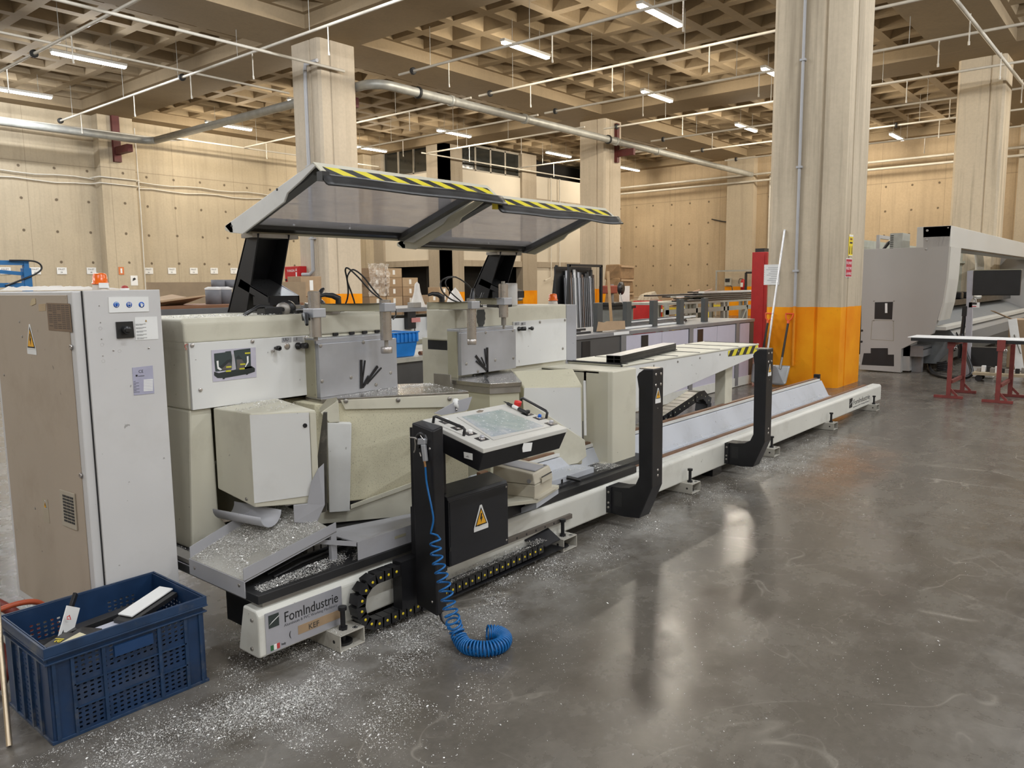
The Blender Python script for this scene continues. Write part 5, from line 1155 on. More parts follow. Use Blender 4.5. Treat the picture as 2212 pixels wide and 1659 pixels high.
# ================================================================== blue crate with scrap
cr = thing('plastic_crate', 'large dark blue perforated crate of scrap on the floor at lower left', 'crate', (.89, 2.82, 0))
M_CRATE = plain('crate_blue', (.007, .030, .085), .45, var=.35, scale=6, grime=.5, grime_col=(.09, .09, .09))
def perf(org, ux, uz, W, H, nx, nz, skip=lambda i, k: False, t=.003, fx=.30, fz=.24):
    """sheet with a grid of hexagonal slots"""
    m = MB(); o = Vector(org); cw, chh = W/nx, H/nz; nrm = ux.cross(uz)
    for i in range(nx):
        for k in range(nz):
            c = o+ux*(cw*(i+.5))+uz*(chh*(k+.5)); Q = lambda a, b: c+ux*a*cw+uz*b*chh
            cor = [Q(-.5, -.5), Q(.5, -.5), Q(.5, .5), Q(-.5, .5)]
            if skip(i, k): m.add(cor, [(0, 1, 2, 3)]); continue
            hx = [Q(-fx, 0), Q(-fx*.6, -fz), Q(fx*.6, -fz), Q(fx, 0), Q(fx*.6, fz), Q(-fx*.6, fz)]
            m.add(cor+hx, [(0, 1, 6, 5), (0, 5, 4), (0, 4, 3), (1, 7, 6), (1, 2, 7), (2, 8, 7), (2, 3, 9, 8), (3, 4, 9)])
    return m
def solid(o, t): s_ = o.modifiers.new('thick', 'SOLIDIFY'); s_.thickness = t; s_.offset = 0; return o
UX, UY, UZ = Vector((1, 0, 0)), Vector((0, 1, 0)), Vector((0, 0, 1))
cx0, cx1, cy0, cy1, cz = .905, 1.462, 2.828, 3.235, .345
def face(o, u, L, nx):
    """three bays x three rows of slots between solid corner pieces"""
    w0 = .075; inner = L-2*w0; 
    MBs = MB().add([o, o+u*w0, o+u*w0+UZ*cz, o+UZ*cz], [(0, 1, 2, 3)]).add([o+u*(L-w0), o+u*L, o+u*L+UZ*cz, o+u*(L-w0)+UZ*cz], [(0, 1, 2, 3)])
    MBs.add([o+u*w0+UZ*.285, o+u*(L-w0)+UZ*.285, o+u*(L-w0)+UZ*cz, o+u*w0+UZ*cz], [(0, 1, 2, 3)]).add([o+u*w0, o+u*(L-w0), o+u*(L-w0)+UZ*.012, o+u*w0+UZ*.012], [(0, 1, 2, 3)])
    p = perf(o+u*w0+UZ*.012, u, UZ, inner, .273, nx, 16, skip=lambda i, k: k in (5, 10) or i % 6 == 5 and False or (nx > 14 and 6 <= i < 12 and k >= 13))
    MBs.add(p.v, p.f); return solid(MBs.build('crate_wall', M_CRATE, cr), .004)
face(Vector((cx0, cy0, .004)), UX, cx1-cx0, 17); face(Vector((cx0, cy1, .004)), UX, cx1-cx0, 17); face(Vector((cx0, cy0, .004)), UY, cy1-cy0, 11); face(Vector((cx1, cy0, .004)), UY, cy1-cy0, 11)
MB().box(cx0, cx1, cy0, cy1, .004, .010).build('crate_floor', M_CRATE, cr)
M_CRIM = plain('crate_rim_worn', (.011, .036, .09), .42, var=.3, grime=.6, grime_col=(.20, .18, .13), scale=14)
def ringbox(z0, z1, e, nm, mat=M_CRIM, th=.008):
    m = MB().box(cx0-e, cx1+e, cy0-e, cy0-e+th, z0, z1).box(cx0-e, cx1+e, cy1+e-th, cy1+e, z0, z1).box(cx0-e, cx0-e+th, cy0-e+th, cy1+e-th, z0, z1).box(cx1+e-th, cx1+e, cy0-e+th, cy1+e-th, z0, z1)
    return m.build(nm, mat, cr, bevel=.0015)
ringbox(.318, .352, .014, 'crate_rim'); ringbox(.288, .294, .013, 'rim_rib', th=.014); ringbox(.312, .318, .016, 'rim_rib', th=.014); ringbox(.0, .012, .008, 'base_rim')
for f_ in (.32, .68):
    x = cx0+(cx1-cx0)*f_; MB().box(x-.006, x+.006, cy0-.009, cy0, .01, .29).build('wall_rib', M_CRIM, cr)
for z in (.098, .184): MB().box(cx0+.075, cx1-.075, cy0-.008, cy0, z, z+.005).build('wall_rib', M_CRIM, cr)
for f_ in (.2, .4, .6, .8): MB().box(cx0-.010, cx0, cy0+(cy1-cy0)*f_-.008, cy0+(cy1-cy0)*f_+.008, .01, .29).build('wall_rib', M_CRIM, cr)
for x in (cx0+.075, cx1-.075, cx0+.015, cx1-.015): MB().box(x-.006, x+.006, cy0-.008, cy0, .01, .29).build('wall_rib', M_CRIM, cr)
MB().box(1.12, 1.26, cy0-.011, cy0-.002, .236, .276).build('blank_label_panel', plain('crate_panel_blue', (.008, .04, .12), .4), cr)
# scrap in the crate (each piece its own thing)
CRZ = 0.0
def scrap(nm, lb, cat, a, b, w_, h_, mat, up=(0, 0, 1), extra=None):
    a, b = Vector(a)+Vector((0, 0, CRZ)), Vector(b)+Vector((0, 0, CRZ))
    t = thing(nm, lb, cat, ((Vector(a)+Vector(b))/2), 'scrap in the blue crate'); MB().bar(a, b, w_, h_, up=up).build('piece', mat, t, bevel=.001); return t
M_PBLK = plain('black_profile', (.016, .016, .017), .3, spec=.6)
scrap('scrap_fill', 'heap of dark cut offs filling the bottom of the blue crate', 'scrap', (.95, 3.03, .12), (1.42, 3.03, .12), .36, .21, plain('scrap_dark', (.03, .03, .032), .6, var=.5, scale=25))
CRZ = .055
scrap('profile_offcut', 'long black profile offcut lying across the middle of the crate', 'offcut', (1.06, 3.10, .205), (1.42, 3.10, .225), .05, .03, M_PBLK)
scrap('profile_offcut', 'black offcut with a white edge at the right of the crate', 'offcut', (1.22, 2.98, .228), (1.44, 3.05, .262), .09, .018, M_PBLK)
scrap('profile_offcut', 'white offcut strip beside the right end of the crate', 'offcut', (1.24, 3.0, .247), (1.44, 3.07, .278), .07, .006, M_WH)
scrap('profile_offcut', 'pale grey flat offcut in the crate centre', 'offcut', (1.10, 3.00, .212), (1.30, 3.01, .215), .07, .018, plain('pale_lilac_pvc', (.55, .56, .64), .4))
scrap('profile_offcut', 'thin black stick leaning up in the crate', 'offcut', (1.02, 3.06, .19), (1.13, 3.16, .33), .012, .02, M_PBLK)
t = scrap('carton', 'white carton piece with a red mark standing in the crate', 'carton', (1.05, 3.08, .20), (1.10, 3.11, .30), .07, .004, M_WH, up=(.5, -1, 0)); MB().tube([(1.062, 3.074, .33), (1.075, 3.075, .322), (1.072, 3.075, .34), (1.062, 3.074, .335)], .002, 5).build('red_mark', M_RED, t)
t = scrap('carton', 'black carton with yellow and white lettering at the left of the crate', 'carton', (.965, 2.955, .20), (1.065, 3.02, .20), .085, .07, plain('carton_black', (.02, .018, .015), .4))
rr_ = Vector((.84, .545, 0)).normalized(); uu_ = Vector((-.1, .2, 1)).normalized()
nn_ = Vector((rr_.y, -rr_.x, 0)); o_ = Vector((.965, 2.955, .245))+nn_*.0435
M_LYEL = plain('carton_yellow', (.75, .60, .04), .5)
lettering('al', o_+rr_*.02+Vector((0, 0, -.018)), rr_, (0, 0, 1), .045, M_LYEL, t); lettering('GLU', o_+rr_*.012+Vector((0, 0, .022)), rr_, (0, 0, 1), .018, M_WH, t)
top_ = Vector((.965, 2.955, .2915)); lettering('al', top_+Vector((.03, .02, 0)), rr_, Vector((-.545, .84, 0)), .05, M_LYEL, t)
scrap('carton', 'black open carton box next to the lettered carton in the crate', 'carton', (1.06, 2.99, .195), (1.13, 3.03, .20), .09, .06, M_PBLK)
scrap('carton', 'cream cardboard flap at the crate front left corner', 'carton', (.95, 2.88, .245), (1.06, 2.90, .262), .075, .008, plain('cream_card', (.62, .56, .36), .6))
# leaning rod and hoses left of the crate
t = thing('metal_rod', 'slim worn metal rod leaning left of the blue crate', 'rod', (.75, 2.9, 0))
MB().cyl((.80, 2.93, .005), (.885, 3.22, .48), .0095, 12).build('rod', plain('brassy_rod', (.55, .45, .32), .35, .8), t); MB().cyl((.885, 3.22, .48), (.889, 3.232, .505), .006, 8).build('rod_tip', M_STEEL, t)
M_RHOSE = plain('red_hose', (.20, .035, .025), .5, var=.3)
for k, (lb, pth) in enumerate((('red hose drooping at the left edge beside the cabinet', [(.70, 3.55, .75), (.80, 3.56, .55), (.92, 3.5, .36), (1.02, 3.45, .25), (1.10, 3.42, .10), (1.05, 3.38, .02)]),
                               ('second red hose bunched behind the metal rod', [(.66, 3.45, .66), (.76, 3.46, .45), (.86, 3.42, .28), (.95, 3.40, .12), (.9, 3.36, .02)]),
                               ('orange red hose looped on the floor beside the crate', [(.70, 3.30, .30), (.84, 3.33, .33), (1.0, 3.38, .33), (1.10, 3.42, .28), (1.14, 3.42, .16), (1.10, 3.40, .02)]))):
    t = thing('rubber_hose', lb, 'hose', pth[-1], 'hoses by the cabinet'); MB().tube(smooth(pth), .02 if k < 2 else .011, 8).build('hose_run', M_RHOSE if k < 2 else plain('orange_hose', (.42, .08, .03), .4), t)
t = thing('cloth_rag', 'beige rag hanging over the hoses at the left edge', 'rag', (.9, 3.7, .6))
vs = []; rnd = random.Random(5)
for j in range(9):
    for i in range(7): vs.append((.78+.025*i+.01*rnd.random(), 3.62-.01*i+.03*rnd.random(), .72-.035*j-.012*abs(i-3)))
MB().add(vs, [(j*7+i, j*7+i+1, (j+1)*7+i+1, (j+1)*7+i) for j in range(8) for i in range(6)], True).build('rag_folds', plain('rag', (.25, .21, .15), .9), t)
MB().tube([(.72, 3.6, .2), (.78, 3.62, .5), (.80, 3.63, .72)], .02, 8).build('rag_post', M_STEEL, t)
# ================================================================== stained pillar: signs, shovels, pole
t = thing('notice_paper', 'white typed notice in a punched sleeve on the stained pillar', 'notice', (11.71, 4.66, 1.66))
MB().box(11.712, 11.716, 4.535, 4.775, 1.512, 1.818).build('sheet', M_WH, t)
for k in range(9): MB().box(11.7108, 11.7125, 4.56, 4.56+.19*(.5+.5*((k*37) % 10)/10), 1.55+.027*k, 1.556+.027*k).build('text_line', plain('print_grey', (.30, .30, .32), .6), t)
for k in range(8): MB().box(11.7112, 11.7125, 4.764, 4.768, 1.53+.034*k, 1.537+.034*k).build('punch_hole', M_INK, t)
PX = lambda px, py: at(px, py, Y=3.634)
t = thing('warning_notice', 'tall yellow caution notice high on the right face of the stained pillar', 'sign', (12.1, 3.63, 2.07))
a, b = PX(1833, 551), PX(1844, 510); w_ = .19; x = 12.0
MB().box(x, x+w_, 3.634, 3.638, 1.915, 2.235).build('sheet', M_YEL, t)
MB().box(x+.005, x+w_-.005, 3.632, 3.634, 2.20, 2.23).build('white_edge', M_WH, t); MB().box(x+.005, x+w_-.005, 3.632, 3.634, 1.918, 1.93).build('white_edge', M_WH, t)
MB().box(x+.04, x+w_-.03, 3.632, 3.634, 2.10, 2.125).build('text_bar', M_INK, t); MB().box(x+.05, x+.15, 3.632, 3.634, 2.15, 2.18).build('text_bar', plain('sign_brown', (.25, .12, .01), .5), t)
for dx_ in (.03, .14): MB().prism([(x+dx_, 3.634, 1.95), (x+dx_+.03, 3.634, 1.95), (x+dx_+.025, 3.634, 2.05), (x+dx_+.012, 3.634, 2.07), (x+dx_+.004, 3.634, 2.05)], (0, -.002, 0)).build('figure_mark', M_INK, t)
t = thing('warning_notice', 'red notice with three white lines under the yellow one on the stained pillar', 'sign', (12.0, 3.63, 1.75))
M_SRED = plain('sign_red', (.50, .02, .05), .5)
MB().box(11.905, 12.185, 3.634, 3.638, 1.612, 1.885).build('border', M_WH, t); MB().box(11.915, 12.175, 3.632, 3.634, 1.622, 1.872).build('sheet', M_SRED, t)
for k, tx in enumerate(('KULLANILIR', 'REDZ VAR', 'ALMAYINIZ')): lettering(tx, (11.93, 3.6315, 1.80-.078*k), R_, U_, .058, M_WH, t, maxw=.23)
def shovel(y, lb, lean):
    t = thing('shovel', lb, 'shovel', (11.45, y, 0), 'shovels against the pillar')
    b, h = Vector((11.40, y+.02, .03)), Vector((11.66, y-.03+lean, 1.08)); d = (h-b).normalized(); sd = Vector((0, 1, 0)); nn = d.cross(sd).normalized()
    L = (h-b).length; P = lambda s, o=0, n_=0: b+d*s+sd*o+nn*n_
    MB().tube([P(.24, 0, .01), P(.34), P(.42)], [.014, .017, .017], 10).build('socket', M_STEEL, t)
    MB().tube([P(.42), P(L-.13)], .0165, 10).build('shaft', plain('shaft_black', (.03, .026, .022), .5), t)
    MO = plain('handle_orange', (.75, .09, .01), .4)
    MB().tube([P(L-.15), P(L-.11)], .020, 10).tube([P(L-.12), P(L-.07, .045), P(L, .058)], .011, 8).tube([P(L-.12), P(L-.07, -.045), P(L, -.058)], .011, 8).tube([P(L, .060), P(L, -.060)], .013, 8).build('d_handle', MO, t)
    vs = []; nx, ny = 8, 8
    for j in range(ny+1):
        s_ = .30*j/ny; hw = .115+.02*j/ny if j < ny else .13
        for i in range(nx+1):
            o = (i/nx*2-1); vs.append(P(s_+(0 if j else .03*abs(o)**3), o*hw, -.020*abs(o)**1.5*(1 if j else .6) - .008*(1-abs(o))))
    o_ = MB().add(vs, [(j*(nx+1)+i, j*(nx+1)+i+1, (j+1)*(nx+1)+i+1, (j+1)*(nx+1)+i) for j in range(ny) for i in range(nx)], True).build('blade', plain('shovel_steel', (.42, .43, .43), .4, .5), t)
    s_ = o_.modifiers.new('thick', 'SOLIDIFY'); s_.thickness = .004
    return t
shovel(4.37, 'shovel with orange handle leaning on the pillar, its steel blade in view', 0); shovel(4.68, 'second orange handled shovel, partly hidden behind the black support post', 0)
t = thing('aluminium_pole', 'long bright aluminium pole leaning on the stained pillar', 'pole', (11.3, 4.56, 0))
MB().cyl((11.28, 4.57, .004), (11.70, 4.472, 2.32), .017, 10).build('pole', plain('bright_aluminium', (.72, .72, .72), .3, .6), t); MB().cyl((11.70, 4.472, 2.32), (11.702, 4.471, 2.325), .018, 10).build('end_cap', M_WH, t)
# ================================================================== bench line behind the saw
M_BENG = plain('bench_grey_frame', (.24, .24, .245), .45, .3, var=.1); M_BDARK = plain('bench_dark_panel', (.075, .07, .066), .55); M_BWHITE = plain('bench_lilac_panel', (.50, .48, .56), .5, var=.04)
bn = thing('roller_bench', 'long grey framed bench with pale lilac panels behind the saw, ending at the stained pillar', 'bench', (6.5, 4.87, 0))
MB().box(6.3, 11.62, 4.86, 5.75, .955, 1.0).build('bench_top', M_BENG, bn, bevel=.003)
MB().box(6.3, 7.78, 4.875, 4.90, .10, .955).build('dark_panel', M_BDARK, bn)
for x0, x1 in ((7.90, 9.48), (9.61, 10.95)):
    xm = x0+(x1-x0)*.55
    MB().box(x0, xm-.004, 4.875, 4.90, .14, .945).build('front_panel', M_BWHITE, bn); MB().box(xm+.004, x1, 4.875, 4.90, .14, .945).build('front_panel', M_BWHITE, bn)
MB().box(11.12, 11.46, 4.875, 4.90, .14, .945).build('front_panel', plain('bench_pink_panel', (.50, .43, .50), .5, var=.04), bn)
MB().box(11.47, 11.62, 4.875, 5.75, .05, .955).build('end_panel', M_BDARK, bn)
for x in (6.35, 7.79, 9.49, 10.96): MB().box(x, x+.11, 4.862, 4.95, .02, .955).build('bench_leg', M_BENG, bn)
MB().box(7.85, 11.6, 4.865, 4.90, .01, .14).build('kick_strip', M_RAILP, bn)
for x, z0, z1 in ((7.0, .733, .931), (8.26, .745, .927), (9.74, .722, .925)):
    MB().box(x, x+.16, 4.868, 4.876, z0-.15, z1).build('grip_slot', M_BLKP, bn)
MB().box(7.62, 7.95, 4.855, 4.862, .965, .998).build('bench_label', M_WH, bn)
for k, x in enumerate((7.584, 8.225, 8.87, 9.59, 10.32)): MB().box(x, x+.115, 5.06, 5.12, 1.0, 1.335).build('stop_post', plain('post_grey', (.065, .068, .065), .5), bn, bevel=.004)
# left bench with crate and bar
bl = thing('work_bench', 'grey work bench seen between the two saw heads, carrying a bright blue bin', 'bench', (4.2, 4.95, 0))
MB().box(3.75, 6.2, 4.95, 5.9, .905, .947).build('bench_top', plain('bench_top_pale', (.44, .42, .36), .4, var=.2), bl, bevel=.003)
MB().box(3.75, 6.15, 4.97, 5.0, .10, .905).build('dark_panel', M_BDARK, bl)
for x in (3.72, 6.1): MB().box(x, x+.08, 4.96, 5.04, .002, .905).build('bench_leg', M_BENG, bl)
t = thing('blue_bin', 'bright blue stacking bin with ribbed rim on the bench between the saw heads', 'bin', (4.6, 5.2, .947))
M_BIN = plain('bin_blue', (.01, .20, .62), .4, var=.12)
bx0, bx1, by0, by1 = 4.27, 4.665, 4.98, 5.28
MB().hexa([(bx0+.03, by0+.02, .949), (bx1-.02, by0+.02, .949), (bx1-.02, by1, .949), (bx0+.03, by1, .949), (bx0, by0, 1.075), (bx1, by0, 1.075), (bx1, by1, 1.075), (bx0, by1, 1.075)]).build('bin_body', M_BIN, t, bevel=.004)
m = MB().box(bx0-.008, bx1+.008, by0-.008, by0, 1.075, 1.16).box(bx0-.008, bx1+.008, by1, by1+.008, 1.075, 1.16).box(bx0-.008, bx0, by0, by1, 1.075, 1.16).box(bx1, bx1+.008, by0, by1, 1.075, 1.16)
m.build('bin_rim', M_BIN, t)
for k in range(9): MB().box(bx0+.012+.045*k, bx0+.022+.045*k, by0-.018, by0-.008, 1.08, 1.155).build('rim_rib', M_BIN, t)
MB().box(bx0-.012, bx1+.012, by0-.02, by0-.008, 1.155, 1.165).build('rim_lip', M_BIN, t); MB().box(bx0, bx1, by0, by1, 1.12, 1.15).build('bin_contents', plain('mixed_scrap', (.16, .13, .10), .7, var=.6, scale=30), t)
t = thing('wooden_bar', 'round brown wooden bar lying on the bench beside the blue bin', 'bar', (4.9, 5.0, .96))
MB().cyl((4.70, 4.99, .968), (5.06, 5.05, .968), .018, 12).build('bar', plain('brown_wood', (.20, .085, .04), .55, var=.3), t); MB().cyl((5.06, 5.05, .968), (5.07, 5.052, .968), .016, 12).build('bar_end', plain('wood_end', (.26, .13, .07), .6), t)
t = thing('white_machine', 'white panelled machine table behind the bright blue bin', 'machine', (5.6, 6.5, 0))
MB().box(5.3, 7.4, 6.5, 7.3, .15, 1.20).build('machine_body', M_WHITE, t); MB().box(5.25, 7.5, 6.42, 7.4, 1.27, 1.31).build('machine_table', M_BENG, t); MB().box(5.3, 7.4, 6.49, 6.5, .90, .95).build('trim_band', M_OLIVE, t)
for x in (5.9, 6.25): MB().box(x, x+.12, 6.44, 6.5, 1.08, 1.27).build('clamp_block', M_BLKP, t)
for x in (6.05, 6.6): MB().box(x, x+.008, 6.494, 6.5, .2, 1.2).build('panel_seam', M_INK, t)
MB().box(5.95, 6.08, 6.43, 6.47, 1.15, 1.20).build('red_label', plain('faded_red', (.55, .22, .2), .5), t)
MB().box(5.4, 5.44, 6.6, 6.7, 0, .15).build('machine_foot', M_BLK, t)
t = thing('plastic_cone', 'white plastic bag standing on the machine table behind the blue bin', 'bag', (6.3, 6.7, 1.31))
MB().lathe((6.25, 6.65, 1.312), [(.10, 0), (.075, .06), (.04, .17), (.028, .26), (.0, .29)], 10).build('bag_body', plain('clear_bag', (.62, .58, .52), .35), t)
t = thing('plastic_cone', 'white paper bag on the machine table behind the far saw head', 'bag', (7.0, 6.7, 1.31))
MB().lathe((6.98, 6.75, 1.312), [(.12, 0), (.10, .06), (.05, .16), (.0, .22)], 8).build('bag_body', MATS['clear_bag'], t)
t = thing('steel_block', 'small steel block on the machine table edge', 'block', (6.05, 6.5, 1.31)); MB().box(6.0, 6.12, 6.45, 6.55, 1.311, 1.37).build('block', M_STEEL, t, bevel=.004)
t = thing('foam_roll', 'white wrapped roll standing upright on the far saw head body', 'roll', (4.28, 3.58, 1.405)); MB().lathe((4.25, 3.56, 1.406), [(0, 0), (.040, 0), (.043, .01), (.043, .15), (.040, .158), (0, .158)], 18).build('wrapped_roll', plain('white_film', (.68, .66, .64), .3), t)
t = thing('warning_beacon', 'orange beacon lamp on the far saw head near the leaning black profiles', 'beacon', (4.79, 3.62, 1.40), 'orange beacon lamps'); beacon((4.79, 3.60, 1.401), 1.1, t)
# things on the bench
def bundle(nm, lb, cat, items, grp=None):
    t = thing(nm, lb, cat, items[0][0], grp)
    for a, b, w_, h_, m in items: MB().bar(a, b, w_, h_).build('piece', m, t)
    return t
t = thing('cardboard_sheet', 'torn brown cardboard sheet standing on the bench edge', 'cardboard', (7.5, 5.0, 1.0))
M_CARD = plain('cardboard', (.42, .29, .175), .8, var=.12); M_CARD2 = plain('cardboard_dark', (.30, .20, .115), .8, var=.18)
MB().prism([at(*q, Y=4.97) for q in ((1290, 716), (1294, 695), (1306, 697), (1312, 694), (1350, 693), (1351, 711))], (0, .012, 0)).build('sheet', M_CARD, t)
rnd = random.Random(11)
BW = (M_PBLK, M_PBLK, M_PBLK, M_WH, M_ALU)
for g in range(12):
    x = 8.05+.09*g+rnd.random()*.25; y = 5.05+.045*g
    t = bundle('profile_length', ('white' if g % 4 == 0 else 'black')+' window profile in the loose pile on the bench, number %d from the front' % (g+1), 'profile', [((x-.2, y, 1.015+.011*(g % 5)), (x+1.4+.5*rnd.random(), y+.10, 1.016+.012*(g % 5)), .05, .022, M_WH if g % 4 == 0 else M_PBLK), ((x-.2, y-.012, 1.027+.011*(g % 5)), (x+1.4, y+.088, 1.028+.012*(g % 5)), .008, .006, M_ALU)], 'profiles piled on the bench')
names = ['first', 'second', 'third', 'fourth', 'fifth', 'sixth', 'seventh', 'eighth', 'ninth', 'tenth', 'eleventh', 'last']
gi = 0
for o in bpy.data.objects:
    if o.name.startswith('profile_length'):
        o['label'] = ('white' if gi % 4 == 0 else 'black')+' window profile in the bench pile, %s from the front' % names[gi]; gi += 1
for g in range(4):
    bundle('profile_length', 'black profile lying on the bench left of the torn cardboard, %s from the front' % names[g], 'profile', [((6.35, 5.0+.07*g, 1.012+.03*(g % 2)), (7.35, 5.02+.07*g, 1.012+.03*(g % 2)), .06, .022, M_PBLK), ((6.35, 4.99+.07*g, 1.025+.03*(g % 2)), (7.35, 5.01+.07*g, 1.025+.03*(g % 2)), .01, .004, M_ALU)], 'black profiles left on the bench')
# rack with boards and rolls behind the near head
rk = thing('shelf_rack', 'dark grey rack beam with a brown board behind the near saw head', 'rack', (2.3, 5.0, 0))
MB().box(1.9, 3.62, 5.0, 5.06, 1.365, 1.415).build('rack_beam', plain('rack_grey', (.13, .13, .135), .5), rk); MB().box(1.9, 3.62, 5.7, 5.76, 1.365, 1.415).build('rack_beam', MATS['rack_grey'], rk)
for x in (1.95, 3.53): MB().box(x, x+.07, 5.0, 5.76, 0.002, 1.365).build('rack_upright', MATS['rack_grey'], rk)
MB().box(1.95, 3.6, 5.10, 5.70, 1.415, 1.435).build('shelf_board', plain('brown_board', (.26, .12, .06), .6), rk)
t = thing('cardboard_sheet', 'pale wide board standing behind the rolls of foam at left', 'board', (4.3, 9, 0)); MB().box(4.25, 6.4, 9.0, 9.04, .6, 1.625).build('board', plain('tan_board', (.36, .26, .16), .7), t); MB().box(4.4, 4.46, 9.04, 9.5, 0, 1.2).build('board_stay', M_CARD2, t); MB().box(6.2, 6.26, 9.04, 9.5, 0, 1.2).build('board_stay', M_CARD2, t)
M_FOAM = plain('grey_foam', (.17, .17, .185), .7); M_FILM = plain('film_white', (.62, .60, .58), .35)
for k, (x, y, z, r, h, l) in enumerate(((3.00, 5.35, 1.436, .055, .115, 'left grey foam roll in film on the rack board'), (3.12, 5.42, 1.436, .062, .115, 'middle grey foam roll in clear film on the rack board'), (3.26, 5.40, 1.436, .062, .115, 'right grey foam roll in clear film on the rack board'), (3.14, 5.52, 1.553, .05, .06, 'upper left grey foam roll on top of the others'), (3.24, 5.52, 1.553, .05, .06, 'upper right grey foam roll on top of the others'))):
    t = thing('foam_roll', l, 'roll', (x, y, z), 'foam rolls on the rack'); MB().lathe((x, y, z), [(0, 0), (r, 0), (r, h), (r*.4, h), (r*.35, h-.01), (0, h-.01)], 18).build('roll_body', M_FOAM, t)
    if k < 3: MB().lathe((x, y, z+h-.012), [(r+.002, 0), (r+.003, .012), (r*.6, .022), (r*.3, .016)], 14).build('film_edge', M_FILM, t)
for k, (a, b, c, l) in enumerate((((2.45, 5.2, 1.437), (2.85, 5.35, 1.47), .22, 'flattened pale carton on the rack board beside the cabinet'), ((2.35, 5.15, 1.437), (2.55, 5.25, 1.445), .12, 'dark carton corner on the rack board beside the cabinet'), ((3.25, 5.6, 1.45), (3.58, 5.66, 1.60), .18, 'large pale cardboard flap rising behind the guard arm'))):
    t = thing('carton', l, 'carton', a, 'cartons on the rack'); MB().bar(a, b, c, .012, up=(0, .3, 1)).bar(Vector(a)+Vector((0, .05, .012)), Vector(b)+Vector((-.05, .08, .022)), c*.7, .01, up=(0, -.2, 1)).build('flaps', (M_CARD, M_BLKP, plain('pale_card', (.55, .42, .25), .7))[k], t, kind='stuff')
# blue jib crane
jb = thing('jib_crane', 'blue steel jib arm with a black cable at the far left', 'crane', (1.95, 6.0, 0)); M_JIB = plain('jib_blue', (.02, .16, .40), .45)
MB().box(1.98, 2.03, 5.97, 6.03, .002, 1.70).build('jib_post', M_JIB, jb, bevel=.004); MB().bar((1.0, 6, 1.735), (2.02, 6, 1.735), .03, .03).build('jib_beam', M_JIB, jb); MB().bar((1.0, 6, 1.76), (2.0, 6, 1.66), .024, .024).build('jib_brace', M_JIB, jb); MB().box(1.99, 2.02, 5.98, 6.02, 1.66, 1.74).build('jib_head', M_JIB, jb)
MB().bar((1.70, 6, 1.585), (2.0, 6, 1.585), .05, .03).build('jib_shelf', M_JIB, jb); MB().tube(smooth([(1.9, 5.97, 1.75), (2.05, 5.96, 1.745), (2.09, 5.96, 1.70), (2.03, 5.96, 1.65), (1.86, 5.96, 1.58)]), .006, 6).build('jib_cable', M_BLKP, jb)
# ================================================================== fire cabinet and carton pallets round the left pillar
fc = thing('fire_hose_cabinet', 'red fire hose cabinet with white lettering on the left pillar', 'cabinet', (11.45, 16.36, 1.38)); M_FRED = plain('fire_red', (.48, .012, .015), .4, var=.06)
MB().box(11.46, 11.678, 16.36, 16.96, 1.38, 2.065).build('cabinet_body', M_FRED, fc, bevel=.006); fd = MB().box(11.448, 11.46, 16.38, 16.945, 1.395, 2.05).build('cabinet_door', M_FRED, fc, bevel=.003)
RL = (0, -1, 0); lettering('YANGIN', (11.447, 16.85, 1.93), RL, U_, .085, M_WH, fd); lettering('FIRE HOSE', (11.447, 16.86, 1.43), RL, U_, .075, M_WH, fd, maxw=.33)
MB().box(11.446, 11.448, 16.52, 16.72, 1.58, 1.78).build('hose_icon', M_WH, fd); lettering('h', (11.4455, 16.68, 1.60), RL, U_, .20, M_FRED, fd, name='icon_mark'); MB().box(11.446, 11.448, 16.44, 16.49, 1.78, 1.92).build('bottle_mark', M_WH, fd); MB().prism([(11.448, 16.44, 1.95), (11.448, 16.49, 1.95), (11.448, 16.465, 2.02)], (-.002, 0, 0)).build('flame_mark', M_WH, fd)
MB().lathe((11.447, 16.90, 1.74), [(.03, 0), (.03, .015), (.02, .02), (0, .02)], 12, (-1, 0, 0)).build('door_latch', M_BLKP, fd)
MB().tube(smooth([(11.52, 16.30, 1.86), (11.5, 16.26, 1.7), (11.48, 16.34, 1.5), (11.46, 16.5, 1.38)]), .012, 6).build('hose_line', M_FRED, fc)
M_BOXES = (plain('carton_a', (.36, .25, .15), .8, var=.1), plain('carton_b', (.41, .30, .19), .8, var=.1), plain('carton_c', (.30, .205, .125), .8, var=.1))
def carton(x, y, z, sx, sy, sz, lb, grp, mi=0, tape=True, lab=True):
    t = thing('carton', lb, 'carton', (x, y, z), grp)
    MB().box(x+.004, x+sx-.004, y+.004, y+sy-.004, z+.001, z+sz-.002).build('carton_body', M_BOXES[mi], t, bevel=.006)
    if lab: MB().box(x+sx*.42, x+sx*.42+.09, y, y+.005, z+sz*.3, z+sz*.8).build('carton_label', M_WH, t)
    if tape: MB().box(x+.01, x+sx-.01, y+sy*.5-.02, y+sy*.5+.02, z+sz-.002, z+sz-.0005).build('tape_strip', M_TAPE, t)
    return t
ordn = ['bottom', 'second', 'third', 'fourth', 'fifth', 'sixth', 'seventh', 'top']
def pallet(x, y, sx, sy, lb):
    t = thing('pallet', lb, 'pallet', (x, y, 0), 'wooden pallets'); M_WOOD = plain('pallet_wood', (.34, .24, .14), .8)
    for k in range(5): MB().box(x, x+sx, y+sy*k/5, y+sy*k/5+.10, .10, .12).build('deck_board', M_WOOD, t)
    for k in range(3): MB().box(x+(sx-.1)*k/2, x+(sx-.1)*k/2+.1, y, y+sy, 0.002, .10).build('bearer', M_WOOD, t)
    return t
pallet(15.0, 18.0, 2.1, .9, 'wooden pallet under the tall wrapped carton stack'); pallet(16.5, 17.0, 1.4, .8, 'wooden pallet under the lower carton stack')
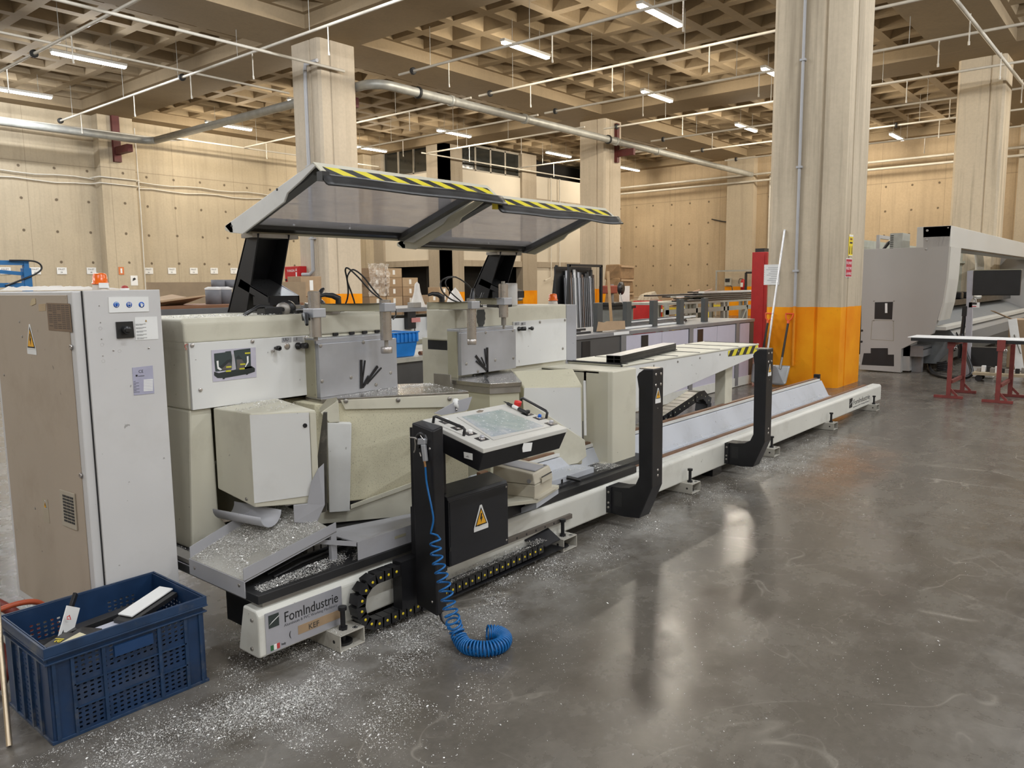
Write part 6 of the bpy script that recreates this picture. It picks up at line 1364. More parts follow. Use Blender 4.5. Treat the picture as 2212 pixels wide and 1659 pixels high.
for c in range(3):
    for r in range(7 if c < 2 else 6):
        carton(15.0+.66*c, 18.0, .122+.282*r, .64, .55, .28, '%s carton in the %s column of the tall stack behind the near saw head' % (ordn[r], ('left wrapped', 'middle', 'right')[c]), 'cartons on the tall stack', (c+r) % 3)
for c in range(3):
    for r in range(5 if c != 1 else 6):
        carton(16.5+.44*c, 17.05, .122+.232*r, .42, .5, .23, '%s carton in the %s column of the lower front stack' % (ordn[r], ('left', 'middle', 'right')[c]), 'cartons on the lower stack', (c*2+r) % 3)
t = thing('stretch_film', 'crumpled clear film bunched over the left column of the tall carton stack', 'film', (15.0, 17.98, 1.3))
def film_mat():
    t_ = NT('clear_stretch_film'); tr_ = t_.n('ShaderNodeBsdfTransparent'); t_.set(color=(.75, .72, .68), rough=.15, spec=.6)
    mx = t_.n('ShaderNodeMixShader'); t_.t.links.new(t_.ramp(t_.noise(9, 5, .7), [(.35, .1), (.7, .75)]), mx.inputs[0]); t_.t.links.new(tr_.outputs[0], mx.inputs[1]); t_.t.links.new(t_.b.outputs[0], mx.inputs[2])
    t_.t.links.new(mx.outputs[0], t_.t.nodes['Material Output'].inputs[0]); return t_.m
vs = []; rnd = random.Random(9)
for j in range(11):
    for i in range(13): vs.append((14.93+.78*i/12+.03*rnd.random(), 17.97-.07*rnd.random()-(.05 if 3 < j < 8 else 0), 1.25+.95*j/10+.04*rnd.random()))
MB().add(vs, [(j*13+i, j*13+i+1, (j+1)*13+i+1, (j+1)*13+i) for j in range(10) for i in range(12)], False).build('film_sheet', film_mat(), t)
t = thing('dark_bin', 'dark grey wheeled bin against the block wall behind the cartons', 'bin', (14.5, 18.6, 0)); MB().hexa([(14.5, 18.6, .05), (14.95, 18.6, .05), (14.95, 19.1, .05), (14.5, 19.1, .05), (14.45, 18.55, 1.7), (15.0, 18.55, 1.7), (15.0, 19.15, 1.7), (14.45, 19.15, 1.7)]).build('bin_body', plain('bin_dark', (.03, .032, .032), .5), t); MB().box(14.42, 15.02, 18.52, 19.17, 1.7, 1.82).build('bin_lid', plain('bin_lid', (.07, .075, .075), .5), t)
for k, (x, y, z, l) in enumerate(((10.2, 14.5, 0, 'lowest small carton beside the fire hose cabinet'), (10.22, 14.52, .45, 'second small carton beside the fire hose cabinet'), (10.18, 14.5, .9, 'third small carton beside the fire hose cabinet'), (10.2, 14.52, 1.35, 'uppermost open carton beside the fire hose cabinet'))): carton(x, y, z, .55, .5, .44, l, 'cartons left of the fire cabinet', k % 3)
# pallet number signs along the left wall
PLW = {'31': 'cut by the left edge behind the blue jib', '30': 'just right of the blue jib head', '29': 'alone between jib and pilaster', '28': 'in the corner left of the orange beacon', '26': 'first right of the pilaster', '25': 'second right of the pilaster', '24': 'third right of the pilaster, above the tan board', '23': 'fourth right of the pilaster', '22': 'fifth, just left of the black guard arm', '20': 'half hidden by the red hose cabinet'}
for px, n_ in ((12, '31'), (77, '30'), (134, '29'), (198, '28'), (322, '26'), (372, '25'), (419, '24'), (463, '23'), (506, '22'), (624, '20')):
    c = at(px, 585, Y=27.97); t = thing('pallet_sign', 'white PALET %s wall sheet, %s' % (n_, PLW[n_]), 'sign', c, 'pallet number sheets'); y = 27.97 if px != 198 else 27.5
    if px == 198: c = at(px, 585, Y=27.97)
    MB().box(c.x-.15, c.x+.15, 27.975, 27.985, c.z-.11, c.z+.11).build('sheet', M_WH, t); lettering('PALET', (c.x-.11, 27.973, c.z+.025), R_, U_, .07, M_INK, t, maxw=.2); lettering(n_, (c.x-.05, 27.973, c.z-.075), R_, U_, .07, M_INK, t)
c = at(262, 585, Y=27.54); t = thing('fire_sign', 'small orange red fire sign on the far left pilaster', 'sign', c); MB().box(c.x-.09, c.x+.09, 27.535, 27.545, c.z-.13, c.z+.13).build('sheet', plain('faded_orange', (.62, .18, .05), .5), t); MB().box(c.x-.03, c.x+.03, 27.53, 27.536, c.z-.08, c.z+.08).build('mark', M_WH, t)
c = at(290, 606, Y=27.54); t = thing('extinguisher_sign', 'white sign with a black mark under the orange one on the pilaster', 'sign', c); MB().box(c.x-.12, c.x+.12, 27.535, 27.545, c.z-.17, c.z+.17).build('sheet', M_WH, t); MB().prism([(c.x-.06, 27.535, c.z-.02), (c.x+.06, 27.535, c.z+.04), (c.x+.03, 27.535, c.z+.10), (c.x-.04, 27.535, c.z+.08)], (0, -.003, 0)).build('mark', M_INK, t)
for x in (5, 14.5, 17, 19): pass
# ================================================================== A-frame rack with profiles, in front of the second pillar
af = thing('a_frame_rack', 'black A frame rack holding upright profiles before the second pillar', 'rack', (12.4, 9, 0))
M_BFR = plain('black_frame', (.012, .012, .013), .45)
MB().bar((12.42, 9, .05), (12.50, 9, 1.93), .05, .05).build('frame_post', M_BFR, af); MB().bar((12.42, 9.5, .05), (12.50, 9.3, 1.93), .05, .05).build('frame_post', M_BFR, af); MB().bar((13.62, 9, .05), (13.62, 9, 1.93), .05, .05).build('frame_post', M_BFR, af); MB().bar((12.46, 9, 1.92), (13.64, 9, 1.92), .05, .05).build('top_rail', M_BFR, af); MB().box(12.4, 13.64, 9.25, 9.29, .05, 1.90).build('back_sheet', M_BFR, af); MB().box(12.4, 13.64, 8.98, 9.5, .02, .06).build('base_rail', M_BFR, af)
rnd = random.Random(21)
for k in range(16):
    x = 12.52+.067*k; m = (M_PBLK, M_ALU, M_PBLK, plain('bronze_profile', (.13, .08, .05), .4, .3), M_PBLK, M_WH if k == 5 else M_PBLK)[k % 6]
    t = thing('upright_profile', ('silver', 'black', 'bronze')[0 if m is M_ALU else 2 if m.name.startswith('bronze') else 1]+' profile standing in the A frame rack, %s from the left' % (names+['thirteenth', 'fourteenth', 'fifteenth', 'rightmost'])[k if k < 11 else k+(1 if k < 11 else 1)-0 if k < 15 else 15], 'profile', (x, 9.05, .06), 'profiles in the A frame rack')
    MB().bar((x-.02, 9.05, .062), (x+.09, 9.20, 1.70+.18*rnd.random()), .045, .05).build('profile_body', m, t); MB().bar((x-.045, 9.03, .062), (x+.066, 9.18, 1.68), .006, .05).build('edge_line', M_ALU, t)
t = thing('wooden_lath', 'pale wooden lath leaning at the base of the second pillar', 'lath', (14.6, 10, 0)); MB().bar(at(1327, 715, Y=9.6)-Vector((0, 0, .7)), at(1313, 586, Y=9.9), .06, .03).build('lath', plain('pale_wood', (.45, .30, .16), .7), t)
t = thing('red_rod', 'thin dark red rod leaning beside the wooden lath', 'rod', (14.9, 10, 0)); MB().cyl(at(1322, 680, Y=9.7)-Vector((0, 0, .8)), at(1317, 608, Y=9.9), .014, 8).build('rod', plain('dull_red', (.25, .03, .02), .5), t)
# drill press and cutting saw on a grey stand, white board, paper sacks
B10 = lambda px, py: at(px, py, Y=10.0)
t = thing('grey_stand', 'grey metal stand with a small red saw on it, beside the second pillar', 'machine', (15.6, 10, 0)); a, b = B10(1325, 665), B10(1367, 715)
MB().box(a.x, b.x, 10.0, 10.6, .003, a.z-.03).build('stand_body', plain('stand_grey_green', (.22, .23, .21), .5), t); MB().box(a.x-.05, b.x+.05, 9.95, 10.65, a.z-.03, a.z+.03).build('stand_top', M_BLKP, t)
MB().cyl((a.x+.4, 10.3, a.z), (a.x+.4, 10.3, a.z+.55), .05, 12).build('saw_column', M_STEEL, t); MB().box(a.x-.02, a.x+.42, 10.15, 10.4, a.z+.33, a.z+.52).build('saw_head_box', plain('saw_red', (.30, .06, .03), .5), t, bevel=.02); MB().lathe((a.x+.62, 10.2, a.z+.45), [(.02, 0), (.16, .01), (.16, .03), (.02, .04)], 18, (0, -1, 0)).build('saw_disc', M_BLKP, t); MB().box(a.x+.05, b.x-.1, 10.0, 10.5, a.z+.03, a.z+.12).build('vise', M_BLKP, t, bevel=.02)
MB().tube([B10(1340, 634), B10(1356, 702)], .012, 6).build('pull_rod', M_WH, t)
t = thing('white_board', 'white board standing on the floor behind the small red saw', 'board', (16.0, 10.9, 0)); a, b = at(1340, 618, Y=10.9), at(1360, 662, Y=10.9); MB().box(a.x, b.x, 10.9, 10.93, .3, a.z).build('board', M_WH, t); MB().bar((a.x+.05, 10.93, .9), (a.x+.05, 11.4, 0), .04, .04).build('board_stay', M_CARD2, t); MB().bar((b.x-.05, 10.93, .9), (b.x-.05, 11.4, 0), .04, .04).build('board_stay', M_CARD2, t)
M_SACK = plain('paper_sack', (.26, .16, .08), .8, var=.25, scale=6)
for k, (z, l) in enumerate(((.3, 'bottom brown paper sack in the pile beside the second pillar'), (.85, 'lower middle brown paper sack in the pile'), (1.3, 'upper middle brown paper sack with open folds'), (1.75, 'topmost crumpled brown paper sack of the pile'))):
    a = at(1341, 640, Y=14.0); z = max(.3, z-.05) if k else z; t = thing('paper_sack', l, 'sack', (a.x, 14, z), 'brown paper sacks'); x = a.x
    if k == 0: MB().box(x, x+1.0, 14.0, 14.6, .002, .3).build('sack_base', M_SACK, t)
    MB().hexa([(x-.1+.05*k, 14.0, z), (x+.85, 14.0, z), (x+.85, 14.6, z), (x-.1, 14.6, z), (x-.05, 14.05, z+.5), (x+.75+.12*(k % 2), 14.0, z+.44), (x+.8, 14.6, z+.45), (x, 14.6, z+.5)]).build('sack_body', M_SACK, t, bevel=.04, seg=3); MB().bar((x, 13.98, z+.43), (x+.75, 13.97, z+.41), .03, .06).build('sack_fold', M_CARD, t)
# red bin, grey bin, cartons, yellow trestles, profile table at the back
t = thing('red_bin', 'red metal bin stuffed with paper behind the bench posts', 'bin', (17.4, 10, 0)); a, b = B10(1405, 650), B10(1431, 693); MB().box(a.x, b.x, 10.0, 10.5, .004, a.z).build('bin_body', plain('bin_red', (.50, .02, .02), .4), t, bevel=.01); MB().box(a.x, b.x, 9.995, 10.0, a.z-.30, a.z-.22).build('bin_marking', M_WH, t)
vs = []; 
MB().hexa([(a.x+.05, 10.05, a.z), (b.x-.05, 10.05, a.z), (b.x-.05, 10.45, a.z), (a.x+.05, 10.45, a.z), (a.x+.15, 10.1, a.z+.18), (b.x-.2, 10.1, a.z+.25), (b.x-.2, 10.4, a.z+.2), (a.x+.15, 10.4, a.z+.15)]).build('paper_stuffing', plain('crumpled_paper', (.45, .38, .28), .8, var=.4, scale=20), t, bevel=.03)
t = thing('grey_bin', 'pale grey round bin beside the yellow trestle', 'bin', (18.6, 10, 0)); a = B10(1453, 665); MB().lathe((a.x, 9.45, .004), [(.0, 0), (.25, 0), (.32, a.z-.06), (.34, a.z-.06), (.34, a.z), (.30, a.z), (.24, .05)], 20).build('bin_body', plain('bin_pale', (.38, .38, .33), .5), t)
for k, (x0, y0, x1, y1, l) in enumerate(((1355, 650, 1378, 666, 'open carton on the floor left of the red bin'), (1378, 646, 1400, 668, 'second carton left of the red bin'), (1388, 666, 1404, 680, 'low carton in front of the red bin'), (1432, 638, 1456, 652, 'long flat carton on the heap right of the red bin'), (1384, 640, 1420, 648, 'flat carton sheet across the heap behind the red bin'))):
    a, b = at(x0, y0, Y=11.2+.3*k), at(x1, y1, Y=11.2+.3*k); zb_ = min(b.z, .5) if k < 3 else b.z
    carton(a.x, 11.2+.3*k, 0 if k < 3 else .0, b.x-a.x, .25, a.z, l, 'cartons round the red bin', k % 3, lab=False)
def trestle_y(px, lb):
    c = B10(px, 690); t = thing('yellow_trestle', lb, 'trestle', (c.x, 10, 0), 'yellow trestles'); x = c.x; M_TY = plain('trestle_yellow', (.62, .48, .03), .5)
    for sx in (-.32, .32): 
        for y in (10.0, 10.5): MB().bar((x+sx, y, .002), (x, y, .86), .05, .05, up=(0, 1, 0)).build('trestle_leg', M_TY, t)
    MB().bar((x, 9.95, .88), (x, 10.55, .88), .05, .06).build('trestle_bar', M_TY, t); MB().bar((x-.2, 10.0, .35), (x+.2, 10.0, .35), .04, .04).build('trestle_brace', M_TY, t)
trestle_y(1463, 'yellow trestle beside the pale round bin'); trestle_y(1500, 'second yellow trestle under the profile stack'); trestle_y(1568, 'third yellow trestle nearer the stained pillar')
wt = thing('profile_table', 'pale grey welded steel table stacked with black profiles at the back', 'table', (14.6, 8, 0)); M_TG = plain('table_pale_green', (.46, .46, .40), .5)
MB().box(14.6, 20.6, 8.0, 9.0, 1.10, 1.15).build('table_top', M_TG, wt); MB().box(14.6, 20.6, 8.0, 8.04, .90, 1.0).build('table_apron', M_TG, wt)
for x in (14.6, 15.9, 17.3, 17.5, 18.6, 20.4):
    for y in (8.0, 8.92): MB().box(x, x+.08, y, y+.08, .002, 1.10).build('table_leg', M_TG, wt)
MB().bar((18.0, 8.02, .3), (18.6, 8.02, .95), .06, .06).build('table_brace', M_TG, wt); MB().box(14.6, 20.5, 8.9, 8.96, .3, .36).build('table_stretcher', M_TG, wt)
rnd = random.Random(4)
NL = ('bottom', 'second', 'third', 'fourth', 'top')
for k in range(14):
    z = 1.165+.045*(k//3); y = 8.05+.22*(k % 3)+.05*rnd.random(); x0 = 15.3+1.8*rnd.random()-(1.2 if k in (7, 10) else 0); x1 = min(20.9, x0+3.2+1.5*rnd.random())
    bundle('profile_length', '%s profile, %s layer of the pale steel table stack, %s' % ('white' if k % 5 == 2 else 'black', NL[k//3], ('at the front', 'in the middle', 'at the back')[k % 3]), 'profile', [((x0, y, z), (x1, y, z), .14, .03, M_WH if k % 5 == 2 else M_PBLK), ((x0, y-.06, z+.016), (x1, y-.06, z+.016), .02, .004, M_WH)], 'profiles on the steel table')
t = thing('cardboard_heap', 'slumped heap of cardboard and packing behind the profile stack', 'cardboard', (21, 11, 0))
for k in range(6): MB().bar((20.2+.25*k, 11+.1*k, .9+.06*(k % 3)), (21.6+.3*k, 11.3, 1.12+.08*(k % 3)), .5, .03, up=(.1*k-.2, .3, 1)).build('cardboard_piece', (M_CARD, M_CARD2, plain('pink_sheet', (.45, .28, .2), .7))[k % 3], t)
MB().box(20.2, 22.6, 10.9, 11.7, .002, .9).build('heap_base', M_CARD2, t)
t = thing('tall_red_cabinet', 'tall bright red locker left of the stained pillar', 'cabinet', (16.4, 6.9, 0)); a = at(1625, 545, X=16.2); b = at(1647, 545, X=16.2); MB().box(16.2, 16.8, b.y-.1, a.y, .004, a.z).build('locker_body', plain('locker_red', (.42, .012, .012), .4), t, bevel=.008); MB().box(16.19, 16.2, b.y-.05, a.y-.03, .06, a.z-.05).build('locker_door', MATS['locker_red'], t); MB().box(16.3, 16.6, b.y+.0, b.y+.2, a.z, a.z+.08).build('locker_top_box', M_BLKP, t)
t = thing('pipe_frame', 'tall grey pipe frame standing before the back wall', 'frame', (35, 15, 0))  # free-standing frame of grey pipes, no gate leaf
for y in (16.4, 14.2): MB().bar((34.6, y, .004), (34.6, y, 2.1), .06, .06).build('frame_post', M_GALV, t)
MB().bar((34.6, 16.43, 2.1), (34.6, 14.17, 2.1), .07, .07).build('frame_top', M_GALV, t); MB().bar((34.6, 14.95, 2.0), (34.6, 14.2, 2.0), .09, .09).bar((34.6, 14.95, 2.0), (34.6, 14.95, .3), .09, .09).build('inner_frame', M_BLKP, t)
t = thing('fire_extinguisher', 'red fire extinguisher hung on the orange pilaster of the back wall', 'extinguisher', (35.2, 15.0, 1.2)); MB().lathe((35.2, 15.35, 1.22), [(0, 0), (.10, .0), (.10, .40), (.06, .47), (.03, .50)], 16).build('bottle', M_FRED, t); MB().box(35.09, 35.1, 15.30, 15.42, 1.35, 1.55).build('bottle_label', M_WH, t); MB().tube(smooth([(35.2, 15.35, 1.72), (35.15, 15.5, 1.72), (35.12, 15.52, 1.5)]), .015, 6).build('hose', M_BLKP, t)
t = thing('meter_box', 'grey wall meter box on the orange pilaster of the back wall', 'box', (35.2, 16.0, 1.5)); MB().box(35.16, 35.29, 15.95, 16.25, 1.42, 1.78).build('box_body', plain('box_grey', (.42, .40, .34), .5), t); MB().box(35.15, 35.16, 15.99, 16.21, 1.58, 1.74).build('display', M_INK, t); MB().tube(smooth([(35.2, 15.97, 1.42), (35.15, 15.85, 1.3), (35.15, 15.85, .8)]), .02, 6).build('cable', M_BLKP, t)
# ================================================================== machining centre at the right
cn = thing('machining_centre', 'large light grey machining centre with curved end panel at the right', 'machine', (14.3, 3.2, 0))
M_CNC = plain('cnc_grey', (.40, .385, .365), .5, var=.04, scale=1.5); M_CNCW = plain('cnc_white', (.55, .54, .50), .45, var=.04, scale=1.5); M_CNCIN = plain('cnc_inside', (.42, .43, .36), .6)
CP = lambda px, py: at(px, py, X=14.3)
pts = [CP(*q) for q in ((1865, 538.5), (1994, 534), (1994, 490), (2055, 487), (2050, 533), (2048, 554), (2044, 603), (2036, 654), (2022, 700), (2015, 721), (1947, 754), (1945, 805), (1857, 798))]
MB().prism(pts, (.14, 0, 0)).build('end_panel', M_CNC, cn, bevel=.004)
ip = [CP(*q) for q in ((2055, 487), (2050, 533), (2048, 554), (2044, 603), (2036, 654), (2025, 692))]; CL = at(2072, 540, Y=ip[1].y).x-14.3
rim = [p+Vector((.14, -.0, 0)) for p in ip]; 
m = MB(); vs = [p for p in ip[1:]]+[p+Vector((CL, 0, 0)) for p in ip[1:]]; n = len(ip)-1
m.add(vs, [(k, k+1, n+k+1, n+k) for k in range(n-1)]); o = m.build('curved_cover', M_CNCW, cn); s_ = o.modifiers.new('thick', 'SOLIDIFY'); s_.thickness = .03; s_.offset = 1
m = MB(); vs = [p+Vector((.03, -.006, 0)) for p in ip[1:]]+[p+Vector((.06, -.006, 0)) for p in ip[1:]]; m.add(vs, [(k, k+1, n+k+1, n+k) for k in range(n-1)]); o = m.build('cover_gap', M_BLKP, cn)
zt, zb_ = ip[0].z, ip[1].z; yb_ = ip[0].y
MB().box(14.3, 25.5, yb_, yb_+.5, zb_, zt).build('top_beam', M_CNCW, cn, bevel=.006)
MB().box(15.05, 25.5, yb_+.02, yb_+.06, zb_-.02, zb_).build('beam_seal', M_BLKP, cn)
MB().box(15.0, 25.4, 4.35, 4.45, .2, 2.3).build('back_wall', M_CNCIN, cn); MB().box(25.3, 25.5, yb_, 4.4, .1, 2.3).build('far_end_panel', M_CNC, cn)
for x in (17.2, 18.1, 20.6): MB().box(x, x+.10, 4.25, 4.35, .9, 2.25).build('inner_stay', M_CNCIN, cn)
MB().box(15.0, 25.3, 4.28, 4.35, 2.0, 2.06).build('inner_rail', M_CNCIN, cn)
MB().prism([(18.0, 4.3, 2.0), (19.6, 4.3, 2.0), (19.6, 4.3, 1.1)], (0, -.03, 0)).build('inner_brace', M_CNC, cn)
MB().prism([(15.0, y, z) for y, z in ((2.75, .42), (2.75, .62), (2.85, .74), (3.0, .76), (3.7, 1.10), (4.2, 1.10), (4.2, .12), (3.0, .12))], (10.3, 0, 0)).build('machine_bed', plain('cnc_bed_grey', (.20, .21, .215), .45), cn, bevel=.01)
MB().box(14.44, 25.0, 2.78, 2.98, .735, .79).build('bed_rail', M_CNCW, cn); MB().box(14.44, 25, 3.3, 4.1, 1.05, 1.16).build('clamp_bed', M_BLKP, cn)
MB().box(14.44, 17.0, 3.1, 3.5, .28, .46).build('base_beam', M_BENG, cn); MB().box(14.44, 17.0, 3.09, 3.1, .40, .415).build('base_groove', M_INK, cn)
for x in (14.6, 16.6, 19, 22): MB().box(x, x+.12, 3.15, 3.3, .002, .28).build('machine_foot', M_BENG, cn)
MB().box(14.44, 14.9, 3.3, 4.05, .03, 2.02).build('end_body', M_CNC, cn); 
for pts in (((1890, 653), (1929, 652), (1927, 690), (1889, 689)), ((1866, 763), (1881, 763), (1881, 752), (1918, 752), (1918, 766), (1931, 766), (1931, 791), (1861, 788))):
    MB().prism([CP(*q) for q in pts], (-.003, 0, 0)).build('opening', M_INK, cn)
MB().prism([CP(*q) for q in ((1912, 655), (1917, 655), (1917, 676), (1912, 676))], (-.006, 0, 0)).build('inner_light_strip', M_WH, cn)
fr = [(1884, 692), (1930, 692), (1930, 736), (1881, 733)]
for k in range(4): MB().bar(CP(*fr[k])-Vector((.002, 0, 0)), CP(*fr[(k+1) % 4])-Vector((.002, 0, 0)), .004, .004).build('hatch_seam', M_OLIVE, cn)
bolts([CP(*q) for q in ((1888, 650), (1931, 650), (1887, 692), (1930, 693), (2048, 492))], (-1, 0, 0), .012, .006, M_STEEL, cn); bolts([CP(*q) for q in ((1862, 714), (1861, 738))], (-1, 0, 0), .02, .006, M_INK, cn, name='round_port')
bolts([CP(*q)+Vector((0, .02, 0)) for q in ((2006, 498), (2005, 518), (2004, 538))], (-1, 0, 0), .02, .01, M_CNC, cn)
MB().box(14.9, 15.6, 4.0, 4.05, 2.30, 2.36).build('rear_frame', M_CNC, cn); MB().box(14.9, 14.96, 4.0, 4.05, 2.05, 2.30).build('rear_frame', M_CNC, cn)
MB().box(14.6, 15.1, 3.55, 3.75, 2.06, 2.36).build('motor_box', plain('motor_grey', (.36, .36, .32), .5), cn); MB().tube([(14.7, 3.9, 2.06), (14.7, 3.8, 2.2), (14.75, 3.74, 2.25)], .03, 6).build('motor_cable', M_BLKP, cn)
for k in range(7): MB().box(14.595, 14.6, 3.69, 3.74, 2.10+.035*k, 2.115+.035*k).build('motor_fin', M_INK, cn)
for k in range(6): MB().tube(smooth([(20.8+.14*k, 3.5, 2.2), (20.8+.14*k, 3.45, 1.9), (20.5+.12*k, 3.4, 1.4), (20.0+.1*k, 3.3, 1.16)]), .035, 8).build('white_hose', M_CNCW, cn)
MB().tube(smooth([(19.8, 4.2, 2.15), (19.9, 4.1, 1.9), (19.8, 4.1, 1.7), (19.4, 4.2, 1.6)]), .05, 6).build('black_duct', M_BLKP, cn)
MB().box(18.9, 19.35, 4.28, 4.35, 1.25, 1.62).build('orange_hatch', plain('hatch_orange', (.75, .32, .01), .5), cn)
MB().box(17.6, 17.9, 4.30, 4.35, 1.42, 1.48).build('red_label', M_RED, cn)
for k in range(5): MB().box(16+.9*k, 16.25+.9*k, 3.35, 3.7, 1.16, 1.30).build('clamp_unit', M_BLKP, cn, bevel=.02)
# monitor stand
ms = thing('monitor_stand', 'monitor with black back on a grey pole beside the machining centre', 'monitor', (14.29, 2.4, 0)); X = 14.286
MB().bar((X, 2.40, .02), (X, 2.45, 1.70), .07, .085).build('pole', plain('pole_lilac_grey', (.40, .40, .44), .45), ms); MB().box(X-.05, X+.0, 1.76, 2.40, 1.31, 1.70).build('screen_back', M_BLKP, ms, bevel=.01); MB().box(X-.02, X+.02, 1.76, 2.46, 1.69, 1.712).build('screen_frame', M_OLIVE, ms)
MB().box(X-.03, X+.20, 2.0, 2.38, .19, .49).build('controller_box', M_BLKP, ms); MB().box(X-.02, X+.15, 2.05, 2.35, .02, .19).build('stand_base', M_CNCW, ms)
MB().box(X-.04, X+.04, 2.46, 2.53, .98, 1.14).build('joint_box', M_BLKP, ms); MB().tube([(X, 2.5, .98), (X, 2.52, .6), (X+.1, 2.55, .3)], .03, 8).build('cable_sleeve', M_BLKP, ms)
MB().box(X-.035, X-.03, 2.29, 2.44, 1.12, 1.20).build('label_card', M_WH, ms); MB().box(X-.038, X-.035, 2.33, 2.40, 1.165, 1.195).build('card_mark', M_INK, ms); MB().box(X-.038, X-.035, 2.335, 2.395, 1.13, 1.142).build('card_red_line', M_SRED, ms)
MB().lathe((X-.01, 2.38, 1.205), [(.05, 0), (.035, .05), (.0, .07)], 10).build('hand_wheel', M_STEEL, ms)
t = thing('floor_hose', 'thick black hose looped on the floor under the monitor stand', 'hose', (14.8, 3.0, 0)); MB().tube(smooth([(15.4, 3.2, .06), (14.6, 3.0, .04), (14.0, 2.75, .035), (13.8, 2.45, .035), (14.0, 2.3, .10), (14.2, 2.45, .45), (14.29, 2.52, .7)]), .032, 8).build('hose_run', M_BLKP, t)
t = thing('cable_coil', 'coiled thin cables on the floor beside the black hose', 'cable', (15.0, 2.9, 0)); MB().tube([(14.95+.16*math.cos(a*.5)*(1-.004*a), 2.86+.12*math.sin(a*.5), .02+.0025*a) for a in range(60)], .010, 6).build('coil', M_BLKP, t)
for k, (y0, z0) in enumerate(((2.6, .62), (2.5, .55), (2.72, .66))):
    t = thing('loose_cable', ('upper', 'middle', 'lower')[k]+' loose black cable hanging from the machining centre bed', 'cable', (15, y0, z0), 'cables on the machining centre'); MB().tube(smooth([(15.2, 2.76, z0), (15.0, y0-.05, z0-.15), (14.8, y0, z0-.25), (14.9, y0+.1, z0-.1), (15.1, 2.77, z0-.2)]), .012, 6).build('cable_run', M_BLKP, t)
# red trestles with the long white profile
M_TRED = plain('trestle_red', (.20, .035, .028), .55, var=.2)
def rtrestle(x0, x1, y, lb):
    t = thing('red_trestle', lb, 'trestle', (x0, y, 0), 'red steel trestles')
    for x, yy in ((x0, y), (x1, y-.04)):
        MB().box(x-.025, x+.025, yy-.17, yy+.17, .002, .035).build('trestle_foot', M_TRED, t); MB().box(x-.025, x+.025, yy-.025, yy+.025, .035, .75).build('trestle_leg', M_TRED, t); MB().bar((x, yy-.10, .036), (x, yy-.0, .14), .03, .02, up=(1, 0, 0)).build('trestle_gusset', M_TRED, t)
    MB().box(x0, x1, y-.04, y, .20, .24).build('trestle_brace', M_TRED, t); MB().box(x0, x1, y-.035, y+.0, .70, .74).build('trestle_top', M_TRED, t)
    MB().box(x0-.03, x0-.005, y-.05, y+.04, .66, .80).build('trestle_stop', M_TRED, t); MB().lathe((x0-.03, y-.06, .67), [(.022, 0), (.022, .012), (.012, .014)], 10, (-1, 0, 0)).build('lock_ring', M_CHROME, t)
    return t
rtrestle(11.58, 12.26, 2.155, 'red steel trestle nearer the stained pillar, under the long profile end'); rtrestle(11.47, 12.18, 1.58, 'red steel trestle further right, in front of the parts dolly')
t = thing('long_profile', 'long black and white window profile lying across the two red trestles', 'profile', (11.5, 2.5, .752)); MB().box(11.47, 11.9, -.6, 2.62, .7515, .795).build('profile_body', M_PBLK, t); MB().box(11.465, 11.97, -.6, 2.66, .795, .803).build('white_face', M_WH, t); MB().box(11.468, 11.47, -.6, 2.62, .765, .775).build('groove', M_INK, t)
# parts dolly and cartons at the far right
dl = thing('parts_dolly', 'low wooden dolly loaded with small blocks behind the red trestles', 'dolly', (13.9, 1.95, 0)); MB().box(13.75, 14.1, 1.42, 2.25, .10, .14).build('deck', plain('dolly_wood', (.40, .33, .22), .7), dl)
for x in (13.8, 14.04):
    for y in (1.5, 2.17): MB().cyl((x-.02, y, .05), (x+.02, y, .05), .048, 14).build('castor', M_BLKP, dl)
rnd = random.Random(8)
for k in range(12):
    x, y = 13.80+.18*rnd.random(), 1.46+.064*k; m = (M_PBLK, M_WH, M_STEEL)[k % 3]; t = thing('parts_block', '%s block on the dolly, %s from the right' % (('black', 'white', 'steel')[k % 3], names[k]), 'block', (x, y, .14), 'blocks on the dolly'); MB().box(x, x+.05+.04*rnd.random(), y, y+.055, .1405, .19+.05*rnd.random()).build('block', m, t, bevel=.004)
t = thing('carton', 'large brown carton at the right edge by the machining centre', 'carton', (16.0, 1.6, 0)); a = at(2180, 690, X=16.2); MB().box(16.2, 16.8, .9, a.y, .004, a.z).build('carton_body', M_BOXES[0], t, bevel=.01); MB().bar((16.2, a.y-.05, a.z), (16.1, a.y+.25, a.z+.15), .3, .012).build('carton_flap', M_CARD, t)
t = thing('white_plank', 'white board leaning on the brown carton at the right edge', 'plank', (15.9, 2.0, 0)); a, b = at(2184, 690, X=15.8), at(2206, 745, X=15.7); MB().bar((15.75, b.y, .004), (15.95, a.y, a.z), .13, .02, up=(1, 0, .3)).build('plank', M_WH, t); MB().bar((15.74, b.y, .3), (15.86, a.y-.06, a.z*.7), .02, .02).build('plank_edge', M_STEEL, t)
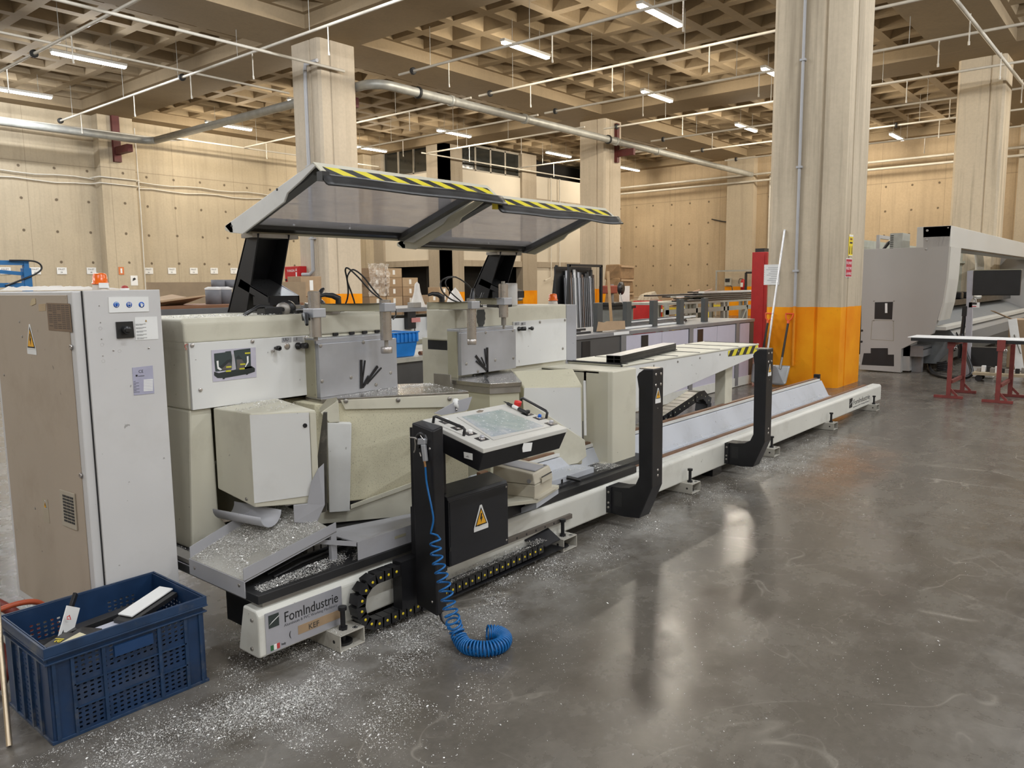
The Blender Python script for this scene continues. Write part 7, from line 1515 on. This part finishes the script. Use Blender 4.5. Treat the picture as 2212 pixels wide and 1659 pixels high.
# ================================================================== swarf: loose aluminium chips (nobody could count them)
M_CHIP = plain('bright_chips', (.80, .79, .76), .35, .35, var=.25, scale=60)
def chips(name, pts, label, smin=.0010, smax=.0028, parent=None, zj=.004, seed=1):
    """each chip is a tiny bent sliver lying on the surface"""
    R = np.random.default_rng(seed); P = np.asarray(pts, dtype=np.float32); n = len(P)
    a = R.uniform(0, 2*np.pi, n); L = R.uniform(smin, smax, n)*(1+1.2*(R.random(n) > .9)); W = L*R.uniform(.25, .6, n); ti = R.normal(0, .7, n)
    ux, uy = np.cos(a), np.sin(a); vx, vy = -uy*np.cos(ti), ux*np.cos(ti); vz = np.sin(ti); lift = np.abs(vz)*W+.0006+R.random(n)**3*zj
    V = np.zeros((n, 4, 3), np.float32); D = np.stack([ux, uy, R.normal(0, .25, n)], 1)*L[:, None]; E_ = np.stack([vx, vy, vz], 1)*W[:, None]; C = P+np.stack([0*lift, 0*lift, lift+np.abs(D[:, 2])], 1)
    V[:, 0] = C-D; V[:, 1] = C+E_; V[:, 2] = C+D; V[:, 3] = C-E_
    me = bpy.data.meshes.new(name); me.vertices.add(4*n); me.vertices.foreach_set('co', V.reshape(-1)); me.loops.add(4*n); me.loops.foreach_set('vertex_index', np.arange(4*n, dtype=np.int32)); me.polygons.add(n); me.polygons.foreach_set('loop_start', np.arange(0, 4*n, 4, dtype=np.int32)); me.update(calc_edges=True); me.validate()
    me.materials.append(M_CHIP)
    o0 = wloc(parent) if parent is not None else Vector((0, 0, 0))
    if parent is not None: me.transform(Matrix.Translation(-o0))
    o = bpy.data.objects.new(name, me); COL.objects.link(o); o['kind'] = 'stuff'
    if parent is not None: o.parent = parent
    else: tag(o, label, 'swarf')
    return o
RG = np.random.default_rng(42)
def clump(x, y, s, seed):
    r = np.random.default_rng(seed); f = np.zeros_like(x)
    for k in range(6):
        w_ = r.normal(0, 1, 2)*s*(1+.8*k); f += np.sin(x*w_[0]+y*w_[1]+r.uniform(0, 6.28))/(1+.35*k)
    return f
def field(n, x0, x1, y0, y1, dens, seed, s=6):
    x = RG.uniform(x0, x1, n); y = RG.uniform(y0, y1, n); p = dens(x, y)*np.clip(.55+.45*clump(x, y, s, seed), 0, 1.6); k = RG.random(n) < p
    return np.stack([x[k], y[k], np.zeros(k.sum())], 1)
g = lambda x, c, w_: np.exp(-((x-c)/w_)**2)
F = [field(300000, 1.4, 4.6, 1.7, 2.75, lambda x, y: .95*g(y, 2.50, .16)*(g(x, 1.9, .7)+.6*g(x, 2.9, .7)+.25*g(x, 4, .6)) + .35*g(y, 2.2, .3)*g(x, 1.7, .6), 3),
     field(190000, .9, 2.4, 1.9, 2.85, lambda x, y: .9*g(y-.25*(x-1.6), 2.58, .22)*g(x, 1.6, .45), 5),
     field(80000, .2, 1.6, 2.2, 2.8, lambda x, y: .6*g(x, .9, .6)*g(y, 2.62, .22), 7),
     field(130000, 4.5, 8.2, 1.9, 2.72, lambda x, y: .65*g(y, 2.50, .16)*(.5*g(x, 5.3, .5)+1.1*g(x, 6.3, .55)+.5*g(x, 7.3, .7))+.25*g(y, 2.25, .25)*g(x, 6.6, .6), 9),
     field(16000, 2.0, 6.0, .6, 2.2, lambda x, y: .12+0*x, 11, s=3), field(9000, .1, 3.5, .7, 2.0, lambda x, y: .15+0*x, 13, s=3),
     field(60000, 1.5, 3.4, 2.75, 3.3, lambda x, y: .35+0*x, 15)]
P_ = np.concatenate(F); foots = np.ones(len(P_), bool)
inc = (P_[:, 0] > .87) & (P_[:, 0] < 1.50) & (P_[:, 1] > 2.80); P_ = P_[~inc]
chips('floor_swarf', P_, 'pale aluminium chips scattered over the floor along the rail', parent=None, seed=2)
# chips on the machine's upward faces, as parts of the heads
def on_quad(n, a, b, c, d, pw=1.0, seed=0):
    r = np.random.default_rng(seed); u = r.random(n); v = r.random(n)**pw; a, b, c, d = (np.array(q) for q in (a, b, c, d))
    p = (a[None]*(1-u)[:, None]+b[None]*u[:, None])*(1-v)[:, None]+(d[None]*(1-u)[:, None]+c[None]*u[:, None])*v[:, None]
    k = r.random(n) < np.clip(.6+.5*clump(p[:, 0], p[:, 1], 14, seed), 0, 1); return p[k]
up_ = lambda v, dz=.006: (v.x, v.y, v.z+dz)
chips('chute_swarf', on_quad(26000, up_(fl_), up_(fr_), up_(br_), up_(bl_), .7, 1), '', parent=h1, seed=3)
chips('plate_swarf', on_quad(17000, (1.66, 2.72, .331), (2.9, 2.72, .331), (2.9, 2.95, .331), (1.66, 2.79, .331), 1, 2), '', parent=h1, seed=4)
chips('plate_swarf', on_quad(1500, (1.64, 3.24, .331), (1.74, 3.24, .331), (1.74, 3.7, .331), (1.64, 3.7, .331), 1, 6), '', parent=h1, seed=14)
chips('top_swarf', on_quad(10000, (1.79, 3.45, 1.413), (2.9, 3.45, 1.413), (2.9, 3.75, 1.413), (1.79, 3.75, 1.413), 1, 3), '', parent=h1, seed=5)
pa, pb_, pc_, pd_ = pts if False else (ua, ub, ub+(uc-ua)*1.3+Vector((.12, .12, 0)), uc)
chips('cover_swarf', on_quad(6000, (ua.x, ua.y, .992), (ub.x, ub.y, .997), (2.20, 3.4, 1.001), (uc.x, uc.y, .992), .6, 4), '', parent=h1, seed=6, smax=.003)
chips('table_swarf', on_quad(4000, (2.45, 3.25, .986), (3.04, 2.88, .986), (3.16, 3.28, .986), (2.9, 3.3, .986), .8, 5), '', parent=h1, seed=7, smax=.003)
chips('table_swarf', on_quad(900, *[(p.x, p.y, p.z+.001) for p in TB[:4]], 1, 8), '', parent=h2, seed=8, smax=.0025)
chips('carriage_swarf', on_quad(6000, (4.18, 2.76, .331), (4.44, 2.76, .331), (4.44, 3.0, .331), (4.18, 3.0, .331), 1, 9), '', parent=h2, seed=9)
chips('carriage_swarf', on_quad(1500, (3.9, 2.81, .367), (4.15, 2.81, .367), (4.15, 3.02, .367), (3.8, 3.02, .367), 1, 10), '', parent=h2, seed=10)
chips('bed_swarf', on_quad(30000, (4.6, 2.80, .264), (8.9, 2.80, .264), (8.9, 2.925, .29), (4.6, 2.925, .29), 1.6, 11), '', parent=bed, seed=11)
for fx, n_ in zip(FOOTX, (900, 350, 200, 150, 60, 40)): chips('foot_swarf', on_quad(n_, (fx, 2.6, .0775), (fx+.134, 2.6, .0775), (fx+.134, 2.69, .0775), (fx, 2.69, .0775), 1, int(fx*10)), '', parent=bed, seed=int(fx*7))
chips('tray_swarf', on_quad(5000, (2.62, 2.60, .10), (3.4, 2.60, .112), (3.4, 2.685, .112), (2.62, 2.685, .10), 1, 12), '', parent=con, seed=12)
